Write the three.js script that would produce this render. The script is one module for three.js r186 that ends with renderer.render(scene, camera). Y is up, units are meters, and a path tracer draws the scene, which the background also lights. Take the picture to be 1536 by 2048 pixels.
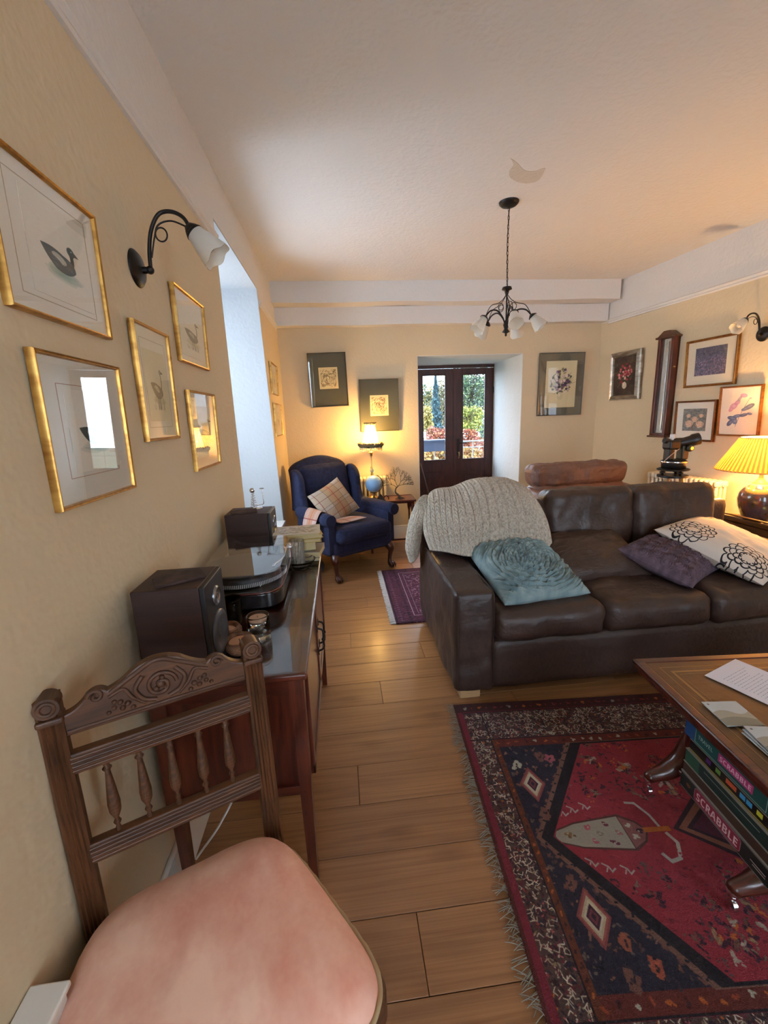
import * as THREE from 'three';
import { RoundedBoxGeometry } from 'three/addons/geometries/RoundedBoxGeometry.js';
import { mergeGeometries, mergeVertices, toCreasedNormals } from 'three/addons/utils/BufferGeometryUtils.js';
import { ImprovedNoise } from 'three/addons/math/ImprovedNoise.js';
import { RectAreaLightUniformsLib } from 'three/addons/lights/RectAreaLightUniformsLib.js';

// ---------------------------------------------------------------- camera, sky, exposure
RectAreaLightUniformsLib.init();
const scene = new THREE.Scene();
const EYE = 1.45, FOCAL = 850;                       // metres above the floor; focal length in pixels of the 1536 x 2048 frame
const camera = new THREE.PerspectiveCamera(2 * Math.atan(1024 / FOCAL) * 180 / Math.PI, 1536 / 2048, 0.05, 200);
camera.position.set(0, EYE, 0);
camera.rotation.set(-12.59 * Math.PI / 180, -5.536 * Math.PI / 180, -2.168 * Math.PI / 180, 'YXZ');
camera.updateMatrixWorld(true);
scene.add(camera);
const renderer = new THREE.WebGLRenderer({ antialias: true });
renderer.toneMapping = THREE.LinearToneMapping;
renderer.toneMappingExposure = 1.23;
renderer.shadowMap.enabled = true;
renderer.shadowMap.type = THREE.PCFSoftShadowMap;
scene.background = new THREE.Color().setRGB(0.70, 0.85, 1.04);   // even overcast sky
scene.backgroundIntensity = 12.0;

// ---------------------------------------------------------------- helpers
const V = (x, y, z) => new THREE.Vector3(x, y, z);
const PI = Math.PI;
function rayOf(px, py) { return V(px - 768, -(py - 1024), -FOCAL).applyQuaternion(camera.quaternion).normalize(); }
const EYEP = V(0, EYE, 0);
function onX(px, py, x) { const d = rayOf(px, py); return EYEP.clone().addScaledVector(d, x / d.x); }
function onY(px, py, y) { const d = rayOf(px, py); return EYEP.clone().addScaledVector(d, (y - EYE) / d.y); }
function onZ(px, py, z) { const d = rayOf(px, py); return EYEP.clone().addScaledVector(d, z / d.z); }
function rng(seed) { let s = seed >>> 0; return () => { s = (s + 0x6d2b79f5) | 0; let t = Math.imul(s ^ (s >>> 15), 1 | s); t = (t + Math.imul(t ^ (t >>> 7), 61 | t)) ^ t; return ((t ^ (t >>> 14)) >>> 0) / 4294967296; }; }
const clamp = (x, a, b) => Math.min(b, Math.max(a, x));
const mix = (a, b, t) => a + (b - a) * t;
const smooth = (a, b, x) => { const t = clamp((x - a) / (b - a), 0, 1); return t * t * (3 - 2 * t); };
const perlin = new ImprovedNoise();
const noise = (x, y, z = 0) => perlin.noise(x, y, z);
const fbm3 = (x, y, z, o = 3) => { let s = 0, a = 1; for (let i = 0; i < o; i++) { s += a * perlin.noise(x, y, z); x *= 2.03; y *= 2.03; z *= 2.03; a *= 0.5; } return s; };
// periodic value noise for tiling textures
const HT = (() => { const r = rng(77), a = new Float32Array(65536); for (let i = 0; i < 65536; i++) a[i] = r(); return a; })();
function pn(x, y, px, py, seed) {
  const xi = Math.floor(x), yi = Math.floor(y); let fx = x - xi, fy = y - yi; fx = fx * fx * (3 - 2 * fx); fy = fy * fy * (3 - 2 * fy);
  const x0 = ((xi % px) + px) % px, x1 = (x0 + 1) % px, y0 = ((yi % py) + py) % py, y1 = (y0 + 1) % py;
  const h = (a, b) => HT[(a * 197 + b * 5923 + seed * 7919 + ((a * b * 31) | 0)) & 65535];
  return mix(mix(h(x0, y0), h(x1, y0), fx), mix(h(x0, y1), h(x1, y1), fx), fy);
}
function pfbm(u, v, px, py, seed, o = 4) { let s = 0, a = 0.5, n = 0; for (let i = 0; i < o; i++) { s += a * pn(u * px, v * py, px, py, seed + i); n += a; a *= 0.5; px *= 2; py *= 2; } return s / n; }

const s2l = (c) => (c <= 0.04045 ? c / 12.92 : Math.pow((c + 0.055) / 1.055, 2.4));
function hexRGB(h) { return [(h >> 16) & 255, (h >> 8) & 255, h & 255]; }
function pixelTex(w, h, fn, { srgb = true, rx = 1, ry = 1 } = {}) {   // fn(u, v) -> [r, g, b] 0..255
  const d = new Uint8Array(w * h * 4);
  for (let j = 0; j < h; j++) for (let i = 0; i < w; i++) {
    const c = fn((i + 0.5) / w, (j + 0.5) / h, i, j), k = (j * w + i) * 4;
    if (typeof c === 'number') { d[k] = d[k + 1] = d[k + 2] = clamp(c, 0, 255); } else { d[k] = clamp(c[0], 0, 255); d[k + 1] = clamp(c[1], 0, 255); d[k + 2] = clamp(c[2], 0, 255); }
    d[k + 3] = 255;
  }
  const t = new THREE.DataTexture(d, w, h, THREE.RGBAFormat);
  t.magFilter = THREE.LinearFilter; t.minFilter = THREE.LinearMipmapLinearFilter; t.generateMipmaps = true;
  t.wrapS = t.wrapT = THREE.RepeatWrapping; t.repeat.set(rx, ry);
  if (srgb) t.colorSpace = THREE.SRGBColorSpace;
  t.needsUpdate = true; return t;
}
function canvasTex(w, h, draw, { rx = 1, ry = 1 } = {}) {
  const c = document.createElement('canvas'); c.width = w; c.height = h;
  const g = c.getContext('2d'); draw(g, w, h);
  const t = new THREE.CanvasTexture(c); t.colorSpace = THREE.SRGBColorSpace; t.wrapS = t.wrapT = THREE.RepeatWrapping; t.repeat.set(rx, ry);
  t.magFilter = THREE.LinearFilter; return t;
}
const lerp3 = (a, b, t) => [mix(a[0], b[0], t), mix(a[1], b[1], t), mix(a[2], b[2], t)];
// wood: u runs along the grain; one repeat is 1 m long and 0.5 m wide when uv are in metres
function woodTex(light, dark, seed, { rings = 9, fine = 120, contrast = 1, size = 512 } = {}) {
  const L = hexRGB(light), D = hexRGB(dark);
  return pixelTex(size, size, (u, v) => {
    const warp = pfbm(u, v, 3, 5, seed, 3);
    const ring = 0.5 + 0.5 * Math.sin((v * rings + warp * 3.2) * 2 * PI);
    const fib = pfbm(u, v, 4, fine, seed + 9, 3);
    const blot = pfbm(u, v, 4, 4, seed + 20, 3);
    const pore = pn(u * 24, v * 200, 24, 200, seed + 30) > 0.86 ? 0.22 : 0;
    const t = clamp((0.32 * ring + 0.5 * fib + 0.35 * blot - 0.15 + pore - 0.4) * contrast + 0.4, 0, 1);
    return lerp3(L, D, t);
  }, { rx: 1, ry: 2 });
}
function grainBump(seed, px, py) { return pixelTex(256, 256, (u, v) => 255 * pfbm(u, v, px, py, seed, 4), { srgb: false }); }

// ---- geometry helpers
function attrsOnly(g) { for (const k of Object.keys(g.attributes)) if (!['position', 'normal', 'uv'].includes(k)) g.deleteAttribute(k); return g; }
function join(list) {
  const l = list.map((g) => { let q = g.index ? g.toNonIndexed() : g; attrsOnly(q); if (!q.attributes.uv) q.setAttribute('uv', new THREE.BufferAttribute(new Float32Array(q.attributes.position.count * 2), 2)); if (!q.attributes.normal) q.computeVertexNormals(); return q; });
  return l.length === 1 ? l[0] : mergeGeometries(l, false);
}
function at(g, x = 0, y = 0, z = 0, rx = 0, ry = 0, rz = 0, order = 'XYZ') { g.applyMatrix4(new THREE.Matrix4().compose(V(x, y, z), new THREE.Quaternion().setFromEuler(new THREE.Euler(rx, ry, rz, order)), V(1, 1, 1))); return g; }
function metreUV(g, grain = 'x', s = 1, ou = 0, ov = 0) {      // uv in metres; u runs along the grain axis
  if (g.index) g = g.toNonIndexed();
  const p = g.attributes.position, n = g.attributes.normal, uv = new Float32Array(p.count * 2);
  const ax = { x: 0, y: 1, z: 2 }[grain], P = [0, 0, 0], N = [0, 0, 0];
  for (let i = 0; i < p.count; i += 3) {
    const f = [0, 0, 0];
    for (let k = 0; k < 3; k++) { f[0] += n.getX(i + k); f[1] += n.getY(i + k); f[2] += n.getZ(i + k); }
    const a = f.map(Math.abs); let d = 0; if (a[1] > a[d]) d = 1; if (a[2] > a[d]) d = 2;
    let U = ax, W; if (d === ax) { U = (ax + 1) % 3; W = (ax + 2) % 3; } else W = 3 - d - ax;
    for (let k = 0; k < 3; k++) { P[0] = p.getX(i + k); P[1] = p.getY(i + k); P[2] = p.getZ(i + k); uv[(i + k) * 2] = P[U] * s + ou; uv[(i + k) * 2 + 1] = P[W] * s + ov; }
  }
  g.setAttribute('uv', new THREE.BufferAttribute(uv, 2)); return g;
}
function box(w, h, d, x = 0, y = 0, z = 0, r = 0, seg = 2) { const g = r > 0 ? new RoundedBoxGeometry(w, h, d, seg, Math.min(r, w / 2 - 1e-5, h / 2 - 1e-5, d / 2 - 1e-5)) : new THREE.BoxGeometry(w, h, d); g.translate(x, y, z); return g; }
function spanBox(a, b, r = 0) { return box(b[0] - a[0], b[1] - a[1], b[2] - a[2], (a[0] + b[0]) / 2, (a[1] + b[1]) / 2, (a[2] + b[2]) / 2, r); }
function tube(pts, r, seg = 0, rad = 8, closed = false) {
  const c = new THREE.CatmullRomCurve3(pts.map((p) => (p.isVector3 ? p : V(...p))), closed, 'centripetal');
  return new THREE.TubeGeometry(c, seg || Math.max(6, pts.length * 6), r, rad, closed);
}
function taperTube(pts, radii, seg = 40, rad = 10) {           // tube with changing radius and closed ends
  const c = new THREE.CatmullRomCurve3(pts.map((p) => (p.isVector3 ? p : V(...p))), false, 'centripetal');
  const g = new THREE.TubeGeometry(c, seg, 1, rad, false), p = g.attributes.position, q = V(0, 0, 0);
  for (let i = 0; i <= seg; i++) {
    const t = i / seg, ctr = c.getPointAt(t), k = t * (radii.length - 1), a = Math.min(radii.length - 2, Math.floor(k)), R = mix(radii[a], radii[a + 1], smooth(0, 1, k - a));
    for (let j = 0; j <= rad; j++) { const n = i * (rad + 1) + j; q.fromBufferAttribute(p, n).sub(ctr).multiplyScalar(R).add(ctr); p.setXYZ(n, q.x, q.y, q.z); }
  }
  g.computeVertexNormals();
  const e0 = new THREE.SphereGeometry(radii[0], rad, 6).translate(...c.getPointAt(0).toArray()), e1 = new THREE.SphereGeometry(radii[radii.length - 1], rad, 6).translate(...c.getPointAt(1).toArray());
  return join([g, e0, e1]);
}
function lathe(profile, seg = 24) { return new THREE.LatheGeometry(profile.map(([r, y]) => new THREE.Vector2(Math.max(r, 0.0001), y)), seg); }
function cyl(r0, r1, h, x = 0, y = 0, z = 0, seg = 20) { return new THREE.CylinderGeometry(r1, r0, h, seg).translate(x, y + h / 2, z); }
function shapeOf(pts) { const s = new THREE.Shape(); pts.forEach(([x, y], i) => (i ? s.lineTo(x, y) : s.moveTo(x, y))); s.closePath(); return s; }
function extrude(shape, depth, bevel = 0, seg = 2, curve = 10) { return new THREE.ExtrudeGeometry(shape, { depth: depth - 2 * bevel, bevelEnabled: bevel > 0, bevelThickness: bevel, bevelSize: bevel, bevelOffset: -bevel, bevelSegments: seg, curveSegments: curve }).translate(0, 0, bevel); }
// upholstered block: rounded box whose faces swell, with creases
function puff(w, h, d, r, { bulge = 0.02, wr = 0.004, f = 9, seed = 1, n = 22 } = {}) {
  const g0 = new THREE.BoxGeometry(w, h, d, Math.max(6, Math.round(n * w / Math.max(w, h, d))), Math.max(6, Math.round(n * h / Math.max(w, h, d))), Math.max(6, Math.round(n * d / Math.max(w, h, d))));
  const p = g0.attributes.position, H = [w / 2, h / 2, d / 2];
  for (let i = 0; i < p.count; i++) {
    const P = [p.getX(i), p.getY(i), p.getZ(i)], q = P.map((v, k) => clamp(v, -H[k] + r, H[k] - r)), D = P.map((v, k) => v - q[k]);
    const l = Math.hypot(...D) || 1, o = q.map((v, k) => v + D[k] / l * r);
    const e = P.map((v, k) => Math.cos(clamp(v / H[k], -1, 1) * PI / 2));
    for (let k = 0; k < 3; k++) { const b = e[(k + 1) % 3] * e[(k + 2) % 3]; o[k] += Math.sign(D[k]) * (Math.abs(D[k]) > 1e-6 ? Math.abs(D[k]) / l : 0) * bulge * Math.sqrt(Math.max(0, b)) * (H[k] === Math.min(...H) ? 1 : 0.5); }
    const nn = fbm3(o[0] * f + seed, o[1] * f, o[2] * f, 3) * wr;
    p.setXYZ(i, o[0] + D[0] / l * nn, o[1] + D[1] / l * nn, o[2] + D[2] / l * nn);
  }
  g0.deleteAttribute('normal'); const uvless = g0.clone(); uvless.deleteAttribute('uv');
  const g = mergeVertices(uvless, 1e-4); g.computeVertexNormals(); return metreUV(g);
}
// scatter cushion lying in x-y, thickness along z; top(u, v) adds relief to the +z face
function pillow(w, h, t, { n = 40, pinch = 0.06, pow = 0.55, relief = null, wr = 0.004, seed = 1 } = {}) {
  const pos = [], uv = [], idx = [];
  for (const s of [1, -1]) {
    const b = pos.length / 3;
    for (let j = 0; j <= n; j++) for (let i = 0; i <= n; i++) {
      const u = i / n * 2 - 1, v = j / n * 2 - 1;
      const x = u * w / 2 * (1 - pinch * (1 - v * v) * Math.abs(u)), y = v * h / 2 * (1 - pinch * (1 - u * u) * Math.abs(v));
      let z = t / 2 * Math.pow(Math.max(0, (1 - u * u) * (1 - v * v)), pow);
      const edge = Math.min(1, 6 * (1 - Math.max(Math.abs(u), Math.abs(v))));
      z += edge * fbm3(x * 11 + seed, y * 11, s * 3 + seed, 3) * wr;
      if (relief && s > 0) z += edge * relief(x, y, u, v);
      pos.push(x, y, s * z); uv.push((u + 1) / 2, (v + 1) / 2);
    }
    for (let j = 0; j < n; j++) for (let i = 0; i < n; i++) { const a = b + j * (n + 1) + i, c = a + 1, d = a + n + 1, e = d + 1; if (s > 0) idx.push(a, c, e, a, e, d); else idx.push(a, e, c, a, d, e); }
  }
  const g = new THREE.BufferGeometry(); g.setAttribute('position', new THREE.Float32BufferAttribute(pos, 3)); g.setAttribute('uv', new THREE.Float32BufferAttribute(uv, 2)); g.setIndex(idx); g.computeVertexNormals(); return g;
}
// a draped sheet of cloth with thickness; grid[i][j] are Vector3 control points
function drape(grid, nu, nv, thick, bump = null) {
  const rows = grid.map((c) => new THREE.CatmullRomCurve3(c, false, 'centripetal'));
  const top = [], N = [];
  for (let i = 0; i <= nu; i++) { top[i] = []; for (let j = 0; j <= nv; j++) top[i][j] = null; }
  for (let j = 0; j <= nv; j++) { const c = new THREE.CatmullRomCurve3(rows.map((r) => r.getPoint(j / nv)), false, 'centripetal'); for (let i = 0; i <= nu; i++) top[i][j] = c.getPoint(i / nu); }
  for (let i = 0; i <= nu; i++) { N[i] = []; for (let j = 0; j <= nv; j++) { const du = top[Math.min(nu, i + 1)][j].clone().sub(top[Math.max(0, i - 1)][j]), dv = top[i][Math.min(nv, j + 1)].clone().sub(top[i][Math.max(0, j - 1)]); N[i][j] = dv.cross(du).normalize(); } }
  const pos = [], uv = [], idx = [], W = nv + 1, C = (nu + 1) * (nv + 1);
  for (const s of [1, 0]) for (let i = 0; i <= nu; i++) for (let j = 0; j <= nv; j++) { const e = Math.min(1, 5 * Math.min(i / nu, 1 - i / nu, j / nv, 1 - j / nv) + 0.35); const k = s ? thick * e + (bump ? bump(i / nu, j / nv) : 0) * e : 0; const p = top[i][j]; pos.push(p.x + N[i][j].x * k, p.y + N[i][j].y * k, p.z + N[i][j].z * k); uv.push(i / nu, j / nv); }
  const q = (a, b, c, d) => idx.push(a, b, c, a, c, d);
  for (let i = 0; i < nu; i++) for (let j = 0; j < nv; j++) { const a = i * W + j; q(a, a + 1, a + W + 1, a + W); const b = a + C; q(b, b + W, b + W + 1, b + 1); }
  for (let i = 0; i < nu; i++) { const a = i * W, b = a + W; q(a, b, b + C, a + C); const c = a + nv, d = b + nv; q(c, c + C, d + C, d); }
  for (let j = 0; j < nv; j++) { const a = j, b = j + 1; q(a, a + C, b + C, b); const c = nu * W + j, d = c + 1; q(c, d, d + C, c + C); }
  const g = new THREE.BufferGeometry(); g.setAttribute('position', new THREE.Float32BufferAttribute(pos, 3)); g.setAttribute('uv', new THREE.Float32BufferAttribute(uv, 2)); g.setIndex(idx); g.computeVertexNormals(); return g;
}

// ---- scene graph helpers
const used = new Map();
function numbered(name) { const n = used.get(name) ?? 0; used.set(name, n + 1); return n ? name + '_' + String(n).padStart(3, '0') : name; }
function mesh(name, geo, mat, parent, label) {
  const m = new THREE.Mesh(Array.isArray(geo) ? join(geo) : geo, mat); m.name = name; m.castShadow = m.receiveShadow = true;
  if (label) m.userData.label = label;
  if (parent) parent.add(m); return m;
}
function thing(name, label, category, pos = [0, 0, 0], turn = 0, group) {
  const o = new THREE.Group(); o.name = numbered(name); scene.add(o); o.position.set(...(pos.isVector3 ? pos.toArray() : pos)); o.rotation.y = turn;
  o.userData = { label, category }; if (group) o.userData.group = group; return o;
}
function solo(name, label, category, geo, mat, pos, group) { const m = mesh(numbered(name), geo, mat, scene); m.userData = { label, category }; if (group) m.userData.group = group; if (pos) m.position.set(...(pos.isVector3 ? pos.toArray() : pos)); return m; }
function struct(name, geo, mat, parent) { const m = mesh(name, geo, mat, parent ?? scene); if (!parent) { m.name = numbered(name); m.userData.kind = 'structure'; } return m; }
function structGroup(name) { const o = new THREE.Group(); o.name = numbered(name); o.userData.kind = 'structure'; scene.add(o); return o; }

// ---------------------------------------------------------------- materials
const std = (o) => new THREE.MeshStandardMaterial(o), phys = (o) => new THREE.MeshPhysicalMaterial(o);
const lin = (r, g, b) => new THREE.Color().setRGB(r, g, b);
const plasterBump = pixelTex(512, 512, (u, v) => 255 * (0.6 * pfbm(u, v, 5, 5, 3, 4) + 0.4 * pfbm(u, v, 60, 60, 8, 2)), { srgb: false });
const roughPlasterBump = pixelTex(512, 512, (u, v) => 255 * (0.7 * pfbm(u, v, 9, 9, 13, 5) + 0.3 * pfbm(u, v, 80, 80, 18, 2)), { srgb: false });
const M = {};
M.wall = std({ color: lin(0.625, 0.505, 0.33), roughness: 0.9, bumpMap: plasterBump, bumpScale: 0.004 });
M.white = std({ color: lin(0.67, 0.63, 0.585), roughness: 0.9, bumpMap: plasterBump, bumpScale: 0.005 });
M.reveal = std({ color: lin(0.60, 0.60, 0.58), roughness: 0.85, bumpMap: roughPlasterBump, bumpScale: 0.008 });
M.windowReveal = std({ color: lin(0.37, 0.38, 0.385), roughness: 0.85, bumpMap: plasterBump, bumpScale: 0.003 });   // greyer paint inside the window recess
M.gloss = std({ color: lin(0.76, 0.74, 0.68), roughness: 0.4 });
M.glass = phys({ color: 0xffffff, transmission: 1, thickness: 0, roughness: 0.0, ior: 1.5 });
M.solidGlass = phys({ color: 0xffffff, transmission: 1, thickness: 0.006, roughness: 0.02, ior: 1.5, attenuationColor: lin(0.85, 0.9, 0.88), attenuationDistance: 0.2 });
const mahogany = woodTex(0x6a2c18, 0x2c0d08, 41, { rings: 7 });
const oakDark = woodTex(0x6c4224, 0x29160b, 51, { rings: 11, fine: 160 });
const doorWood = woodTex(0x54241a, 0x2c100c, 61, { rings: 5 });
M.mahogany = phys({ map: mahogany, roughness: 0.32, clearcoat: 0.5, clearcoatRoughness: 0.15 });
M.oakDark = phys({ map: oakDark, roughness: 0.5, clearcoat: 0.12, clearcoatRoughness: 0.3, bumpMap: grainBump(53, 6, 60), bumpScale: 0.0006 });
M.doorWood = std({ map: doorWood, roughness: 0.45 });
M.blackIron = std({ color: lin(0.018, 0.015, 0.014), roughness: 0.42, metalness: 0.6 });
M.black = std({ color: lin(0.012, 0.011, 0.012), roughness: 0.4 });
M.brass = std({ color: lin(0.72, 0.50, 0.20), metalness: 1, roughness: 0.3 });
M.chrome = std({ color: lin(0.75, 0.75, 0.76), metalness: 1, roughness: 0.18 });
const goldTex = pixelTex(256, 256, (u, v) => { const n = pfbm(u, v, 30, 8, 71, 4); return lerp3([206, 160, 84], [140, 94, 40], n * n * 1.4); });
M.gold = std({ map: goldTex, metalness: 0.85, roughness: 0.36 });

// ---------------------------------------------------------------- the room
const LX = -0.59, FZ = -4.917, RX = 3.057, NZ = 1.6, CY = 2.78, RAIL = 2.395, TH = 0.75, DOORZ = -5.87, RA = 0.115, RPHI = Math.atan(RA), RXAT = (z) => RX + RA * (z - FZ);     // the lamp wall runs outwards at an angle
function onR(px, py, off = 0) { const d = rayOf(px, py), n = V(-Math.cos(RPHI), 0, Math.sin(RPHI)), p0 = V(RX, 0, FZ).addScaledVector(n, off); return EYEP.clone().addScaledVector(d, p0.clone().sub(EYEP).dot(n) / d.dot(n)); }
const XN = RXAT(NZ + 0.4);
// window in the long wall: opening with a leaning far side
const WZ0 = -2.58, WZ1 = (y) => mix(-4.13, -3.81, (y - 0.48) / 2.02), WY0 = 0.48, WY1 = 2.5;
function wallPlate(pts, depth) { return extrude(shapeOf(pts), depth); }
{
  const wl = structGroup('wall_left');
  const lower = at(wallPlate([[NZ, 0], [NZ, RAIL], [WZ0, RAIL], [WZ0, WY0], [WZ1(WY0), WY0], [WZ1(RAIL), RAIL], [FZ, RAIL], [FZ, 0]], TH), LX, 0, 0, 0, -PI / 2);
  const upper = at(wallPlate([[NZ, RAIL], [NZ, CY], [FZ, CY], [FZ, RAIL], [WZ1(RAIL), RAIL], [WZ1(WY1), WY1], [WZ0, WY1], [WZ0, RAIL]], TH), LX, 0, 0, 0, -PI / 2);
  mesh('wall_face', metreUV(lower, 'z'), M.wall, wl); mesh('upper_band', metreUV(upper, 'z'), M.white, wl);
}
const AX0 = 0.911, AX1 = 2.136, AY = 2.10;
{
  const wf = structGroup('wall_far');
  const face = at(wallPlate([[LX - TH, 0], [AX0, 0], [AX0, AY], [AX1, AY], [AX1, 0], [RX + 0.3, 0], [RX + 0.3, 2.42], [LX - TH, 2.42]], -FZ + 0 > 0 ? -DOORZ + FZ + 0.12 : 1), 0, 0, DOORZ - 0.12);
  mesh('wall_face', metreUV(face, 'x'), M.wall, wf);
  mesh('upper_band', metreUV(spanBox([LX - TH, 2.42, DOORZ - 0.12], [RX + 0.3, CY, FZ]), 'x'), M.white, wf);
  // plastered recess of the door
  mesh('reveal', metreUV(spanBox([AX1 - 0.006, 0, DOORZ + 0.06], [AX1 + 0.004, AY, FZ - 0.002]), 'y'), M.reveal, wf);
  mesh('reveal', metreUV(spanBox([AX0 - 0.004, 0, DOORZ + 0.06], [AX0 + 0.006, AY, FZ - 0.002]), 'y'), M.reveal, wf);
  mesh('soffit', metreUV(spanBox([AX0, AY - 0.006, DOORZ + 0.06], [AX1, AY + 0.004, FZ - 0.002]), 'x'), M.reveal, wf);
}
{
  const wr = structGroup('wall_right');
  const plate = (y0, y1) => { const g = extrude(shapeOf([[RX, -FZ], [XN, -(NZ + 0.4)], [XN + 0.3, -(NZ + 0.4)], [XN + 0.3, -FZ]]), y1 - y0); return at(g, 0, y0, 0, -PI / 2); };
  mesh('wall_face', metreUV(plate(0, RAIL), 'z'), M.wall, wr);
  mesh('upper_band', metreUV(plate(RAIL, CY), 'z'), M.white, wr);
}
const BWS = [{ x0: 1.62, x1: 2.55, y0: 0.20, y1: 2.5 }, { x0: -0.5, x1: 0.22, y0: 0.45, y1: 2.35 }];   // windows behind the camera
struct('wall_near', metreUV(at((() => { const s = shapeOf([[LX - TH, 0], [XN + 0.3, 0], [XN + 0.3, CY], [LX - TH, CY]]); for (const BW of BWS) s.holes.push(new THREE.Path([[BW.x0, BW.y0], [BW.x1, BW.y0], [BW.x1, BW.y1], [BW.x0, BW.y1]].map((p) => new THREE.Vector2(...p)))); return extrude(s, 0.4); })(), 0, 0, NZ), 'x'), M.wall);
{
  const ce = structGroup('ceiling');
  mesh('ceiling_face', metreUV(spanBox([LX - TH, CY, DOORZ - 0.12], [XN + 0.3, CY + 0.2, NZ + 0.4]), 'x'), M.white, ce);
  // patch of bare plaster where the paint has flaked off
  const c = onY(1055, 338, CY), k = [[-34, -22], [-20, -12], [-6, 2], [14, 4], [34, -2], [33, 6], [22, 22], [4, 28], [-18, 26], [-35, 16], [-36, 4], [-28, -8]];
  const pts = k.map(([a, b]) => { const p = onY(1055 + a, 338 + b, CY); return [p.x - c.x, -(p.z - c.z)]; });
  const sh = new THREE.Shape(); const cv = new THREE.SplineCurve([...pts, pts[0]].map((p) => new THREE.Vector2(...p))); sh.setFromPoints(cv.getPoints(60));
  const g = extrude(sh, 0.0016); at(g, c.x, CY - 0.0014, c.z, -PI / 2);
  mesh('bare_plaster_patch', metreUV(g, 'x'), std({ color: lin(0.56, 0.49, 0.40), roughness: 0.95, bumpMap: roughPlasterBump, bumpScale: 0.01 }), ce, 'beige patch of bare plaster where paint has flaked');
}
// beams and picture rails
function wavyBeam(a, b, amp, seed) { const g = new THREE.BoxGeometry(b[0] - a[0], b[1] - a[1], b[2] - a[2], 40, 2, 2).translate((a[0] + b[0]) / 2, (a[1] + b[1]) / 2, (a[2] + b[2]) / 2); const p = g.attributes.position; for (let i = 0; i < p.count; i++) { const n = noise(p.getX(i) * 1.7 + seed, 0.3, seed); if (p.getY(i) < b[1] - 0.01) p.setY(i, p.getY(i) + amp * n); if (p.getZ(i) > a[2] + 0.01) p.setZ(i, p.getZ(i) + amp * noise(p.getX(i) * 1.3, p.getY(i), seed + 5)); } g.computeVertexNormals(); return metreUV(g); }
struct('trim_1', wavyBeam([LX, 2.585, FZ], [RX, CY, -4.617], 0.012, 3.1), M.white);
struct('trim_2', wavyBeam([LX, 2.405, FZ], [RX, 2.585, -4.80], 0.008, 7.1), M.white);
const railProfile = (s) => shapeOf([[0, 0], [0.012, 0.002], [0.016, 0.012], [0.012, 0.022], [0.020, 0.030], [0.022, 0.040], [0.014, 0.046], [0, 0.048]].map(([x, y]) => [x * s, y]));
function railAlongZ(x, s, z0, z1) { const g = extrude(railProfile(1), z1 - z0); if (s < 0) { at(g, 0, 0, 0, 0, PI, 0); g.translate(0, 0, z1); } else g.translate(0, 0, z0); return g.translate(x, RAIL - 0.024, 0); }
struct('trim_3', join([railAlongZ(LX, 1, WZ0 + 0.01, NZ), railAlongZ(LX, 1, FZ + 0.117, WZ1(RAIL) - 0.02)]), M.white);
struct('trim_4', at(railAlongZ(0, -1, 0.117, NZ - FZ), RX, 0, FZ, 0, RPHI), M.white);
// skirting boards
function skirtX(x0, x1, z) { return join([spanBox([x0, 0.0, z], [x1, 0.15, z + 0.016], 0), spanBox([x0, 0.15, z], [x1, 0.172, z + 0.011], 0.004)]); }
function skirtZ(z0, z1, x, s) { const a = Math.min(x, x + s * 0.016), b = Math.max(x, x + s * 0.016), c = Math.min(x, x + s * 0.011), d = Math.max(x, x + s * 0.011); return join([spanBox([a, 0, z0], [b, 0.15, z1], 0), spanBox([c, 0.15, z0], [d, 0.172, z1], 0.004)]); }
struct('baseboard_far', join([skirtX(LX, AX0, FZ), skirtX(AX1, RX, FZ)]), M.gloss);
struct('baseboard_left', skirtZ(FZ + 0.02, NZ, LX, 1), M.gloss);
struct('baseboard_right', at(skirtZ(0.02, NZ - FZ, 0, -1), RX, 0, FZ, 0, RPHI), M.gloss);

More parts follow.
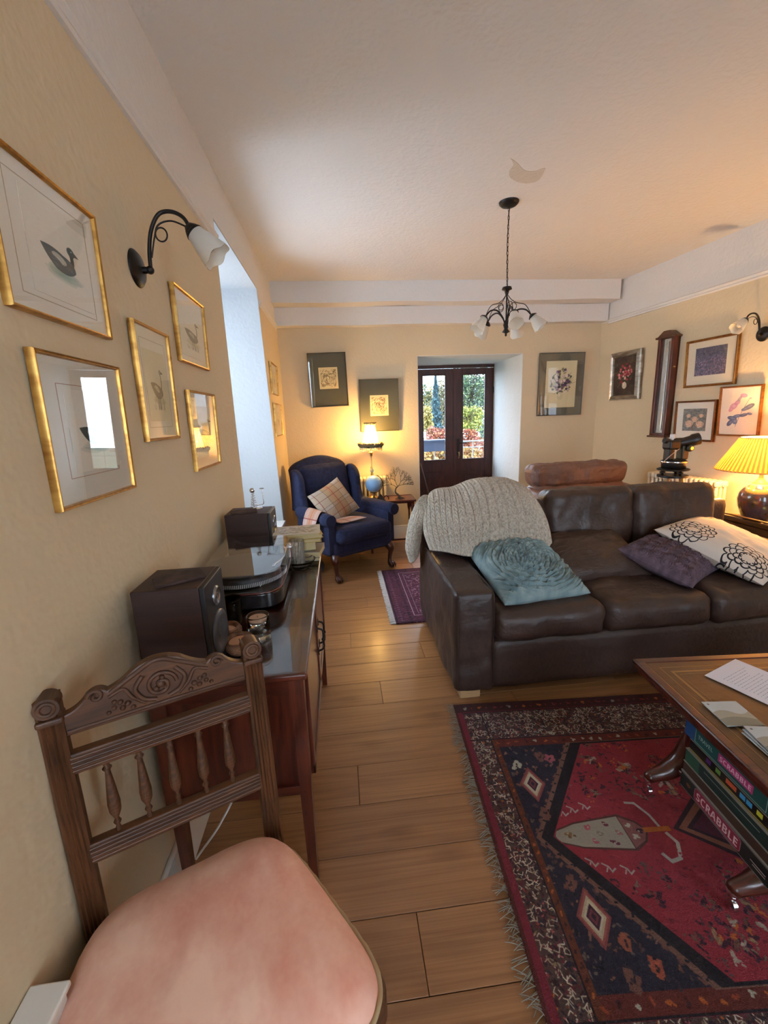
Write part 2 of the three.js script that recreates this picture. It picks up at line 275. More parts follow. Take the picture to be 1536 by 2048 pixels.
// laminate floor: boards laid across the room, each a piece
{
  const fl = structGroup('floor');
  mesh('subfloor', metreUV(spanBox([LX - TH, -0.15, DOORZ - 0.12], [XN + 0.3, -0.0125, NZ + 0.4]), 'x'), std({ color: lin(0.06, 0.035, 0.02), roughness: 0.9 }), fl);
  const r = rng(5), mats = [];
  for (let k = 0; k < 4; k++) {
    const t = pixelTex(512, 256, (u, v) => {
      const warp = pfbm(u, v, 2, 4, 100 + k, 3), cath = 0.5 + 0.5 * Math.sin((v * 4 + warp * 2.6) * 2 * PI), fib = pfbm(u, v, 3, 60, 130 + k, 3), bl = pfbm(u, v, 3, 2, 160 + k, 2);
      const knot = Math.max(0, 1 - Math.hypot((u - 0.3 - 0.15 * k) * 14, (v - 0.45) * 5)) * 0.35;
      return lerp3([170, 122, 80], [112, 74, 45], clamp(0.22 * cath + 0.5 * fib + 0.4 * bl - 0.16 + knot, 0, 1));
    }, { rx: 0.78, ry: 5.2 });
    mats.push(phys({ map: t, roughness: 0.38, clearcoat: 0.2, clearcoatRoughness: 0.2 }));
  }
  const BWD = 0.192, BL = 1.285, geos = new Map();
  const plank = (len, k) => { const id = len.toFixed(3) + k; if (!geos.has(id)) geos.set(id, metreUV(box(len - 0.0015, 0.012, BWD - 0.0022, 0, -0.006, 0, 0.0018, 1), 'x', 1, k * 0.37, k * 0.05)); return geos.get(id); };
  let row = 0;
  for (let z = -1.836 - 21 * BWD; z < NZ; z += BWD, row++) {
    if (z - BWD / 2 < DOORZ - 0.1) continue;
    let x = LX - [0.25, 0.9, 0.55, 1.15, 0.05, 0.7][row % 6];
    const xe = RXAT(Math.max(z, FZ)) + 0.03; while (x < xe) {
      const x1 = x + BL, a = Math.max(x, LX), b = Math.min(x1, xe);
      const inDoor = z < FZ, a2 = inDoor ? Math.max(a, AX0) : a, b2 = inDoor ? Math.min(b, AX1) : b;
      if (b2 - a2 > 0.04) { const k = Math.floor(r() * 4), m = mesh('plank', plank(b2 - a2, k), mats[k], fl); m.position.set((a2 + b2) / 2, 0, z); }
      x = x1;
    }
  }
}
// the window of the long wall
{
  const w = structGroup('window_1'), xo = LX - TH;
  const farS = extrude(shapeOf([[WZ1(WY0), WY0], [WZ1(WY1), WY1], [WZ1(WY1) + 0.008, WY1], [WZ1(WY0) + 0.008, WY0]]), TH - 0.06); at(farS, LX - 0.001, 0, 0, 0, -PI / 2);
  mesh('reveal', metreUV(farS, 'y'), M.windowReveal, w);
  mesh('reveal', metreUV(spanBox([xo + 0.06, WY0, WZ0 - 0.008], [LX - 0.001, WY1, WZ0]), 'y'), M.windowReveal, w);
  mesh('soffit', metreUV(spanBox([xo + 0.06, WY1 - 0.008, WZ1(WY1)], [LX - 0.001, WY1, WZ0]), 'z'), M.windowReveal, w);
  mesh('sill', spanBox([xo + 0.06, WY0 - 0.01, WZ1(WY0)], [LX + 0.02, WY0 + 0.02, WZ0], 0.006), M.gloss, w);
  const F = [], O = { z0: -3.76, z1: -2.72, y0: 0.68, y1: 2.38 };
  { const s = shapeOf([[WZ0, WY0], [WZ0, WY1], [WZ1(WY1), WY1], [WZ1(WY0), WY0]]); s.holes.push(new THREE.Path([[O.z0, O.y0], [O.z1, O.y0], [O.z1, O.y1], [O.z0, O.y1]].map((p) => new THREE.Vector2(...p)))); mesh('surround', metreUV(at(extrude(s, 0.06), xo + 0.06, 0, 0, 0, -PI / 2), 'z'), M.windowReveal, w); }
  for (const [z0, z1, y0, y1] of [[O.z1 - 0.06, O.z1, O.y0, O.y1], [O.z0, O.z0 + 0.06, O.y0, O.y1], [O.z0, O.z1, O.y0, O.y0 + 0.07], [O.z0, O.z1, O.y1 - 0.06, O.y1], [-3.28, -3.22, O.y0, O.y1]]) F.push(spanBox([xo - 0.02, y0, z0], [xo + 0.045, y1, z1], 0.004));
  mesh('window_frame', join(F), M.gloss, w);
  for (const [z0, z1, y0, y1] of [[-3.70, -3.28, 0.75, 2.32], [-3.22, -2.78, 0.75, 2.32]]) mesh('pane', spanBox([xo + 0.025, y0, z0], [xo + 0.029, y1, z1]), M.glass, w);
}
// the windows behind the camera
BWS.forEach((BW, k) => {
  const w = structGroup('window_' + (k + 2)), z = NZ + 0.3, F = [], xm = (BW.x0 + BW.x1) / 2;
  for (const [x0, x1, y0, y1] of [[BW.x0, BW.x0 + 0.06, BW.y0, BW.y1], [BW.x1 - 0.06, BW.x1, BW.y0, BW.y1], [BW.x0, BW.x1, BW.y0, BW.y0 + 0.07], [BW.x0, BW.x1, BW.y1 - 0.06, BW.y1], [xm - 0.03, xm + 0.03, BW.y0, BW.y1]]) F.push(spanBox([x0, y0, z], [x1, y1, z + 0.06], 0.004));
  mesh('window_frame', join(F), M.gloss, w);
  mesh('pane', spanBox([BW.x0 + 0.06, BW.y0 + 0.07, z + 0.028], [xm - 0.03, BW.y1 - 0.06, z + 0.032]), M.glass, w);
  mesh('pane', spanBox([xm + 0.03, BW.y0 + 0.07, z + 0.028], [BW.x1 - 0.06, BW.y1 - 0.06, z + 0.032]), M.glass, w);
  mesh('sill', spanBox([BW.x0, BW.y0 - 0.01, NZ - 0.03], [BW.x1, BW.y0 + 0.015, z], 0.005), M.gloss, w);
});
// the glazed double door
{
  const d = structGroup('door_1'), xm = 1.583, F = DOORZ, lw = 0.553;
  mesh('door_frame', metreUV(join([spanBox([AX0 + 0.007, 0, F - 0.03], [xm - lw, AY - 0.007, F + 0.05], 0.004), spanBox([xm - lw, AY - 0.045, F - 0.03], [AX1 - 0.007, AY - 0.007, F + 0.05], 0.004)]), 'y'), M.doorWood, d);
  for (const s of [-1, 1]) {
    const leaf = new THREE.Group(); leaf.name = 'leaf'; leaf.position.set(xm + s * lw / 2, 0, F); d.add(leaf);
    const h = 2.05, W = lw - 0.004, st = 0.112, gx = W / 2 - st, y0 = 0.828, y1 = 1.975;
    const parts = [spanBox([-W / 2, 0.012, -0.022], [-gx, h, 0.022], 0.003), spanBox([gx, 0.012, -0.022], [W / 2, h, 0.022], 0.003), spanBox([-gx, y1, -0.022], [gx, h, 0.022], 0.003), spanBox([-gx, 0.66, -0.022], [gx, y0, 0.022], 0.003), spanBox([-gx, 0.012, -0.022], [gx, 0.20, 0.022], 0.003)];
    if (s > 0) parts.push(spanBox([-W / 2 - 0.016, 0.012, 0.012], [-W / 2 + 0.016, h, 0.030], 0.003));
    mesh('leaf_frame', metreUV(join(parts), 'y'), M.doorWood, leaf);
    const bead = 0.012; mesh('glazing_bead', metreUV(join([spanBox([-gx, y0, 0.008], [-gx + bead, y1, 0.024], 0.002), spanBox([gx - bead, y0, 0.008], [gx, y1, 0.024], 0.002), spanBox([-gx, y0, 0.008], [gx, y0 + bead, 0.024], 0.002), spanBox([-gx, y1 - bead, 0.008], [gx, y1, 0.024], 0.002)]), 'y'), M.doorWood, leaf);
    mesh('pane', spanBox([-gx, y0, -0.003], [gx, y1, 0.003]), M.glass, leaf);
    mesh('panel', metreUV(join([spanBox([-gx, 0.2, -0.008], [gx, 0.66, 0.008]), spanBox([-gx + 0.05, 0.25, -0.012], [gx - 0.05, 0.61, 0.014], 0.005)]), 'y'), M.doorWood, leaf);
    if (s > 0) {
      const x = -W / 2 + 0.055;
      mesh('handle', join([box(0.038, 0.23, 0.008, x, 1.0, 0.026, 0.003), at(new THREE.CylinderGeometry(0.011, 0.011, 0.05, 14), x, 1.06, 0.05, PI / 2), tube([[x, 1.06, 0.07], [x + 0.05, 1.062, 0.072], [x + 0.11, 1.058, 0.07]], 0.009)]), M.blackIron, leaf, 'black lever handle on its backplate');
      mesh('key', join([tube([[x, 0.93, 0.03], [x + 0.002, 0.93, 0.055]], 0.004), at(new THREE.TorusGeometry(0.013, 0.003, 8, 18), x + 0.002, 0.925, 0.062, 0, PI / 2), at(new THREE.TorusGeometry(0.011, 0.002, 6, 16), x + 0.004, 0.90, 0.062, 0, 0.6), tube([[x + 0.006, 0.89, 0.062], [x - 0.004, 0.85, 0.066]], 0.0025)]), M.brass, leaf, 'brass key hanging from the lock');
    }
    mesh('hinge', join([cyl(0.006, 0.006, 0.08, s * W / 2, 1.72, 0.026), cyl(0.006, 0.006, 0.08, s * W / 2, 0.34, 0.026)]), M.blackIron, leaf);
  }
}

// ---------------------------------------------------------------- outside the glazed door
M.stone = std({ color: lin(0.30, 0.28, 0.25), roughness: 0.9, bumpMap: roughPlasterBump, bumpScale: 0.01 });
struct('balcony_floor', metreUV(spanBox([-0.6, -0.16, -7.05], [3.6, -0.02, DOORZ - 0.121]), 'x'), M.stone);
struct('ground', metreUV(spanBox([-40, -3.2, -70], [50, -3.0, -7.2]), 'x', 0.2), std({ color: lin(0.05, 0.07, 0.025), roughness: 1, bumpMap: roughPlasterBump, bumpScale: 0.05 }));
{
  const z = -6.92, r = thing('balcony_railing', 'iron balcony railing with thin bars and fan scrolls outside the glazed door', 'railing', [1.5, -0.02, z]);
  const P = std({ color: lin(0.20, 0.24, 0.26), roughness: 0.5, metalness: 0.3 });
  mesh('top_rail', box(4.0, 0.02, 0.04, 0, 1.03, 0, 0.006), P, r); mesh('bottom_rail', box(4.0, 0.02, 0.03, 0, 0.1, 0, 0.006), P, r); mesh('middle_rail', box(4.0, 0.014, 0.02, 0, 0.93, 0, 0.004), P, r);
  for (let k = -9; k <= 9; k++) { const m = mesh('bar', cyl(0.008, 0.008, 0.93, k * 0.215 + 0.04, 0.1, 0, 8), P, r); }
  for (const x of [-1.9, 0.5, 1.9]) mesh('post', box(0.04, 1.05, 0.04, x, 0.525, 0, 0.004), P, r);
  for (const x of [-0.62, -0.02, 0.62]) { const a = []; for (const R of [0.05, 0.085, 0.12]) { const pts = []; for (let i = 0; i <= 14; i++) { const t = i / 14 * PI; pts.push([x + R * Math.cos(t), 0.62 + R * Math.sin(t), 0.012]); } a.push(tube(pts, 0.007, 24, 6)); } mesh('fan_scroll', join(a), P, r); }
}
{
  const p = onZ(866, 891, -6.78), o = thing('planter', 'blue grey trough planter hung on the balcony railing', 'planter', [p.x, p.y, -6.78]);
  const m = std({ color: lin(0.05, 0.08, 0.16), roughness: 0.6 });
  mesh('trough', join([spanBox([-0.19, -0.09, -0.08], [0.19, 0.08, 0.08], 0.012), spanBox([-0.205, 0.065, -0.095], [0.205, 0.092, 0.095], 0.006)]), m, o);
  for (const x of [-0.12, 0.12]) mesh('bracket', tube([[x, 0.09, -0.09], [x, 0.12, -0.14], [x, 0.05, -0.16]], 0.005, 10, 6), M.blackIron, o);
}
function leafCloud(r, n, size, cols, place) {
  const pos = new Float32Array(n * 18), nor = new Float32Array(n * 18), col = new Float32Array(n * 18), uv = new Float32Array(n * 12);
  const q = new THREE.Quaternion(), e = new THREE.Euler(), c = [V(-0.5, 0, 0), V(0, -0.32, 0.06), V(0.5, 0, 0), V(-0.5, 0, 0), V(0.5, 0, 0), V(0, 0.32, 0.06)], N = V(0, 0, 0), t = V(0, 0, 0);
  for (let i = 0; i < n; i++) {
    const p = place(r); e.set(r() * 6.28, r() * 6.28, r() * 6.28); q.setFromEuler(e); N.set(0, 0, 1).applyQuaternion(q);
    const C = cols[Math.floor(r() * cols.length)], k = 0.75 + 0.5 * r(), s = size * (0.6 + 0.8 * r());
    for (let j = 0; j < 6; j++) { t.copy(c[j]).multiplyScalar(s).applyQuaternion(q).add(p); const b = i * 18 + j * 3; pos[b] = t.x; pos[b + 1] = t.y; pos[b + 2] = t.z; nor[b] = N.x; nor[b + 1] = N.y; nor[b + 2] = N.z; col[b] = C[0] * k; col[b + 1] = C[1] * k; col[b + 2] = C[2] * k; }
  }
  const g = new THREE.BufferGeometry(); g.setAttribute('position', new THREE.BufferAttribute(pos, 3)); g.setAttribute('normal', new THREE.BufferAttribute(nor, 3)); g.setAttribute('color', new THREE.BufferAttribute(col, 3)); g.setAttribute('uv', new THREE.BufferAttribute(uv, 2)); return g;
}
M.leaf = phys({ vertexColors: true, roughness: 0.8, side: THREE.DoubleSide, transmission: 0.0 });
M.bark = std({ color: lin(0.06, 0.045, 0.035), roughness: 0.95 });
function tree(name, label, category, px, py, z, rx, ry, n, leaf, cols, seed, cone = false, group) {
  const c = onZ(px, py, z), s = -z / FOCAL, RX_ = rx * s, RY = ry * s, o = thing(name, label, category, [c.x, -3, z], 0, group), r = rng(seed), cy = c.y + 3;
  const limbs = [taperTube([[0, 0, 0], [0.05 * RX_, cy * 0.5, 0], [0, cy, 0], [0.1 * RX_, cy + RY * 0.7, 0]], [0.09 * RX_ + 0.05, 0.07 * RX_ + 0.03, 0.05 * RX_ + 0.015, 0.008], 24, 8)];
  for (let k = 0; k < 9; k++) { const a = r() * 6.28, h = cy - RY * 0.5 + r() * RY; limbs.push(taperTube([[0, h, 0], [Math.cos(a) * RX_ * 0.45, h + 0.18 * RY, Math.sin(a) * RX_ * 0.45], [Math.cos(a) * RX_ * 0.85, h + 0.34 * RY, Math.sin(a) * RX_ * 0.85]], [0.02 * RX_ + 0.008, 0.012 * RX_ + 0.004, 0.004], 10, 6)); }
  mesh('trunk', join(limbs), M.bark, o);
  const clumps = []; for (let k = 0; k < 26; k++) { const a = r() * 6.28, u = r() * 2 - 1, w = Math.sqrt(1 - u * u), q = Math.cbrt(r()) * 0.8; clumps.push(V(Math.cos(a) * w * q * RX_, cy + u * q * RY, Math.sin(a) * w * q * RX_)); }
  const place = cone ? (R) => { const t = R(), a = R() * 6.28, q = Math.sqrt(R()) * (1 - t) * (0.82 + 0.18 * Math.sin(t * 40)); return V(Math.cos(a) * q * RX_, cy - RY + t * 2 * RY - q * 0.25 * RX_, Math.sin(a) * q * RX_); }
    : (R) => { const b = clumps[Math.floor(R() * 26)], a = R() * 6.28, u = R() * 2 - 1, w = Math.sqrt(1 - u * u), q = Math.cbrt(R()) * 0.36; return V(b.x + Math.cos(a) * w * q * RX_, b.y + u * q * RY, b.z + Math.sin(a) * w * q * RX_); };
  const f = mesh('foliage', leafCloud(r, n, leaf, cols, place), M.leaf, o); f.userData.kind = 'stuff';
  return o;
}
const LG = { blue: [[0.05, 0.12, 0.15], [0.07, 0.16, 0.17], [0.04, 0.09, 0.11]], yellow: [[0.36, 0.27, 0.05], [0.42, 0.33, 0.10], [0.25, 0.22, 0.06]], pale: [[0.34, 0.28, 0.18], [0.28, 0.24, 0.10], [0.16, 0.18, 0.10]], green: [[0.08, 0.15, 0.07], [0.16, 0.22, 0.08], [0.05, 0.10, 0.07]], lime: [[0.28, 0.32, 0.04], [0.20, 0.26, 0.05], [0.34, 0.30, 0.05]], red: [[0.42, 0.11, 0.05], [0.36, 0.16, 0.07], [0.30, 0.08, 0.06]], orange: [[0.45, 0.22, 0.05], [0.40, 0.27, 0.07], [0.30, 0.12, 0.05]] };
for (const k in LG) LG[k] = LG[k].map((c) => c.map((v) => v * 0.6));
tree('conifer_tree', 'blue green conifer seen through the glass behind the planter', 'tree', 872, 830, -22, 26, 80, 6000, 0.13, LG.blue, 11, true);
tree('autumn_tree', 'pale golden tree standing behind the blue green conifer', 'tree', 888, 800, -27, 34, 60, 4000, 0.15, LG.pale, 12);
tree('autumn_tree', 'small yellow leaved tree rising above the planter', 'tree', 853, 838, -17, 15, 26, 1500, 0.09, LG.yellow, 13);
tree('autumn_tree', 'broad amber tree filling the gap beyond the planter side pane', 'tree', 866, 815, -30, 40, 52, 5000, 0.17, LG.yellow.concat(LG.green), 17);
tree('leafy_tree', 'tall dark green tree behind the pane beside the door handle', 'tree', 945, 785, -25, 48, 70, 7000, 0.15, LG.green, 14);
tree('leafy_tree', 'lime green leafed tree in front of the tall dark green tree', 'tree', 937, 838, -17, 30, 30, 3500, 0.10, LG.lime, 15);
tree('leafy_tree', 'grey green tree glimpsed at the hinge side of the glazing', 'tree', 985, 860, -21, 32, 55, 3000, 0.13, LG.green, 16);
for (const [px, py, z, rx, ry, col, seed, lab] of [[872, 872, -10.5, 30, 22, LG.red, 21, 'red leaved shrub showing above the planter'], [868, 916, -9.5, 40, 26, LG.orange, 22, 'orange leaved shrub showing below the planter'], [938, 884, -10.5, 22, 26, LG.red, 23, 'red leaved shrub behind the railing beside the door handle'], [938, 918, -9.5, 34, 24, LG.orange, 24, 'orange yellow shrub below the fan scrolls of the railing'], [972, 905, -11, 26, 34, LG.red, 25, 'russet shrub behind the railing bars at the hinge side']])
  tree('garden_shrub', lab, 'shrub', px, py, z, rx, ry, 1500, 0.075, col, seed, false, 'autumn shrubs beyond the balcony');

// ---------------------------------------------------------------- pictures on the walls
function framed(name, label, o) {                                  // o: w, h, bar, deep, frameMat, mountCol, art [w, h, dx, dy], artMap, glass
  const t = thing(name, label, 'picture', o.pos, 0, o.group); t.rotation.set(o.tilt ?? 0.02, o.turn ?? 0, o.roll ?? 0, 'YXZ');
  const { w, h, bar, deep } = o;
  // mitred moulding: sweep a profile round the rectangle
  const prof = o.profile ?? [[0, 0], [0, deep * 0.8], [bar * 0.2, deep], [bar * 0.55, deep * 0.86], [bar * 0.75, deep * 0.9], [bar, deep * 0.55], [bar, 0]];
  const pos = [], idx = []; const cs = [[-1, -1], [1, -1], [1, 1], [-1, 1]], n = prof.length;
  for (let side = 0; side < 4; side++) { const b = pos.length / 3; for (const ci of [side, (side + 1) % 4]) for (const [d, z] of prof) { const [sx, sy] = cs[ci]; pos.push(sx * (w / 2 - d), sy * (h / 2 - d), z); } for (let k = 0; k < n - 1; k++) idx.push(b + k, b + n + k + 1, b + k + 1, b + k, b + n + k, b + n + k + 1); }
  let fg = new THREE.BufferGeometry(); fg.setAttribute('position', new THREE.Float32BufferAttribute(pos, 3)); fg.setIndex(idx.map((v, i) => idx[i - i % 3 + [0, 2, 1][i % 3]])); fg = fg.toNonIndexed(); fg.computeVertexNormals(); fg = toCreasedNormals(fg, 0.5);
  mesh('frame', metreUV(fg, w > h ? 'x' : 'y', 2), o.frameMat, t);
  mesh('mount', box(w - 2 * bar + 0.006, h - 2 * bar + 0.006, 0.003, 0, 0, deep * 0.38), o.mountMat ?? std({ color: o.mountCol, roughness: 0.9 }), t);
  if (o.line) { const [lw, lh, c] = o.line, a = 0.0016; mesh('ruled_border', join([box(lw, a, 0.0006, 0, lh / 2, deep * 0.38 + 0.0018), box(lw, a, 0.0006, 0, -lh / 2, deep * 0.38 + 0.0018), box(a, lh, 0.0006, lw / 2, 0, deep * 0.38 + 0.0018), box(a, lh, 0.0006, -lw / 2, 0, deep * 0.38 + 0.0018)]), std({ color: c, roughness: 0.9 }), t); }
  const [aw, ah, ax = 0, ay = 0] = o.art; mesh('artwork', box(aw, ah, 0.0012, ax, ay, deep * 0.38 + 0.0022), std({ map: o.artMap, roughness: 0.85 }), t);
  if (o.glass !== false) mesh('glass', box(w - 2 * bar + 0.004, h - 2 * bar + 0.004, 0.002, 0, 0, deep * 0.52), M.glass, t);
  return t;
}
const blot = (g, x, y, rx, ry, col, a = 0, al = 1) => { g.save(); g.globalAlpha = al; g.translate(x, y); g.rotate(a); g.fillStyle = col; g.beginPath(); g.ellipse(0, 0, rx, ry, 0, 0, 7); g.fill(); g.restore(); };
function paperGround(g, w, h, col) { g.fillStyle = col; g.fillRect(0, 0, w, h); const r = rng(w + h); for (let i = 0; i < 300; i++) { g.globalAlpha = 0.05; g.fillStyle = r() > 0.5 ? '#fff' : '#8a7a60'; g.fillRect(r() * w, r() * h, 2 + r() * 14, 1 + r() * 3); } g.globalAlpha = 1; }
function duckArt(seed, bg, body, pale, water, upright) {
  return canvasTex(256, 256, (g, w, h) => {
    paperGround(g, w, h, bg); const r = rng(seed); g.lineCap = 'round';
    const cx = w * 0.5, cy = h * 0.56;
    if (water) for (let i = 0; i < 10; i++) blot(g, cx + (r() - 0.5) * 60, cy + 26 + r() * 22, 46 + r() * 30, 6 + r() * 6, water, 0.1, 0.2);
    // body, breast, wing, tail, neck, head, bill
    g.fillStyle = body; g.beginPath(); g.moveTo(cx - 78, cy - 26); g.quadraticCurveTo(cx - 30, cy - 34, cx + 10, cy - 20); g.quadraticCurveTo(cx + 62, cy - 14, cx + 60, cy + 14); g.quadraticCurveTo(cx + 30, cy + 40, cx - 24, cy + 26); g.quadraticCurveTo(cx - 60, cy + 6, cx - 78, cy - 26); g.fill();
    blot(g, cx - 8, cy - 6, 30, 11, pale, 0.25, 0.85); blot(g, cx - 22, cy + 4, 26, 8, body, 0.3, 0.9);
    g.strokeStyle = body; g.lineWidth = upright ? 9 : 16; g.beginPath(); g.moveTo(cx + 44, cy); g.quadraticCurveTo(cx + (upright ? 62 : 54), cy - (upright ? 26 : 16), cx + 46, cy - (upright ? 66 : 36)); g.stroke();
    blot(g, cx + 48, cy - (upright ? 70 : 42), upright ? 12 : 17, upright ? 9 : 13, body, 0.2); g.fillStyle = '#4a4438'; g.beginPath(); g.moveTo(cx + 60, cy - (upright ? 74 : 48)); g.lineTo(cx + 84, cy - (upright ? 66 : 36)); g.lineTo(cx + 60, cy - (upright ? 64 : 34)); g.fill(); blot(g, cx + 51, cy - (upright ? 72 : 45), 2, 2, '#e0dcc8');
    if (upright) { g.strokeStyle = '#5a5040'; g.lineWidth = 4; for (const d of [-6, 12]) { g.beginPath(); g.moveTo(cx + d, cy + 24); g.lineTo(cx + d + 3, cy + 66); g.stroke(); } for (let i = 0; i < 30; i++) { g.globalAlpha = 0.25; g.beginPath(); const x = cx - 60 + r() * 120; g.moveTo(x, cy + 70); g.lineTo(x + (r() - 0.5) * 20, cy + 40 + r() * 20); g.stroke(); } g.globalAlpha = 1; }
    for (let i = 0; i < 40; i++) { g.globalAlpha = 0.25; g.strokeStyle = r() > 0.5 ? '#fff' : '#20241f'; g.lineWidth = 1.2; const x = cx - 50 + r() * 90, y = cy - 14 + r() * 30; g.beginPath(); g.moveTo(x, y); g.lineTo(x + 10, y + 3); g.stroke(); } g.globalAlpha = 1;
  });
}
function lithoArt(seed, bg) { return canvasTex(256, 256, (g, w, h) => { paperGround(g, w, h, bg); const r = rng(seed); g.save(); g.beginPath(); g.rect(20, 24, w - 40, h - 48); g.clip(); for (let i = 0; i < 260; i++) { const x = 20 + r() * (w - 40), y = 20 + r() * (h - 40), a = Math.atan2(y - h / 2, x - w / 2) + 1.3 + r() * 0.7; blot(g, x, y, 4 + r() * 20, 2 + r() * 6, ['#55493a', '#7a6a50', '#a08a66', '#d2be94', '#e8d8b0', '#8a6446'][Math.floor(r() * 6)], a, 0.6); } for (let i = 0; i < 120; i++) { g.strokeStyle = '#3b3226'; g.globalAlpha = 0.5; g.lineWidth = 1 + r() * 2; const a = r() * 7, x = w / 2 + Math.cos(a) * r() * 90, y = h / 2 + Math.sin(a) * r() * 90; g.beginPath(); g.arc(x, y, 4 + r() * 16, a, a + 1.6); g.stroke(); } g.restore(); }); }
function bouquetArt(seed, bg, cols, leaves, { spread = 1, dense = 1, dark = false, vase = null } = {}) { return canvasTex(256, 384, (g, w, h) => { paperGround(g, w, h, bg); const r = rng(seed), cx = w * 0.5, cy = h * 0.46; if (dark) for (let i = 0; i < 120; i++) blot(g, r() * w, r() * h, 20 + r() * 40, 16 + r() * 30, ['#3a2a20', '#4a3828', '#2a1e18'][i % 3], r() * 3, 0.4); g.lineWidth = 2; for (let i = 0; i < 50 * dense; i++) { const a = -PI / 2 + (r() - 0.5) * 3 * spread, l = 40 + r() * 110; g.strokeStyle = leaves[i % leaves.length]; g.globalAlpha = 0.6; g.beginPath(); g.moveTo(cx + (r() - 0.5) * 16, cy + 95); g.quadraticCurveTo(cx, cy + 30, cx + Math.cos(a) * l * 0.9, cy + 30 + Math.sin(a) * l); g.stroke(); } g.globalAlpha = 1; for (let i = 0; i < 70 * dense; i++) { const a = r() * 7, l = Math.sqrt(r()); blot(g, cx + Math.cos(a) * l * 90 * spread, cy + Math.sin(a) * l * 110, 4 + r() * 10, 3 + r() * 6, leaves[i % leaves.length], r() * 3, 0.75); } for (let i = 0; i < 44 * dense; i++) { const a = r() * 7, l = Math.pow(r(), 0.7), x = cx + Math.cos(a) * l * 84 * spread, y = cy + Math.sin(a) * l * 105 - 8, c = cols[Math.floor(r() * cols.length)]; for (let k = 0; k < 5; k++) blot(g, x + Math.cos(k * 1.26) * 5, y + Math.sin(k * 1.26) * 5, 6 + r() * 4, 4 + r() * 3, c, k * 1.26, 0.8); } if (vase) { blot(g, cx, cy + 112, 26, 34, vase, 0, 0.95); blot(g, cx - 8, cy + 102, 8, 14, '#f4ecdc', 0, 0.4); } }); }
const cream = lin(0.66, 0.60, 0.47), offW = lin(0.70, 0.66, 0.56);
// the long wall: fit each frame to its corners as seen, on the plane of the wall
function onLeft(name, label, tl, br, o) {
  const a = onX(tl[0], tl[1], LX + o.deep * 0.6), b = onX(br[0], br[1], LX + o.deep * 0.6); const w = Math.abs(b.z - a.z), h = a.y - b.y;
  return framed(name, label, { ...o, w, h, pos: [LX + 0.002, (a.y + b.y) / 2, (a.z + b.z) / 2], turn: PI / 2, art: o.artFn(w, h), line: o.lineFn?.(w, h) });
}
const goldBar = { bar: 0.009, deep: 0.018, frameMat: M.gold, group: 'gilt framed bird prints' };
onLeft('bird_print', 'largest gilt framed print of a dark duck swimming on green water, beside wall lamp', [-60, 236], [222, 680], { ...goldBar, mountCol: offW, artFn: (w, h) => [w * 0.60, h * 0.66, w * 0.04, 0.0], artMap: duckArt(1, '#d9d3c4', '#3a4a4c', '#b9b9a8', '#7d9a8c', false), lineFn: (w, h) => [w * 0.72, h * 0.74, lin(0.42, 0.34, 0.22)] });
onLeft('bird_print', 'gilt framed print of a dark duck, below the largest gilt framed print', [52, 693], [270, 975], { ...goldBar, mountCol: offW, artFn: (w, h) => [w * 0.56, h * 0.56, 0.01, 0], artMap: duckArt(2, '#d9d3c4', '#2e3a38', '#a9ab9a', '#7f8f86', false), lineFn: (w, h) => [w * 0.62, h * 0.62, lin(0.40, 0.24, 0.14)] });
onLeft('bird_print', 'tall gilt framed print of a goose among reeds, below the wall lamp', [257, 635], [359, 876], { ...goldBar, mountCol: cream, artFn: (w, h) => [w * 0.62, h * 0.62, 0, -0.005], artMap: duckArt(3, '#cdbf9a', '#8a7a58', '#c8b88e', '#a89a74', true), lineFn: (w, h) => [w * 0.70, h * 0.76, lin(0.42, 0.34, 0.22)] });
onLeft('bird_print', 'gilt framed print of a small grey wading bird, hung just before the window', [340, 562], [418, 742], { ...goldBar, mountCol: cream, artFn: (w, h) => [w * 0.8, h * 0.7, 0, -0.01], artMap: duckArt(4, '#d4ccb5', '#77715e', '#b8ae90', '#b4a884', true) });
onLeft('bird_print', 'smallest gilt framed print mirroring the lit tassel lamp, before the window', [372, 779], [441, 926], { ...goldBar, mountCol: cream, artFn: (w, h) => [w * 0.8, h * 0.66, 0, -0.005], artMap: duckArt(5, '#d4ccb5', '#8a8064', '#bfb492', '#a2987a', true) });
for (const [tl, br, k, lab] of [[[539, 722], [557, 792], 6, 'narrow gilt framed bird print in the corner beyond the window, upper of two'], [[547, 806], [566, 870], 7, 'narrow gilt framed bird print in the corner beyond the window, lower of two']])
  onLeft('bird_print', lab, tl, br, { ...goldBar, mountCol: cream, artFn: (w, h) => [w * 0.5, h * 0.5, 0, 0], artMap: duckArt(k, '#c8bb94', '#8a8064', '#bfb492', '#a2987a', true) });
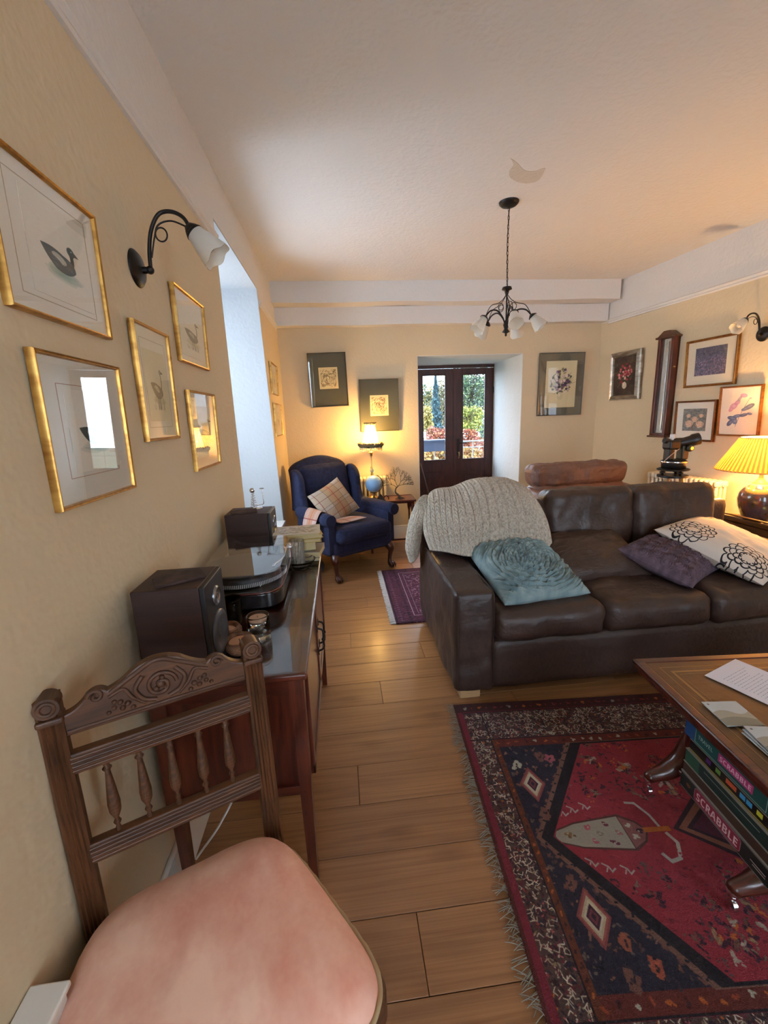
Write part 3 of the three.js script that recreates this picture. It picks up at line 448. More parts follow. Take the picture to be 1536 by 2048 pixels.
// the far wall
function onFar(name, label, tl, br, o) { const z = FZ + o.deep, a = onZ(tl[0], tl[1], z), b = onZ(br[0], br[1], z), w = b.x - a.x, h = a.y - b.y; return framed(name, label, { ...o, w, h, pos: [(a.x + b.x) / 2, (a.y + b.y) / 2, FZ + 0.012], art: o.artFn(w, h) }); }
const slate = std({ color: lin(0.085, 0.085, 0.06), roughness: 0.8 }), clipM = std({ color: lin(0.14, 0.13, 0.11), roughness: 0.3, metalness: 0.5 });
onFar('lithograph', 'small square print on a wide slate mount, hung above the blue armchair', [614, 706], [697, 812], { bar: 0.006, deep: 0.03, frameMat: clipM, mountMat: slate, artFn: (w, h) => [0.205, 0.225, 0.005, 0.02], artMap: lithoArt(31, '#d9c898'), group: 'square prints on slate mounts', tilt: 0.045, roll: 0.02, turn: 0.06 });
onFar('lithograph', 'small square print on a wide slate mount, behind the lit tassel lamp', [717, 759], [799, 861], { bar: 0.006, deep: 0.03, frameMat: clipM, mountMat: slate, artFn: (w, h) => [0.205, 0.225, 0, 0.0], artMap: lithoArt(32, '#dccb9c'), group: 'square prints on slate mounts', tilt: 0.045 });
const oliveM = std({ color: lin(0.13, 0.125, 0.085), roughness: 0.8 });
onFar('flower_print', 'tall print of dark violet flowers on an olive mount beside the door recess', [1079, 706], [1162, 829], { bar: 0.010, deep: 0.022, frameMat: clipM, mountMat: oliveM, artFn: (w, h) => [0.37, 0.52, 0, 0], artMap: bouquetArt(33, '#cfc49c', ['#4a3450', '#2e2a3a', '#6a4a5e', '#b9a4a0', '#d8c4bc'], ['#59614a', '#39402f', '#8a8f70'], { vase: '#c2b892' }), tilt: 0.03 });
// the lamp wall
function onRight(name, label, tl, br, o) { const a = onR(tl[0], tl[1], o.deep), b = onR(br[0], br[1], o.deep), w = Math.hypot(b.z - a.z, b.x - a.x), h = a.y - b.y, zc = (a.z + b.z) / 2; return framed(name, label, { ...o, w, h, pos: [RXAT(zc) - 0.014, (a.y + b.y) / 2, zc], turn: -PI / 2 + RPHI, art: o.artFn(w, h) }); }
const silver = std({ map: pixelTex(256, 256, (u, v) => { const n = pfbm(u, v, 20, 6, 75, 3); return lerp3([214, 208, 196], [120, 108, 92], n); }), metalness: 0.8, roughness: 0.32 });
onRight('flower_painting', 'small dark flower painting in a wide silver moulding', [1222, 708], [1274, 798], { bar: 0.056, deep: 0.045, frameMat: silver, profile: [[0, 0], [0, 0.022], [0.010, 0.034], [0.024, 0.028], [0.040, 0.044], [0.048, 0.04], [0.056, 0.02], [0.056, 0]], mountCol: lin(0.1, 0.08, 0.06), artFn: (w, h) => [w - 0.108, h - 0.108], artMap: bouquetArt(34, '#5a4c3c', ['#a23a44', '#c25a60', '#d8a49a', '#7c2a30'], ['#2c3020', '#444a2c'], { dark: true, dense: 1.4, vase: '#c8b8a0' }), glass: false, tilt: 0.03 });
const darkGold = std({ map: goldTex, color: lin(0.45, 0.36, 0.26), metalness: 0.7, roughness: 0.42 });
const blueArt = canvasTex(384, 256, (g, w, h) => { const r = rng(35); g.fillStyle = '#4c4a5c'; g.fillRect(0, 0, w, h); for (let i = 0; i < 1500; i++) { const y = r() * h; blot(g, r() * w, y, 3 + r() * 9, 2 + r() * 5, y < 90 ? ['#3c4060', '#54586e', '#7a6a70', '#2e3048'][i % 4] : ['#5a4a6a', '#3a3a58', '#84607a', '#a4788c', '#6a6a84', '#2e2c40'][i % 6], r() * 3, 0.7); } });
onRight('garden_painting', 'gold framed blue violet garden painting with a cream mount, highest of the three', [1376, 684], [1468, 768], { bar: 0.02, deep: 0.028, frameMat: darkGold, mountCol: lin(0.62, 0.54, 0.40), artFn: (w, h) => [w * 0.60, h * 0.58, 0.0, 0.01], artMap: blueArt, tilt: 0.04 });
const roseArt = canvasTex(256, 256, (g, w, h) => { const r = rng(36); g.fillStyle = '#6a6458'; g.fillRect(0, 0, w, h); for (let i = 0; i < 300; i++) blot(g, r() * w, r() * h, 6 + r() * 14, 4 + r() * 8, ['#7c7868', '#565044', '#8a7a68', '#4c4a3c'][i % 4], r() * 3, 0.6); for (const [x, y, R] of [[70, 170, 48], [188, 176, 46], [130, 120, 38], [60, 80, 26], [200, 80, 26]]) for (let k = 0; k < 26; k++) { const a = k * 0.9, q = R * (1 - k / 26); blot(g, x + Math.cos(a) * q * 0.4, y + Math.sin(a) * q * 0.4, q * 0.7, q * 0.5, ['#d8b088', '#c89470', '#e0c4a0', '#b87c5c'][k % 4], a, 0.7); } });
onRight('rose_painting', 'square framed painting of three peach roses in a pale mount', [1354, 803], [1424, 884], { bar: 0.016, deep: 0.028, frameMat: std({ map: goldTex, color: lin(0.30, 0.20, 0.13), metalness: 0.4, roughness: 0.5 }), mountCol: lin(0.68, 0.62, 0.50), artFn: (w, h) => [w * 0.58, h * 0.55, 0, 0.01], artMap: roseArt, tilt: 0.03 });
const botanArt = canvasTex(256, 384, (g, w, h) => { paperGround(g, w, h, '#d9cdbb'); const r = rng(37); g.strokeStyle = '#5c6470'; g.lineWidth = 3; g.beginPath(); g.moveTo(110, 320); g.quadraticCurveTo(140, 200, 190, 90); g.stroke(); for (const [x, y, rx, ry, a, c] of [[88, 150, 34, 22, -0.9, '#c08aa4'], [112, 120, 26, 16, -1.0, '#b078a0'], [150, 66, 24, 16, 0.2, '#b888a8'], [124, 92, 10, 26, 0.5, '#8a7a98'], [72, 176, 14, 22, 0.5, '#b884a0'], [196, 90, 8, 8, 0, '#c490a4'], [190, 158, 40, 18, -0.6, '#4a5878'], [164, 176, 24, 13, -0.4, '#5a688a'], [86, 250, 34, 18, 0.3, '#4c5c80'], [116, 232, 30, 14, -0.3, '#566488'], [160, 224, 28, 13, -0.3, '#4a5a7c'], [198, 214, 18, 10, 0.2, '#5a688a'], [72, 288, 16, 30, 0.5, '#4a5a80'], [104, 276, 18, 24, -0.3, '#5c6a8e']]) { blot(g, x, y, rx, ry, c, a, 0.95); blot(g, x + 4, y - 3, rx * 0.5, ry * 0.4, '#e0d0d4', a, 0.25); } });
onRight('botanical_print', 'tall botanical print of a pink rose with blue leaves in gilt frame', [1444, 774], [1514, 874], { bar: 0.014, deep: 0.026, frameMat: std({ map: goldTex, color: lin(0.55, 0.38, 0.26), metalness: 0.6, roughness: 0.4 }), mountCol: lin(0.70, 0.64, 0.56), artFn: (w, h) => [w - 0.03, h - 0.03], artMap: botanArt, tilt: 0.05 });
// stick barometer
{
  const a = onR(1330, 664, 0.05), b = onR(1316, 871, 0.05), h = a.y - b.y, w = 0.175;
  const t = thing('barometer', 'tall dark wooden stick barometer with a white engraved scale behind glass', 'barometer', [RXAT((a.z + b.z) / 2 + 0.02) - 0.001, b.y, (a.z + b.z) / 2 + 0.02], -PI / 2 + RPHI);
  const D = 0.075;
  mesh('case', metreUV(join([spanBox([-w / 2, 0, 0], [-w / 2 + 0.028, h - 0.06, D], 0.003), spanBox([w / 2 - 0.028, 0, 0], [w / 2, h - 0.06, D], 0.003), spanBox([-w / 2, 0, 0], [w / 2, h - 0.06, 0.02]), spanBox([-w / 2, 0, 0], [w / 2, 0.025, D], 0.003)]), 'y'), M.mahogany, t);
  mesh('cornice', metreUV(join([spanBox([-w / 2 - 0.018, h - 0.062, 0], [w / 2 + 0.018, h - 0.045, D + 0.018], 0.004), at(extrude(shapeOf([[-w / 2 - 0.01, 0], [w / 2 + 0.01, 0], [0.03, 0.05], [-0.03, 0.05]]), D + 0.006, 0.003), 0, h - 0.046, 0)]), 'x'), M.oakDark, t);
  mesh('plinth', metreUV(spanBox([-w / 2 - 0.015, -0.016, 0], [w / 2 + 0.015, 0.002, D + 0.014], 0.003), 'x'), M.oakDark, t);
  const sc = canvasTex(96, 768, (g, W, H) => { g.fillStyle = '#cfc9ba'; g.fillRect(0, 0, W, H); g.strokeStyle = '#4a463e'; g.fillStyle = '#4a463e'; g.lineWidth = 1; for (let y = 10; y < H - 10; y += 6) { const l = y % 30 < 6 ? 24 : 12; g.beginPath(); g.moveTo(16, y); g.lineTo(16 + l, y); g.stroke(); g.beginPath(); g.moveTo(W - 16, y + 3); g.lineTo(W - 16 - l * 0.7, y + 3); g.stroke(); } });
  mesh('scale_plate', box(w - 0.056, h - 0.09, 0.003, 0, (h - 0.06) / 2 + 0.01, 0.024), std({ map: sc, roughness: 0.6 }), t, 'white engraved scale plate');
  mesh('tube', cyl(0.006, 0.006, h - 0.14, 0.0, 0.05, 0.034, 10), std({ color: lin(0.55, 0.55, 0.52), roughness: 0.15, metalness: 0.6 }), t);
  mesh('pointer', box(0.03, 0.004, 0.004, 0.02, h * 0.66, 0.034), M.brass, t, 'brass pointer'); mesh('knob', at(cyl(0.007, 0.007, 0.012, 0, 0, 0, 12), w / 2, h * 0.66, D * 0.6, 0, 0, -PI / 2), M.brass, t, 'brass knob');
  mesh('glass', box(w - 0.056, h - 0.09, 0.002, 0, (h - 0.06) / 2 + 0.01, D - 0.016), M.glass, t);
}
// swan-neck wall lamps: plate against the wall, arm, scroll, cup and frosted tulip shade. Local: wall plane z = 0, arm reaches along +x and out along +z
const frost = phys({ color: lin(0.86, 0.82, 0.74), transmission: 0.55, thickness: 0, roughness: 0.55, ior: 1.45 });
function tulipShade(L, r0, r1) { const p = [[r0 * 0.2, 0], [r0, 0.004], [r0 * 1.12, L * 0.2], [mix(r0, r1, 0.55), L * 0.55], [r1, L], [r1 - 0.003, L], [mix(r0, r1, 0.55) - 0.003, L * 0.55], [r0 * 1.12 - 0.003, L * 0.2], [r0 - 0.003, 0.007], [r0 * 0.2, 0.007]]; return p; }
function tulip(L, r0, r1) { const g = lathe(tulipShade(L, r0, r1), 30), p = g.attributes.position; for (let i = 0; i < p.count; i++) { const y = p.getY(i), a = Math.atan2(p.getZ(i), p.getX(i)), k = Math.pow(clamp(y / L, 0, 1), 3); p.setY(i, y + 0.004 * k * Math.cos(a * 5)); } g.computeVertexNormals(); return g; }
function aim(g, p, d) { const q = new THREE.Quaternion().setFromUnitVectors(V(0, 1, 0), d.clone().normalize()); g.applyQuaternion(q); g.translate(p.x, p.y, p.z); return g; }
function wallLamp(label, pos, turn, reach, lift, tip) {              // local: wall plane z = 0, the arm reaches out along +z
  const t = thing('wall_lamp', label, 'wall lamp', pos, turn, 'swan neck wall lamps');
  const pl = lathe([[0, 0.020], [0.02, 0.018], [0.042, 0.012], [0.052, 0.004], [0.054, 0]], 32); pl.rotateX(PI / 2); mesh('wall_plate', join([pl, at(cyl(0.011, 0.009, 0.03, 0, 0, 0, 14), 0, -0.005, 0.012, PI / 2), new THREE.SphereGeometry(0.012, 14, 10).translate(0, -0.005, 0.040)]), M.blackIron, t);
  const e = V(0, lift, reach), top = lift + 0.045;
  mesh('arm', tube([V(0, -0.005, 0.042), V(0, 0.05, 0.046), V(0, top * 0.72, 0.062), V(0, top * 0.97, reach * 0.52), V(0, top, reach * 0.72), V(0, lift + 0.030, reach * 0.90), e], 0.0058, 56, 10), M.blackIron, t);
  const loop = []; for (let i = 0; i <= 20; i++) { const q = i / 20 * 2 * PI; loop.push(V(0, top * 0.60 + 0.019 * Math.sin(q), reach * 0.50 + 0.017 * Math.cos(q))); }
  mesh('scroll', join([tube([V(0, 0.03, 0.050), V(0, top * 0.55, 0.066), V(0, top * 0.76, reach * 0.46), V(0, top * 0.84, reach * 0.68), e], 0.0026, 40, 8), tube(loop, 0.0024, 40, 8)]), M.blackIron, t);
  const dir = V(...tip).normalize();
  mesh('cup', aim(lathe([[0.004, -0.012], [0.012, -0.010], [0.022, 0.004], [0.028, 0.016], [0.026, 0.02], [0.018, 0.01], [0.004, 0.006]], 24), e, dir), M.blackIron, t);
  mesh('shade', aim(tulip(0.10, 0.025, 0.048), e.clone().addScaledVector(dir, 0.006), dir), frost, t, 'frosted glass tulip shade');
  mesh('bulb', aim(lathe([[0, 0.0], [0.011, 0.0], [0.011, 0.022], [0.018, 0.04], [0.02, 0.055], [0.014, 0.068], [0, 0.073]], 16), e.clone().addScaledVector(dir, 0.012), dir), std({ color: lin(0.6, 0.58, 0.54), roughness: 0.25 }), t);
  return t;
}
{
  const c = onX(272, 537, LX), e = onZ(380, 457, c.z), tp = onZ(432, 512, c.z); wallLamp('black swan neck wall lamp with unlit frosted shade among the gilt bird prints', [LX + 0.001, c.y, c.z], PI / 2, e.x - LX, e.y - c.y, [0, tp.y - e.y, tp.x - e.x]);
  const d = onR(1527, 668); wallLamp('black swan neck wall lamp with frosted shade above the pleated yellow lamp', [RXAT(d.z) - 0.001, d.y, d.z], -PI / 2 + RPHI, 0.185, 0.10, [0, -0.62, 0.8]);
}
// five-armed chandelier
{
  const c = onY(1018, 404, CY), y0 = CY, low = 0.80, t = thing('chandelier', 'black five armed chandelier with frosted shades hanging on a chain', 'chandelier', [c.x, CY - low, c.z]);
  mesh('ceiling_rose', lathe([[0, low - 0.03], [0.02, low - 0.028], [0.05, low - 0.02], [0.062, low - 0.008], [0.064, low]], 32), M.blackIron, t);
  const yTop = low - 0.515;
  const links = []; let k = 0; for (let y = low - 0.04; y > yTop + 0.01; y -= 0.026, k++) { const g = new THREE.TorusGeometry(0.0085, 0.0019, 6, 14); g.scale(0.72, 1.75, 1); if (k % 2) g.rotateY(PI / 2); g.translate(0.0015 * Math.sin(y * 9), y, 0); links.push(g); }
  mesh('chain', join(links), M.blackIron, t);
  mesh('cable', tube([[0.003, low - 0.03, 0.004], [-0.004, low - 0.25, -0.004], [0.004, yTop, 0.003]], 0.0022, 20, 6), M.blackIron, t);
  mesh('stem', join([lathe([[0, yTop + 0.012], [0.03, yTop + 0.008], [0.034, yTop - 0.006], [0.016, yTop - 0.014], [0.012, yTop - 0.03], [0.008, yTop - 0.04], [0.005, yTop - 0.05], [0.005, 0.09], [0.014, 0.075], [0.02, 0.055], [0.012, 0.03], [0.026, 0.01], [0.006, 0.0], [0.008, -0.012], [0, -0.02]], 20)]), M.blackIron, t);
  for (let i = 0; i < 5; i++) {
    const a = i / 5 * 2 * PI + PI / 2 + 0.1, P = (r, y) => V(Math.cos(a) * r, y, Math.sin(a) * r), e = P(0.165, 0.10);
    mesh('arm', tube([P(0.012, 0.07), P(0.03, 0.105), P(0.075, 0.145), P(0.125, 0.14), e], 0.005, 30, 8), M.blackIron, t);
    const lp = []; for (let q = 0; q <= 18; q++) { const w = q / 18 * 2 * PI; lp.push(P(0.045 + 0.020 * Math.cos(w), 0.170 + 0.022 * Math.sin(w))); }
    mesh('scroll', join([tube([P(0.006, yTop - 0.04), P(0.03, 0.215), P(0.062, 0.192), P(0.12, 0.172), e], 0.0024, 36, 6), tube(lp, 0.0022, 30, 6)]), M.blackIron, t);
    const dir = V(Math.cos(a) * 0.62, -0.78, Math.sin(a) * 0.62).normalize();
    mesh('cup', aim(lathe([[0.003, -0.01], [0.012, -0.008], [0.028, 0.006], [0.030, 0.012], [0.018, 0.008], [0.003, 0.005]], 20), e, dir), M.blackIron, t);
    mesh('shade', aim(tulip(0.10, 0.024, 0.05), e.clone().addScaledVector(dir, 0.004), dir), frost, t, 'frosted glass tulip shade');
  }
}

// ---------------------------------------------------------------- upholstery materials
const leatherTex = (a, b, seed) => pixelTex(512, 512, (u, v) => { const n = pfbm(u, v, 4, 4, seed, 4), c = pfbm(u, v, 40, 40, seed + 5, 3), s = pfbm(u, v, 6, 24, seed + 9, 3); return lerp3(hexRGB(a), hexRGB(b), clamp(0.5 * n + 0.25 * c + 0.45 * s - 0.1, 0, 1)); });
const leatherBump = pixelTex(512, 512, (u, v) => { const a = pfbm(u, v, 70, 70, 81, 3), b = pfbm(u, v, 9, 22, 82, 4); return 255 * clamp(0.45 * a + 0.55 * (1 - Math.abs(b - 0.5) * 2.4), 0, 1); }, { srgb: false });
M.leather = std({ map: leatherTex(0x4c382f, 0x2d1f1a, 83), roughness: 0.46, bumpMap: leatherBump, bumpScale: 0.0035 });
M.tanLeather = std({ map: leatherTex(0x8c6c60, 0x62473d, 86), roughness: 0.46, bumpMap: leatherBump, bumpScale: 0.003 });
const weaveBump = pixelTex(256, 256, (u, v) => 127 + 90 * Math.sin(u * 2 * PI * 64) * Math.sin(v * 2 * PI * 64) + 40 * (pn(u * 128, v * 128, 128, 128, 91) - 0.5), { srgb: false, rx: 4, ry: 4 });
M.navy = std({ map: pixelTex(256, 256, (u, v) => lerp3([34, 41, 78], [16, 20, 42], pfbm(u, v, 24, 24, 95, 4)), { rx: 2, ry: 2 }), roughness: 0.95, bumpMap: weaveBump, bumpScale: 0.0008 });
M.darkLeg = phys({ map: mahogany, color: lin(0.6, 0.5, 0.45), roughness: 0.3, clearcoat: 0.4, clearcoatRoughness: 0.2 });
M.blondWood = std({ color: lin(0.40, 0.24, 0.11), roughness: 0.5 });

// ---------------------------------------------------------------- dark leather sofa
const SO = { x0: 0.52, x1: 2.70, zf: -1.89, zb: -2.86 };
{
  const t = thing('leather_sofa', 'dark brown leather three seat sofa with broad square arms', 'sofa', [(SO.x0 + SO.x1) / 2, 0, (SO.zf + SO.zb) / 2]);
  const cx = (SO.x0 + SO.x1) / 2, cz = (SO.zf + SO.zb) / 2, P = (g, x, y, z) => g.translate(x - cx, y, z - cz), aw = 0.205, D = SO.zf - SO.zb;
  mesh('base', P(puff(SO.x1 - SO.x0 - 2 * aw + 0.02, 0.28, D - 0.04, 0.02, { bulge: 0.004, wr: 0.006, f: 5, n: 40, seed: 3 }), cx, 0.175, cz), M.leather, t);
  for (const s of [0, 1]) {
    const x = s ? SO.x1 - aw / 2 : SO.x0 + aw / 2;
    const arm = mesh('arm', P(puff(aw, 0.555, D, 0.028, { bulge: 0.008, wr: 0.010, f: 6, n: 44, seed: 8 + s }), x, 0.318, cz), M.leather, t);
    const e = aw / 2 - 0.012, yy = 0.585, z0 = SO.zf - cz - 0.012, z1 = SO.zb - cz + 0.02;
    mesh('seam_piping', join([tube([[x - cx - e, 0.06, z0 + 0.008], [x - cx - e, 0.3, z0 + 0.010], [x - cx - e, yy, z0], [x - cx - e, yy + 0.006, z0 - 0.05], [x - cx - e, yy + 0.006, z1]], 0.0035, 60, 6), tube([[x - cx + e, 0.06, z0 + 0.008], [x - cx + e, 0.3, z0 + 0.010], [x - cx + e, yy, z0], [x - cx + e, yy + 0.006, z0 - 0.05], [x - cx + e, yy + 0.006, z1]], 0.0035, 60, 6)]), M.leather, arm);
  }
  mesh('back', P(puff(SO.x1 - SO.x0 - 0.02, 0.72, 0.20, 0.05, { bulge: 0.01, wr: 0.008, f: 5, n: 40, seed: 14 }), cx, 0.45, SO.zb + 0.11), M.leather, t);
  const sx = [SO.x0 + aw, 1.312, 1.912, SO.x1 - aw];
  for (let k = 0; k < 3; k++) {
    const a = sx[k] + 0.003, b = sx[k + 1] - 0.003;
    mesh('seat_cushion', P(puff(b - a, 0.165, 0.74, 0.05, { bulge: 0.022, wr: 0.011, f: 7, n: 40, seed: 20 + k * 7 }), (a + b) / 2, 0.392, SO.zf - 0.355), M.leather, t);
    const bc = puff(b - a - (k ? 0 : 0.04), k ? 0.50 : 0.45, 0.20, 0.055, { bulge: 0.014, wr: 0.014, f: 6, n: 36, seed: 50 + k * 5 }); at(bc, 0, 0, 0, -0.12);
    mesh('back_cushion', P(bc, (a + b) / 2 + (k ? 0 : 0.02), k ? 0.685 : 0.665, -2.635), M.leather, t);
  }
  for (const [x, z] of [[SO.x0 + 0.06, SO.zf - 0.06], [SO.x1 - 0.06, SO.zf - 0.06], [SO.x0 + 0.06, SO.zb + 0.06], [SO.x1 - 0.06, SO.zb + 0.06]]) mesh('foot', P(box(0.11, 0.05, 0.09, 0, 0.025, 0, 0.006), x + (x < cx ? 0.02 : -0.02), 0, z), M.blondWood, t, 'pale wooden block foot');
}
// cable knit throw over the corner of the sofa
{
  const knit = pixelTex(512, 512, (u, v) => { const n = pfbm(u, v, 60, 60, 101, 3); return lerp3([196, 186, 170], [138, 128, 114], n * n * 1.3); }, { rx: 3, ry: 3 });
  const knitBump = pixelTex(512, 512, (u, v) => { const c = (u * 12) % 1, row = v * 26 + (c < 0.5 ? c * 2 : (1 - c) * 2) * 1.0, col = Math.abs(c - 0.5) * 2; return 255 * clamp(0.35 + 0.5 * Math.abs(Math.sin(row * PI)) * (1 - Math.pow(col, 6)) + 0.12 * pn(u * 150, v * 150, 150, 150, 105), 0, 1); }, { srgb: false, rx: 1, ry: 1 });
  const mat = std({ map: knit, roughness: 1, bumpMap: knitBump, bumpScale: 0.003 });
  const cab = (u, v) => { const c = (u * 18) % 1, x = Math.abs(c - 0.5) * 2, h = c < 0.5 ? c : 1 - c, lat = Math.abs(Math.sin((u * 18 + v * 24) * PI)) * Math.abs(Math.sin((u * 18 - v * 24) * PI)), cable = (1 - Math.pow(x, 5)) * (0.3 + 0.7 * Math.sqrt(Math.abs(Math.sin((v * 30 + h * 1.7) * PI)))), k = smooth(0.36, 0.42, v + 0.12 * u); return 0.016 * mix(1 - 1.25 * lat, cable, k); };
  const c = [0.9, 0, -2.6], L = (x, y, z) => V(x - c[0], y, z - c[2]);
  const main = [
    [L(0.60, 0.80, -2.93), L(0.575, 0.875, -2.84), L(0.535, 0.855, -2.70), L(0.50, 0.73, -2.58), L(0.515, 0.635, -2.47)],
    [L(0.66, 0.80, -2.96), L(0.65, 0.915, -2.87), L(0.62, 0.915, -2.70), L(0.60, 0.78, -2.53), L(0.60, 0.640, -2.40)],
    [L(0.76, 0.82, -2.98), L(0.76, 0.925, -2.88), L(0.74, 0.925, -2.68), L(0.71, 0.82, -2.47), L(0.68, 0.635, -2.33)],
    [L(0.90, 0.84, -2.99), L(0.90, 0.968, -2.88), L(0.89, 0.978, -2.66), L(0.87, 0.84, -2.47), L(0.83, 0.60, -2.36)],
    [L(1.06, 0.84, -2.99), L(1.06, 0.970, -2.88), L(1.07, 0.980, -2.66), L(1.07, 0.83, -2.45), L(1.06, 0.53, -2.36)],
    [L(1.17, 0.83, -2.99), L(1.18, 0.955, -2.88), L(1.20, 0.962, -2.66), L(1.245, 0.80, -2.445), L(1.29, 0.495, -2.385)]];
  const flap = [
    [L(0.62, 0.78, -2.95), L(0.57, 0.87, -2.88), L(0.50, 0.80, -2.84), L(0.462, 0.63, -2.84), L(0.452, 0.475, -2.83)],
    [L(0.60, 0.80, -2.93), L(0.56, 0.885, -2.82), L(0.490, 0.79, -2.77), L(0.448, 0.63, -2.77), L(0.440, 0.465, -2.77)],
    [L(0.60, 0.82, -2.86), L(0.565, 0.88, -2.76), L(0.500, 0.79, -2.69), L(0.462, 0.64, -2.69), L(0.452, 0.485, -2.70)],
    [L(0.63, 0.84, -2.80), L(0.585, 0.88, -2.70), L(0.525, 0.80, -2.64), L(0.495, 0.68, -2.64), L(0.480, 0.545, -2.66)]];
  const g1 = drape(main, 260, 210, 0.014, cab), g2 = drape(flap, 90, 160, 0.02, (u, v) => cab(u * 0.4, v * 0.8));
  // uv in metres, roughly
  for (const [g, a, b] of [[g1, 0.9, 0.85], [g2, 0.35, 0.6]]) { const uv = g.attributes.uv; for (let i = 0; i < uv.count; i++) uv.setXY(i, uv.getX(i) * a, uv.getY(i) * b); }
  const o = solo('knitted_throw', 'cream cable knit throw draped over the sofa corner', 'throw', join([g1, g2]), mat, c); o.material.side = THREE.DoubleSide;
}
// scatter cushions
function cushion(name, label, geo, mat, pos, rot) { const m = solo(name, label, 'cushion', geo, mat, pos); m.rotation.set(...rot, 'YXZ'); return m; }
{
  const rr = rng(9), ph = [...Array(40)].map(() => rr() * 6);
  const ruffle = (x, y) => { const d = Math.hypot(x * 1.0 - 0.01, y * 1.15 + 0.02), a = Math.atan2(y, x), k = d / 0.029 + 0.32 * Math.sin(a * 5 + ph[Math.min(39, Math.floor(d / 0.02))]), f = k - Math.floor(k); return 0.026 * Math.pow(f, 0.8) * (1 - smooth(0.92, 1, f)) + 0.006 * Math.sin(a * 22 + Math.floor(k) * 2.1) * f; };
  const tex = pixelTex(256, 256, (u, v) => lerp3([148, 164, 162], [98, 120, 124], pfbm(u, v, 14, 14, 111, 4)));
  cushion('ruffled_cushion', 'grey teal cushion with concentric ruffles leaning on the knitted throw', pillow(0.50, 0.52, 0.17, { n: 220, relief: ruffle, seed: 2, pinch: 0.03, pow: 0.42 }), std({ map: tex, roughness: 0.95 }), [1.00, 0.575, -2.20], [-PI / 2 + 0.30, 0.12, 0]);
  cushion('leather_cushion', 'dark brown leather cushion lying flat against the sofa back', pillow(0.58, 0.42, 0.19, { n: 44, seed: 5, wr: 0.012, pinch: 0.05, pow: 0.45 }), M.leather, [1.50, 0.575, -2.36], [-PI / 2 + 0.42, 0.05, 0]);
  const rose = (x, y) => { const s = 0.062, gx = (x + 9.3 * s) / s, gy = (y + 9.1 * s) / s, ox = Math.floor(gy) % 2 ? 0.5 : 0, fx = ((gx + ox) % 1) - 0.5, fy = (gy % 1) - 0.5, d = Math.hypot(fx, fy), a = Math.atan2(fy, fx); return 0.014 * Math.max(0, 1 - d * 1.9) + 0.005 * Math.sin(d * 34 + a * 2) * (d < 0.5 ? 1 : 0); };
  cushion('rosette_cushion', 'dusky purple cushion covered in fabric rosettes', pillow(0.44, 0.42, 0.16, { n: 130, relief: rose, seed: 8, pow: 0.45 }), std({ map: pixelTex(256, 256, (u, v) => lerp3([112, 92, 102], [66, 50, 60], pfbm(u, v, 20, 20, 121, 4))), roughness: 0.95 }), [1.90, 0.565, -2.22], [-PI / 2 + 0.30, 0.55, 0]);
  const flor = canvasTex(512, 512, (g, w, h) => {
    g.fillStyle = '#cdbfb0'; g.fillRect(0, 0, w, h); const r = rng(3);
    for (let i = 0; i < 900; i++) { g.globalAlpha = 0.06; g.fillStyle = r() > 0.5 ? '#fff' : '#786858'; g.fillRect(r() * w, r() * h, 3, 3); } g.globalAlpha = 1; g.strokeStyle = '#16141a'; g.lineCap = 'round';
    const flower = (cx, cy, R, n) => { for (let ring = 1; ring <= n; ring++) { const q = R * ring / n, c = 5 + ring * 2; for (let i = 0; i < c; i++) { const a = i / c * 2 * PI + ring * 0.4; g.lineWidth = 4 + r() * 3; g.beginPath(); g.arc(cx + Math.cos(a) * q, cy + Math.sin(a) * q * 0.9, R / n * 0.85, a - 1.5, a + 1.5); g.stroke(); } } };
    flower(105, 130, 88, 4); flower(80, 400, 92, 4); flower(470, 60, 70, 3);
  });
  cushion('floral_cushion', 'large off white cushion with black outlined flowers at the sofa end', pillow(0.60, 0.60, 0.19, { n: 44, seed: 12, pinch: 0.05, pow: 0.45, wr: 0.008 }), std({ map: flor, roughness: 0.95 }), [2.33, 0.60, -2.28], [-PI / 2 + 0.32, 0.45, 0]);
}
// ---------------------------------------------------------------- tan leather armchair behind the sofa
{
  const t = thing('leather_armchair', 'tan leather armchair with a rolled head cushion behind the sofa', 'armchair', [2.27, 0, -3.62], 0.05);
  const q = puff(0.98, 0.215, 0.22, 0.065, { bulge: 0.014, wr: 0.018, f: 7, n: 44, seed: 31 }); { const p = q.attributes.position; for (let i = 0; i < p.count; i++) { const y = p.getY(i); p.setX(i, p.getX(i) * (1 + 0.35 * (y) / 1.0)); } q.computeVertexNormals(); }
  mesh('head_cushion', q.translate(0, 0.845, -0.27), M.tanLeather, t);
  mesh('backrest', at(puff(0.94, 0.42, 0.20, 0.06, { bulge: 0.02, wr: 0.014, n: 34, seed: 32 }), 0, 0.56, -0.25, -0.1), M.tanLeather, t);
  mesh('seat', puff(0.70, 0.2, 0.66, 0.06, { bulge: 0.03, wr: 0.012, n: 34, seed: 33 }).translate(0, 0.36, 0.04), M.tanLeather, t);
  for (const s of [-1, 1]) mesh('arm', at(puff(0.16, 0.64, 0.80, 0.06, { bulge: 0.012, wr: 0.01, n: 34, seed: 34 + s }), s * 0.46, 0.40, 0.02, 0.05), M.tanLeather, t);
  mesh('base', box(0.9, 0.14, 0.74, 0, 0.14, 0, 0.02), M.tanLeather, t);
  for (const [x, z] of [[-0.4, 0.3], [0.4, 0.3], [-0.4, -0.3], [0.4, -0.3]]) mesh('foot', cyl(0.02, 0.028, 0.08, x, 0, z, 12), M.darkLeg, t);
}
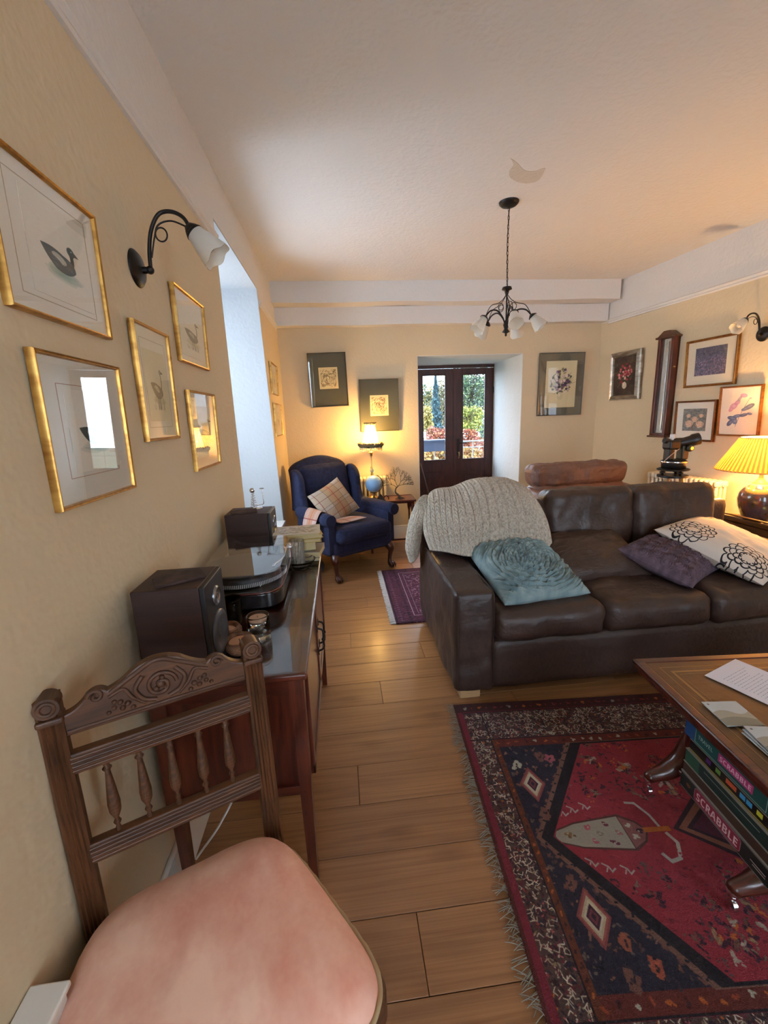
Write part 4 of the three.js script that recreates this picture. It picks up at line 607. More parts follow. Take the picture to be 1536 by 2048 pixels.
// ---------------------------------------------------------------- navy wing chair
{
  const t = thing('wing_armchair', 'navy blue wing armchair with carved claw feet', 'armchair', [0.005, 0, -4.09], 0.546); t.scale.set(0.94, 0.968, 1);
  // back: arched outline, padded
  const bs = new THREE.Shape(); bs.moveTo(-0.30, 0.36); bs.lineTo(-0.335, 0.94); bs.quadraticCurveTo(-0.30, 1.00, -0.20, 1.025); bs.quadraticCurveTo(0, 1.10, 0.20, 1.025); bs.quadraticCurveTo(0.30, 1.00, 0.335, 0.94); bs.lineTo(0.30, 0.36); bs.closePath();
  const bg = extrude(bs, 0.13, 0.035, 5, 18); at(bg, 0, 0.06, -0.39, -0.17); mesh('backrest', metreUV(toCreasedNormals(bg, 0.9), 'y'), M.navy, t);
  mesh('back_pad', at(puff(0.56, 0.62, 0.08, 0.038, { bulge: 0.03, wr: 0.004, n: 30 }), 0, 0.72, -0.325, -0.17), M.navy, t);
  for (const s of [-1, 1]) {
    const w = new THREE.Shape(); w.moveTo(0, 0.58); w.quadraticCurveTo(0.03, 0.80, 0.0, 0.96); w.quadraticCurveTo(0.03, 1.03, 0.10, 1.005); w.quadraticCurveTo(0.20, 0.97, 0.205, 0.86); w.quadraticCurveTo(0.205, 0.72, 0.30, 0.58); w.closePath();
    const g = extrude(w, 0.085, 0.03, 5, 14); at(g, s * 0.345 + 0.0425, 0, -0.42, 0, -PI / 2); at(g, 0, 0, 0, 0, 0, 0); mesh('wing', metreUV(toCreasedNormals(g, 0.9), 'y'), M.navy, t);
    // rolled arm: horizontal roll plus side panel
    const roll = at(new THREE.CapsuleGeometry(0.062, 0.50, 8, 20), s * 0.375, 0.600, 0.03, PI / 2); const side = puff(0.09, 0.34, 0.60, 0.03, { bulge: 0.006, n: 20 }).translate(s * 0.35, 0.42, 0.0);
    mesh('arm', join([roll, side]), M.navy, t);
    mesh('arm_facing', join([at(cyl(0.058, 0.052, 0.016, 0, 0, 0, 24), s * 0.375, 0.600, 0.338, PI / 2), box(0.075, 0.30, 0.016, s * 0.352, 0.425, 0.308, 0.007), at(new THREE.TorusGeometry(0.054, 0.004, 6, 28), s * 0.375, 0.6, 0.347)]), M.navy, t);
  }
  mesh('seat_base', puff(0.70, 0.15, 0.66, 0.03, { bulge: 0.006, n: 26 }).translate(0, 0.305, 0.0), M.navy, t);
  const sc = puff(0.62, 0.135, 0.66, 0.045, { bulge: 0.03, wr: 0.006, n: 30, seed: 6 }).translate(0, 0.435, 0.06); mesh('seat_cushion', sc, M.navy, t);
  for (const y of [0.385, 0.487]) mesh('cushion_piping', tube([[-0.30, y, 0.37], [-0.15, y + 0.004, 0.392], [0.15, y + 0.004, 0.392], [0.30, y, 0.37]], 0.004, 30, 6), M.navy, t);
  for (const s of [-1, 1]) {
    mesh('leg', join([taperTube([[s * 0.31, 0.26, 0.28], [s * 0.335, 0.20, 0.315], [s * 0.325, 0.11, 0.31], [s * 0.32, 0.05, 0.315], [s * 0.325, 0.03, 0.33]], [0.046, 0.042, 0.024, 0.020, 0.03], 30, 12), new THREE.SphereGeometry(0.033, 16, 12).translate(s * 0.325, 0.032, 0.335), ...[-1, 0, 1].map((k) => taperTube([[s * 0.325 + k * 0.02, 0.055, 0.335], [s * 0.325 + k * 0.028, 0.035, 0.362], [s * 0.325 + k * 0.024, 0.012, 0.366]], [0.010, 0.010, 0.006], 10, 8))]), M.darkLeg, t, 'carved mahogany claw and ball leg');
    mesh('leg', taperTube([[s * 0.28, 0.25, -0.28], [s * 0.28, 0.12, -0.30], [s * 0.28, 0.012, -0.345]], [0.026, 0.02, 0.016], 16, 10), M.darkLeg, t);
  }
}
// plaid cushion and plaid blanket on the wing chair
const plaid = canvasTex(512, 512, (g, w, h) => {
  g.fillStyle = '#a8998a'; g.fillRect(0, 0, w, h); const r = rng(4);
  const band = (p, q, c, a, vert) => { g.globalAlpha = a; g.fillStyle = c; vert ? g.fillRect(p, 0, q, h) : g.fillRect(0, p, w, q); };
  band(170, 190, '#9a6a3c', 0.5, true); band(230, 60, '#b0603c', 0.4, true); band(60, 190, '#b4926a', 0.3, false); band(300, 90, '#9c7450', 0.35, false);
  for (const [p, q, c, v] of [[40, 8, '#6e2420', true], [166, 6, '#5c4a36', true], [262, 7, '#6e2a22', true], [356, 6, '#5c4a36', true], [470, 7, '#6e2a22', true], [54, 6, '#77523c', false], [150, 7, '#6e2a22', false], [252, 6, '#5c4a36', false], [296, 5, '#4e4a44', false], [388, 7, '#6e2a22', false], [474, 6, '#6c5c48', false]]) band(p, q, c, 0.7, v);
  g.globalAlpha = 0.06; for (let i = 0; i < h; i += 3) { g.fillStyle = i % 2 ? '#fff' : '#332'; g.fillRect(0, i, w, 1); g.fillRect(i, 0, 1, h); } g.globalAlpha = 1;
});
M.plaid = std({ map: plaid, roughness: 0.95, bumpMap: weaveBump, bumpScale: 0.0008 });
{
  const c = solo('plaid_cushion', 'orange and grey plaid cushion propped in the wing armchair', 'cushion', pillow(0.42, 0.38, 0.14, { n: 40, seed: 3, wr: 0.006, pow: 0.45 }), M.plaid, [-0.085, 0.665, -4.05]);
  c.rotation.set(-0.50, 0.60, 0.36, 'YXZ');
  const o = [0.005, 0, -4.09], ca = Math.cos(0.546), sa = Math.sin(0.546), L = (x, y, z) => V(x, y, z);
  const grid = [
    [L(-0.49, 0.36, 0.00), L(-0.475, 0.56, 0.00), L(-0.40, 0.676, 0.0), L(-0.29, 0.60, 0.02), L(-0.24, 0.550, 0.06), L(-0.02, 0.556, 0.14)],
    [L(-0.49, 0.38, 0.12), L(-0.475, 0.57, 0.12), L(-0.40, 0.678, 0.12), L(-0.29, 0.60, 0.13), L(-0.23, 0.550, 0.15), L(0.03, 0.560, 0.22)],
    [L(-0.485, 0.42, 0.23), L(-0.47, 0.58, 0.24), L(-0.40, 0.676, 0.24), L(-0.29, 0.60, 0.24), L(-0.22, 0.545, 0.25), L(0.06, 0.556, 0.30)]];
  const g = drape(grid, 24, 50, 0.010, (u, v) => 0.004 * Math.sin(u * 9 + v * 14)), b = solo('plaid_blanket', 'folded pink plaid blanket over the arm of the wing armchair', 'blanket', g, std({ map: plaid, color: lin(1.0, 0.82, 0.86), roughness: 0.95, side: THREE.DoubleSide }), o);
  b.rotation.y = 0.546; b.scale.set(0.94, 0.975, 1);
}
// ---------------------------------------------------------------- nest of tables with globe, wire tree and lamp
{
  const x0 = 0.255, x1 = 0.775, z0 = -4.73, z1 = -4.40, h = 0.572, t = thing('side_table', 'small mahogany table with turned legs beside the wing armchair', 'table', [(x0 + x1) / 2, 0, (z0 + z1) / 2]);
  const w = (x1 - x0) / 2, d = (z1 - z0) / 2;
  mesh('top', metreUV(join([box(2 * w, 0.016, 2 * d, 0, h - 0.008, 0, 0.005), box(2 * w - 0.04, 0.02, 2 * d - 0.04, 0, h - 0.022, 0)]), 'x'), M.mahogany, t);
  const rim = [[-w, -d, w, -d], [w, -d, w, d], [w, d, -w, d], [-w, d, -w, -d]].map(([a, b, c, e]) => box(Math.abs(c - a) + 0.006, 0.008, Math.abs(e - b) + 0.006, (a + c) / 2, h + 0.002, (b + e) / 2, 0.003)); mesh('rim', join(rim), M.mahogany, t);
  for (const sx of [-1, 1]) for (const sz of [-1, 1]) { const leg = lathe([[0.010, 0.0], [0.013, 0.02], [0.009, 0.05], [0.012, 0.16], [0.016, 0.2], [0.010, 0.22], [0.010, 0.40], [0.018, 0.44], [0.022, 0.49], [0.013, 0.52], [0.020, h - 0.03]], 12); mesh('leg', join([leg.translate(sx * (w - 0.03), 0, sz * (d - 0.03)), at(extrude(shapeOf([[0, 0], [0.06, 0.0], [0.05, -0.02], [0.02, -0.05], [0, -0.10]]), 0.012), sx * (w - 0.03), h - 0.03, sz * (d - 0.03) - 0.006, 0, sx > 0 ? PI : 0)]), M.mahogany, t); }
  mesh('stretcher', join([box(0.02, 0.018, 2 * d - 0.06, w - 0.03, 0.06, 0, 0.004), box(0.02, 0.018, 2 * d - 0.06, -w + 0.03, 0.06, 0, 0.004), box(2 * w - 0.06, 0.02, 0.02, 0, 0.06, -d + 0.03, 0.004)]), M.mahogany, t);
}
{
  const t = thing('globe', 'small blue desk globe on a dark stand', 'globe', [0.335, 0.574, -4.515]);
  const gm = canvasTex(512, 256, (g, w, h) => { g.fillStyle = '#7fa6cc'; g.fillRect(0, 0, w, h); const r = rng(5); for (const [x, y, n, s] of [[120, 90, 26, 40], [160, 180, 18, 24], [280, 80, 30, 46], [290, 150, 22, 28], [390, 80, 34, 50], [430, 180, 12, 22]]) for (let i = 0; i < n; i++) blot(g, x + (r() - 0.5) * s * 1.6, y + (r() - 0.5) * s * 1.2, 5 + r() * 11, 4 + r() * 8, ['#b9c4c8', '#a7bccb', '#93b0c4', '#c3c2ae'][i % 4], r() * 3, 0.6); g.strokeStyle = '#5c86b4'; g.globalAlpha = 0.5; for (let i = 0; i < 12; i++) { g.beginPath(); g.moveTo(i * w / 12, 0); g.lineTo(i * w / 12, h); g.stroke(); } for (let i = 1; i < 6; i++) { g.beginPath(); g.moveTo(0, i * h / 6); g.lineTo(w, i * h / 6); g.stroke(); } });
  const ball = new THREE.SphereGeometry(0.09, 40, 28); at(ball, 0, 0, 0, 0, 1.2, 0.4); mesh('ball', ball.translate(0, 0.180, 0), std({ map: gm, roughness: 0.4 }), t, 'pale blue globe ball with map');
  const arc = []; for (let i = 0; i <= 20; i++) { const a = -1.97 + i / 20 * PI; arc.push(V(Math.cos(a) * 0.098, 0.180 + Math.sin(a) * 0.098, 0)); } mesh('meridian_arc', join([tube(arc, 0.004, 40, 8), tube([arc[0], arc[0].clone().multiplyScalar(0.96).add(V(0, 0.008, 0))], 0.005, 4, 8)]), M.blackIron, t);
  mesh('stand', lathe([[0, 0], [0.06, 0.002], [0.062, 0.012], [0.03, 0.022], [0.012, 0.035], [0.010, 0.078], [0, 0.082]], 24), M.darkLeg, t);
}
{
  const t = thing('wire_tree', 'bare twisted wire tree ornament on a wooden root', 'ornament', [0.607, 0.574, -4.52]), r = rng(14), G = [];
  G.push(taperTube([[0.02, 0.0, 0], [0.0, 0.035, 0], [-0.035, 0.075, 0.005], [-0.03, 0.115, 0], [-0.01, 0.135, 0]], [0.022, 0.012, 0.009, 0.007, 0.006], 26, 8));
  for (const [a, b] of [[0.05, 0.01], [-0.05, 0.02], [0.02, -0.04]]) G.push(taperTube([[0.01, 0.02, 0], [0.01 + a * 0.6, 0.010, b], [0.01 + a, 0.004, b * 1.4]], [0.012, 0.008, 0.004], 10, 6));
  mesh('stem', join(G), M.bark, t);
  const tw = []; const grow = (p, a, tilt, l, d) => { const q = p.clone().add(V(Math.cos(a) * Math.sin(tilt) * l, Math.cos(tilt) * l, Math.sin(a) * Math.sin(tilt) * l * 0.6)); tw.push(taperTube([p, p.clone().lerp(q, 0.5).add(V((r() - 0.5) * 0.01, 0.004, 0)), q], [0.0007 + d * 0.0006, 0.0006 + d * 0.0005, 0.0005 + d * 0.00045], 5, 5)); if (d > 0) for (let k = 0; k < 3; k++) grow(q, a + (r() - 0.5) * 1.2, clamp(tilt + (k - 1) * 0.55 + (r() - 0.5) * 0.4, -0.4, 1.7), l * (0.66 + 0.2 * r()), d - 1); };
  grow(V(-0.01, 0.135, 0), 0.1, 1.25, 0.062, 4); grow(V(-0.02, 0.125, 0), PI, 1.0, 0.062, 4); grow(V(-0.01, 0.135, 0), 2.6, 0.45, 0.065, 4); grow(V(-0.008, 0.135, 0), 0.3, 0.6, 0.062, 4);
  mesh('twigs', join(tw), M.bark, t);
}
{
  const t = thing('pyramid_ornament', 'small black pyramid ornament on a dark slab below the globe', 'ornament', [0.40, 0.574, -4.435], 0.3);
  mesh('pyramid', at(new THREE.ConeGeometry(0.055, 0.072, 4).toNonIndexed(), 0, 0.048, 0, 0, PI / 4), M.black, t); mesh('slab', box(0.11, 0.012, 0.08, -0.01, 0.006, 0, 0.003), M.black, t);
  solo('iron_hook', 'bent iron hook ornament lying beside the globe stand', 'ornament', tube([[0, 0.004, 0], [0.005, 0.03, 0], [0.025, 0.046, 0], [0.048, 0.03, 0.004], [0.052, 0.004, 0.01]], 0.005, 30, 8), M.blackIron, [0.44, 0.574, -4.50]);
}
{
  const LZ = -4.66, x = onZ(742, 900, LZ).x, base = 0.574, t = thing('tassel_lamp', 'lit table lamp with a fringed bell shade behind the globe', 'lamp', [x, base, LZ]);
  const y = (px) => onZ(742, px, LZ).y - base;
  mesh('base', lathe([[0, 0], [0.06, 0.002], [0.062, 0.012], [0.03, 0.022], [0.016, 0.05], [0.012, 0.10], [0.012, y(951)]], 24), M.brass, t);
  mesh('onyx_ball', new THREE.SphereGeometry(0.021, 20, 14).scale(1, 1.15, 1).translate(0, y(941), 0), std({ color: lin(0.62, 0.58, 0.48), roughness: 0.3 }), t, 'pale onyx ball on the lamp stem');
  mesh('stem', lathe([[0.012, y(951)], [0.016, y(948)], [0.010, y(946)], [0.010, y(937)], [0.014, y(935)], [0.006, y(932)], [0.0055, y(914)], [0.013, y(912)], [0.013, y(907)], [0.028, y(905)], [0.028, y(904)], [0.006, y(903)], [0.006, y(885)]], 20), M.brass, t);
  const yb = y(890), yt = y(848), hh = yt - yb, gore = 8;
  const shadeProf = []; for (let i = 0; i <= 14; i++) { const k = i / 14; shadeProf.push([mix(0.098, 0.050, Math.pow(k, 0.75)), yb + k * hh]); }
  const sg = lathe(shadeProf, 64), sp = sg.attributes.position; for (let i = 0; i < sp.count; i++) { const a = Math.atan2(sp.getZ(i), sp.getX(i)), q = 1 + 0.045 * Math.abs(Math.cos(a * gore / 2)) - 0.03; sp.setX(i, sp.getX(i) * q); sp.setZ(i, sp.getZ(i) * q); } sg.computeVertexNormals();
  mesh('shade', sg, phys({ color: lin(0.92, 0.78, 0.46), transmission: 0.38, thickness: 0, roughness: 0.95, side: THREE.DoubleSide, emissive: lin(1.0, 0.66, 0.20), emissiveIntensity: 0.3 }), t, 'glowing cream fabric shade');
  const ribs = []; for (let k = 0; k < gore; k++) { const a = (k + 0.5) / gore * 2 * PI + PI / 8; ribs.push(tube(shadeProf.map(([r, yy]) => V(Math.cos(a) * (r * 0.995 + 0.001), yy, Math.sin(a) * (r * 0.995 + 0.001))), 0.0018, 14, 5)); } mesh('shade_ribs', join(ribs), std({ color: lin(0.35, 0.26, 0.10), roughness: 0.9 }), t);
  const fur = (R, yy, tr) => { const g = new THREE.TorusGeometry(R, tr, 12, 90); g.rotateX(PI / 2); g.translate(0, yy, 0); const p = g.attributes.position; for (let i = 0; i < p.count; i++) { const n = fbm3(p.getX(i) * 90, p.getY(i) * 90, p.getZ(i) * 90, 2) * tr * 0.9; const a = Math.atan2(p.getZ(i), p.getX(i)); p.setXYZ(i, p.getX(i) + Math.cos(a) * n, p.getY(i) + n, p.getZ(i) + Math.sin(a) * n); } g.computeVertexNormals(); return g; };
  const furM = std({ color: lin(0.16, 0.12, 0.06), roughness: 1 });
  mesh('feather_trim', fur(0.113, yb - 0.002, 0.023), furM, t, 'dark fluffy trim round the shade'); mesh('top_frill', join([fur(0.054, yt + 0.004, 0.012)]), std({ color: lin(0.5, 0.36, 0.14), roughness: 1 }), t);
  const tas = []; for (let k = 0; k < 34; k++) { const a = k / 34 * 2 * PI, R = 0.118; for (let b = 0; b < 3; b++) tas.push(new THREE.SphereGeometry(0.0085 - b * 0.0008, 8, 6).translate(Math.cos(a + (b % 2) * 0.05) * R, yb - 0.028 - b * 0.0145, Math.sin(a + (b % 2) * 0.05) * R)); } mesh('bead_fringe', join(tas), std({ color: lin(0.75, 0.68, 0.40), roughness: 0.35 }), t, 'cream beaded fringe');
  const bulb = mesh('bulb', new THREE.SphereGeometry(0.024, 16, 12).translate(0, yb + hh * 0.45, 0), std({ color: 0xffffff, emissive: lin(1, 0.66, 0.30), emissiveIntensity: 8 }), t, 'lit bulb');
  const L = new THREE.PointLight(lin(1.0, 0.59, 0.17), 1.65, 0, 2); L.position.set(0, yb + hh * 0.45, 0); L.castShadow = true; L.shadow.radius = 1.6; L.name = 'bulb_light'; t.add(L);
}
// ---------------------------------------------------------------- column radiators
function radiator(label, pos, turn, n, H) {
  const t = thing('radiator', label, 'radiator', pos, turn, 'cream column radiators'), mat = std({ color: lin(0.74, 0.66, 0.48), roughness: 0.35 }), p = 0.046;
  const col = join([-0.042, 0, 0.042].map((z) => join([box(0.026, H - 0.10, 0.024, 0, H / 2, z, 0.011), ])).concat([box(0.040, 0.056, 0.125, 0, H - 0.030, 0, 0.018), box(0.040, 0.056, 0.125, 0, 0.058 + 0.03, 0, 0.018)]));
  for (let k = 0; k < n; k++) { const m = mesh('column', col, mat, t); m.position.x = (k - (n - 1) / 2) * p; }
  const e = (n - 1) / 2 * p + 0.02; for (const s of [-1, 1]) mesh('end_cap', join([at(cyl(0.02, 0.02, 0.012, 0, 0, 0, 20), s * e, H - 0.03, 0, 0, 0, -s * PI / 2), at(cyl(0.009, 0.009, 0.02, 0, 0, 0, 12), s * e, H - 0.03, 0, 0, 0, -s * PI / 2)]), mat, t);
  for (const s of [-1, 1]) mesh('foot', box(0.03, 0.09, 0.08, s * (e - 0.05), 0.045, 0, 0.01), mat, t);
}
{ const a = onZ(773, 952, -4.84); radiator('cream column radiator behind the globe and the wing armchair', [a.x - 0.23, 0, -4.84], 0, 10, 0.79); }
radiator('cream column radiator under the barometer, behind the sofa', [RXAT(-3.54) - 0.115, 0, -3.54], PI / 2 + RPHI, 16, 0.83);

// ---------------------------------------------------------------- carved oak dining chair with pink seat
{
  const th = 0.414, t = thing('dining_chair', 'carved dark oak dining chair with a padded pink velvet seat', 'chair', [-0.39, 0, -0.81], th);   // local origin: middle of the back at floor level, +z forward
  const stile = (s) => { const G = []; const lean = (y) => -0.012 - Math.max(0, y - 0.45) * 0.05; const pts = []; for (const y of [0.40, 0.6, 0.8, 0.945]) pts.push([s * 0.188, y, lean(y)]);
    for (const [dx, w] of [[0, 0.024]]) { const sh = shapeOf([[-0.02, -0.016], [0.02, -0.016], [0.02, 0.012], [0.015, 0.016], [0.011, 0.012], [0.007, 0.016], [0.003, 0.012], [0, 0.016], [-0.003, 0.012], [-0.007, 0.016], [-0.011, 0.012], [-0.015, 0.016], [-0.02, 0.012]]); const g = extrude(sh, 0.56); at(g, s * 0.188, 0.40, -0.012, -PI / 2); const p = g.attributes.position; for (let i = 0; i < p.count; i++) { const y = p.getY(i); p.setZ(i, -p.getZ(i) * 1 - 0.024 + lean(y) + 0.012); } const ix = g.index ? g : g; g.computeVertexNormals(); const q = g.toNonIndexed ? (g.index ? g.toNonIndexed() : g) : g; const pp = q.attributes.position; for (let i = 0; i < pp.count; i += 3) { const a = [pp.getX(i + 1), pp.getY(i + 1), pp.getZ(i + 1)]; pp.setXYZ(i + 1, pp.getX(i + 2), pp.getY(i + 2), pp.getZ(i + 2)); pp.setXYZ(i + 2, ...a); } q.computeVertexNormals(); G.push(q); }
    G.push(at(new THREE.CylinderGeometry(0.021, 0.021, 0.04, 18), s * 0.188, 0.945, lean(0.945), PI / 2)); G.push(at(new THREE.TorusGeometry(0.012, 0.004, 6, 16), s * 0.188, 0.945, lean(0.945) + 0.02)); G.push(box(0.044, 0.014, 0.04, s * 0.188, 0.915, lean(0.915), 0.005));
    return metreUV(join(G), 'y'); };
  const backZ = (y) => -0.012 - Math.max(0, y - 0.45) * 0.05;
  for (const s of [-1, 1]) mesh('back_post', stile(s), M.oakDark, t);
  for (const s of [-1, 1]) mesh('leg', metreUV(taperTube([[s * 0.188, 0.42, -0.014], [s * 0.188, 0.2, -0.03], [s * 0.188, 0.012, -0.075]], [0.022, 0.020, 0.017], 14, 8), 'y'), M.oakDark, t);
  // crest rail with arched, scrolled outline
  const cr = new THREE.Shape(); cr.moveTo(-0.17, 0.872); cr.lineTo(-0.17, 0.918); cr.quadraticCurveTo(-0.145, 0.920, -0.128, 0.944); cr.quadraticCurveTo(-0.108, 0.960, -0.092, 0.944); cr.quadraticCurveTo(-0.070, 0.950, -0.045, 0.972); cr.quadraticCurveTo(0, 0.998, 0.045, 0.972); cr.quadraticCurveTo(0.070, 0.950, 0.092, 0.944); cr.quadraticCurveTo(0.108, 0.960, 0.128, 0.944); cr.quadraticCurveTo(0.145, 0.920, 0.17, 0.918); cr.lineTo(0.17, 0.872); cr.closePath();
  const cg = extrude(cr, 0.022, 0.004, 2, 14); cg.translate(0, 0, backZ(0.92) - 0.011);
  const crest = mesh('crest_rail', metreUV(cg, 'x'), M.oakDark, t);
  const CZ = backZ(0.92) + 0.011, carve = [];
  carve.push(tube([[-0.165, 0.882, CZ], [0, 0.884, CZ], [0.165, 0.882, CZ]], 0.004, 20, 6));
  carve.push(tube([[-0.088, 0.938, CZ], [-0.045, 0.962, CZ], [0, 0.982, CZ], [0.045, 0.962, CZ], [0.088, 0.938, CZ]], 0.005, 40, 6));
  const spiral = (cx, cy, R, turns, s, r) => { const p = []; for (let i = 0; i <= 36; i++) { const k = i / 36, a = s * k * turns * 2 * PI + (s > 0 ? 0 : PI); p.push([cx + Math.cos(a) * R * (1 - 0.8 * k), cy + Math.sin(a) * R * (1 - 0.8 * k), CZ + 0.002]); } return tube(p, r, 70, 6); };
  carve.push(spiral(0, 0.925, 0.030, 1.4, 1, 0.0045), spiral(0.112, 0.940, 0.014, 1.2, 1, 0.004), spiral(-0.112, 0.940, 0.014, 1.2, -1, 0.004));
  for (const s of [-1, 1]) { carve.push(tube([[s * 0.012, 0.895, CZ], [s * 0.034, 0.905, CZ + 0.002], [s * 0.046, 0.930, CZ + 0.002], [s * 0.030, 0.955, CZ]], 0.005, 24, 6), tube([[s * 0.092, 0.930, CZ], [s * 0.066, 0.938, CZ + 0.001], [s * 0.052, 0.915, CZ + 0.001], [s * 0.03, 0.893, CZ]], 0.004, 24, 6)); for (const [x, y, r] of [[0.062, 0.905, 0.006], [0.074, 0.912, 0.0055], [0.072, 0.898, 0.0055], [0.086, 0.903, 0.005], [0.084, 0.916, 0.005], [0.096, 0.896, 0.0045], [0.054, 0.893, 0.005]]) carve.push(new THREE.SphereGeometry(r, 10, 8).translate(s * x, y, CZ)); }
  for (const [x, y, r] of [[0, 0.928, 0.009], [0.010, 0.917, 0.006], [-0.009, 0.918, 0.006], [0.004, 0.94, 0.005]]) carve.push(new THREE.SphereGeometry(r, 10, 8).translate(x, y, CZ));
  mesh('carving', join(carve), M.oakDark, crest, 'carved scrolls and berries');
  const reed = (y, h, name) => { const G = [box(0.345, h, 0.022, 0, y, backZ(y), 0.004)]; for (let k = 0; k < 4; k++) G.push(tube([[-0.17, y - h * 0.3 + k * h * 0.2, backZ(y) + 0.0105], [0.17, y - h * 0.3 + k * h * 0.2, backZ(y) + 0.0105]], h * 0.07, 4, 6)); mesh(name, metreUV(join(G), 'x'), M.oakDark, t); };
  reed(0.812, 0.046, 'middle_rail'); reed(0.605, 0.048, 'lower_rail');
  for (let k = 0; k < 5; k++) { const x = -0.118 + k * 0.0575, sp = lathe([[0.004, 0.0], [0.006, 0.006], [0.0035, 0.014], [0.0075, 0.022], [0.0035, 0.03], [0.011, 0.048], [0.012, 0.066], [0.008, 0.11], [0.005, 0.142], [0.009, 0.148], [0.005, 0.153], [0.007, 0.164]], 14); sp.translate(0, 0.627, 0); at(sp, x, 0, 0.015); const p = sp.attributes.position; for (let i = 0; i < p.count; i++) p.setZ(i, p.getZ(i) - 0.015 + backZ(p.getY(i))); sp.computeVertexNormals(); mesh('spindle', sp, M.oakDark, t); }
  // seat: trapezoid frame and domed pad
  const out = [[-0.185, 0.012], [0.185, 0.012], [0.268, 0.395], [-0.268, 0.395]];
  const fr = new THREE.Shape(); fr.moveTo(-0.19, 0.0); fr.lineTo(0.19, 0.0); fr.lineTo(0.286, 0.36); fr.quadraticCurveTo(0.292, 0.405, 0.25, 0.412); fr.quadraticCurveTo(0, 0.437, -0.25, 0.412); fr.quadraticCurveTo(-0.292, 0.405, -0.286, 0.36); fr.closePath();
  const fg = extrude(fr, 0.06, 0.004, 2, 10); at(fg, 0, 0.435, 0, PI / 2); mesh('seat_frame', metreUV(fg, 'x'), M.oakDark, t);
  const n = 56, pos = [], uv = [], idx = [];
  for (let j = 0; j <= n; j++) for (let i = 0; i <= n; i++) {
    const u = i / n * 2 - 1, v = j / n * 2 - 1, sq = Math.pow(Math.pow(Math.abs(u), 5) + Math.pow(Math.abs(v), 5), 0.2) || 1e-6, m = Math.max(Math.abs(u), Math.abs(v)), uu = u * m / sq, vv = v * m / sq;
    const zz = 0.205 + vv * 0.222, half = mix(0.200, 0.304, (zz + 0.017) / 0.444), x = uu * half, front = vv > 0 ? 0.018 * (1 - uu * uu) * vv : 0;
    const rim = Math.max(0, 1 - Math.pow(m, 5)), y = 0.434 + 0.064 * Math.pow(rim, 0.45) + 0.012 * (1 - m * m) + 0.0015 * fbm3(x * 18, zz * 18, 1, 3) * (m < 0.97 ? 1 : 0);
    pos.push(x, y, zz + front); uv.push(x, zz);
  }
  for (let j = 0; j < n; j++) for (let i = 0; i < n; i++) { const a = j * (n + 1) + i; idx.push(a, a + n + 1, a + 1, a + 1, a + n + 1, a + n + 2); }
  const sg = new THREE.BufferGeometry(); sg.setAttribute('position', new THREE.Float32BufferAttribute(pos, 3)); sg.setAttribute('uv', new THREE.Float32BufferAttribute(uv, 2)); sg.setIndex(idx); sg.computeVertexNormals();
  const velvet = pixelTex(512, 512, (u, v) => { const a = pfbm(u, v, 5, 5, 141, 5), b = pfbm(u, v, 22, 12, 145, 3), c = pfbm(u, v, 90, 90, 149, 2); return lerp3([250, 204, 180], [226, 154, 132], clamp((a - 0.35) * 1.5 + (b - 0.5) * 0.55 + (c - 0.5) * 0.2 + 0.1, 0, 1)); }, { rx: 1.6, ry: 1.6 });
  mesh('seat_pad', sg, phys({ map: velvet, roughness: 0.9, sheen: 0.25, sheenColor: lin(0.9, 0.7, 0.6), sheenRoughness: 0.5, side: THREE.DoubleSide }), t, 'domed pink velvet pad');
  const gp = []; for (let i = 0; i <= 120; i++) { const a = i / 120 * 2 * PI, cu = Math.cos(a), cv = Math.sin(a), q = Math.pow(Math.pow(Math.abs(cu), 5) + Math.pow(Math.abs(cv), 5), 0.2), u = cu / q, v = cv / q, zz = 0.205 + v * 0.224, half = mix(0.201, 0.306, (zz + 0.017) / 0.444); gp.push(V(u * half, 0.437 + 0.002 * Math.sin(i * 2.2), zz + (v > 0 ? 0.018 * (1 - u * u) * v : 0))); }
  mesh('braid_trim', tube(gp, 0.0048, 300, 6), std({ color: lin(0.42, 0.30, 0.16), roughness: 0.9 }), t, 'gold braid round the seat');
  for (const s of [-1, 1]) mesh('leg', lathe([[0.012, 0], [0.017, 0.03], [0.012, 0.06], [0.02, 0.2], [0.022, 0.28], [0.014, 0.3], [0.022, 0.32], [0.022, 0.385]], 16).translate(s * 0.252, 0, 0.368), M.oakDark, t);
  mesh('stretcher', join([tube([[-0.245, 0.16, 0.36], [-0.19, 0.16, -0.04]], 0.009, 6, 8), tube([[0.245, 0.16, 0.36], [0.19, 0.16, -0.04]], 0.009, 6, 8), tube([[-0.208, 0.16, 0.16], [0.208, 0.16, 0.16]], 0.009, 6, 8)]), M.oakDark, t);
}
// low white box against the wall beside the chair
{
  const g = spanBox([LX + 0.001, 0, -0.60], [LX + 0.062, 0.50, 0.55], 0.006); const o = thing('pipe_boxing', 'low white painted boxing against the wall behind the pink chair', 'pipe boxing', [0, 0, 0]);
  mesh('casing', metreUV(g, 'z'), M.gloss, o); mesh('lid', spanBox([LX + 0.001, 0.50, -0.606], [LX + 0.068, 0.512, 0.556], 0.004), M.gloss, o);
}
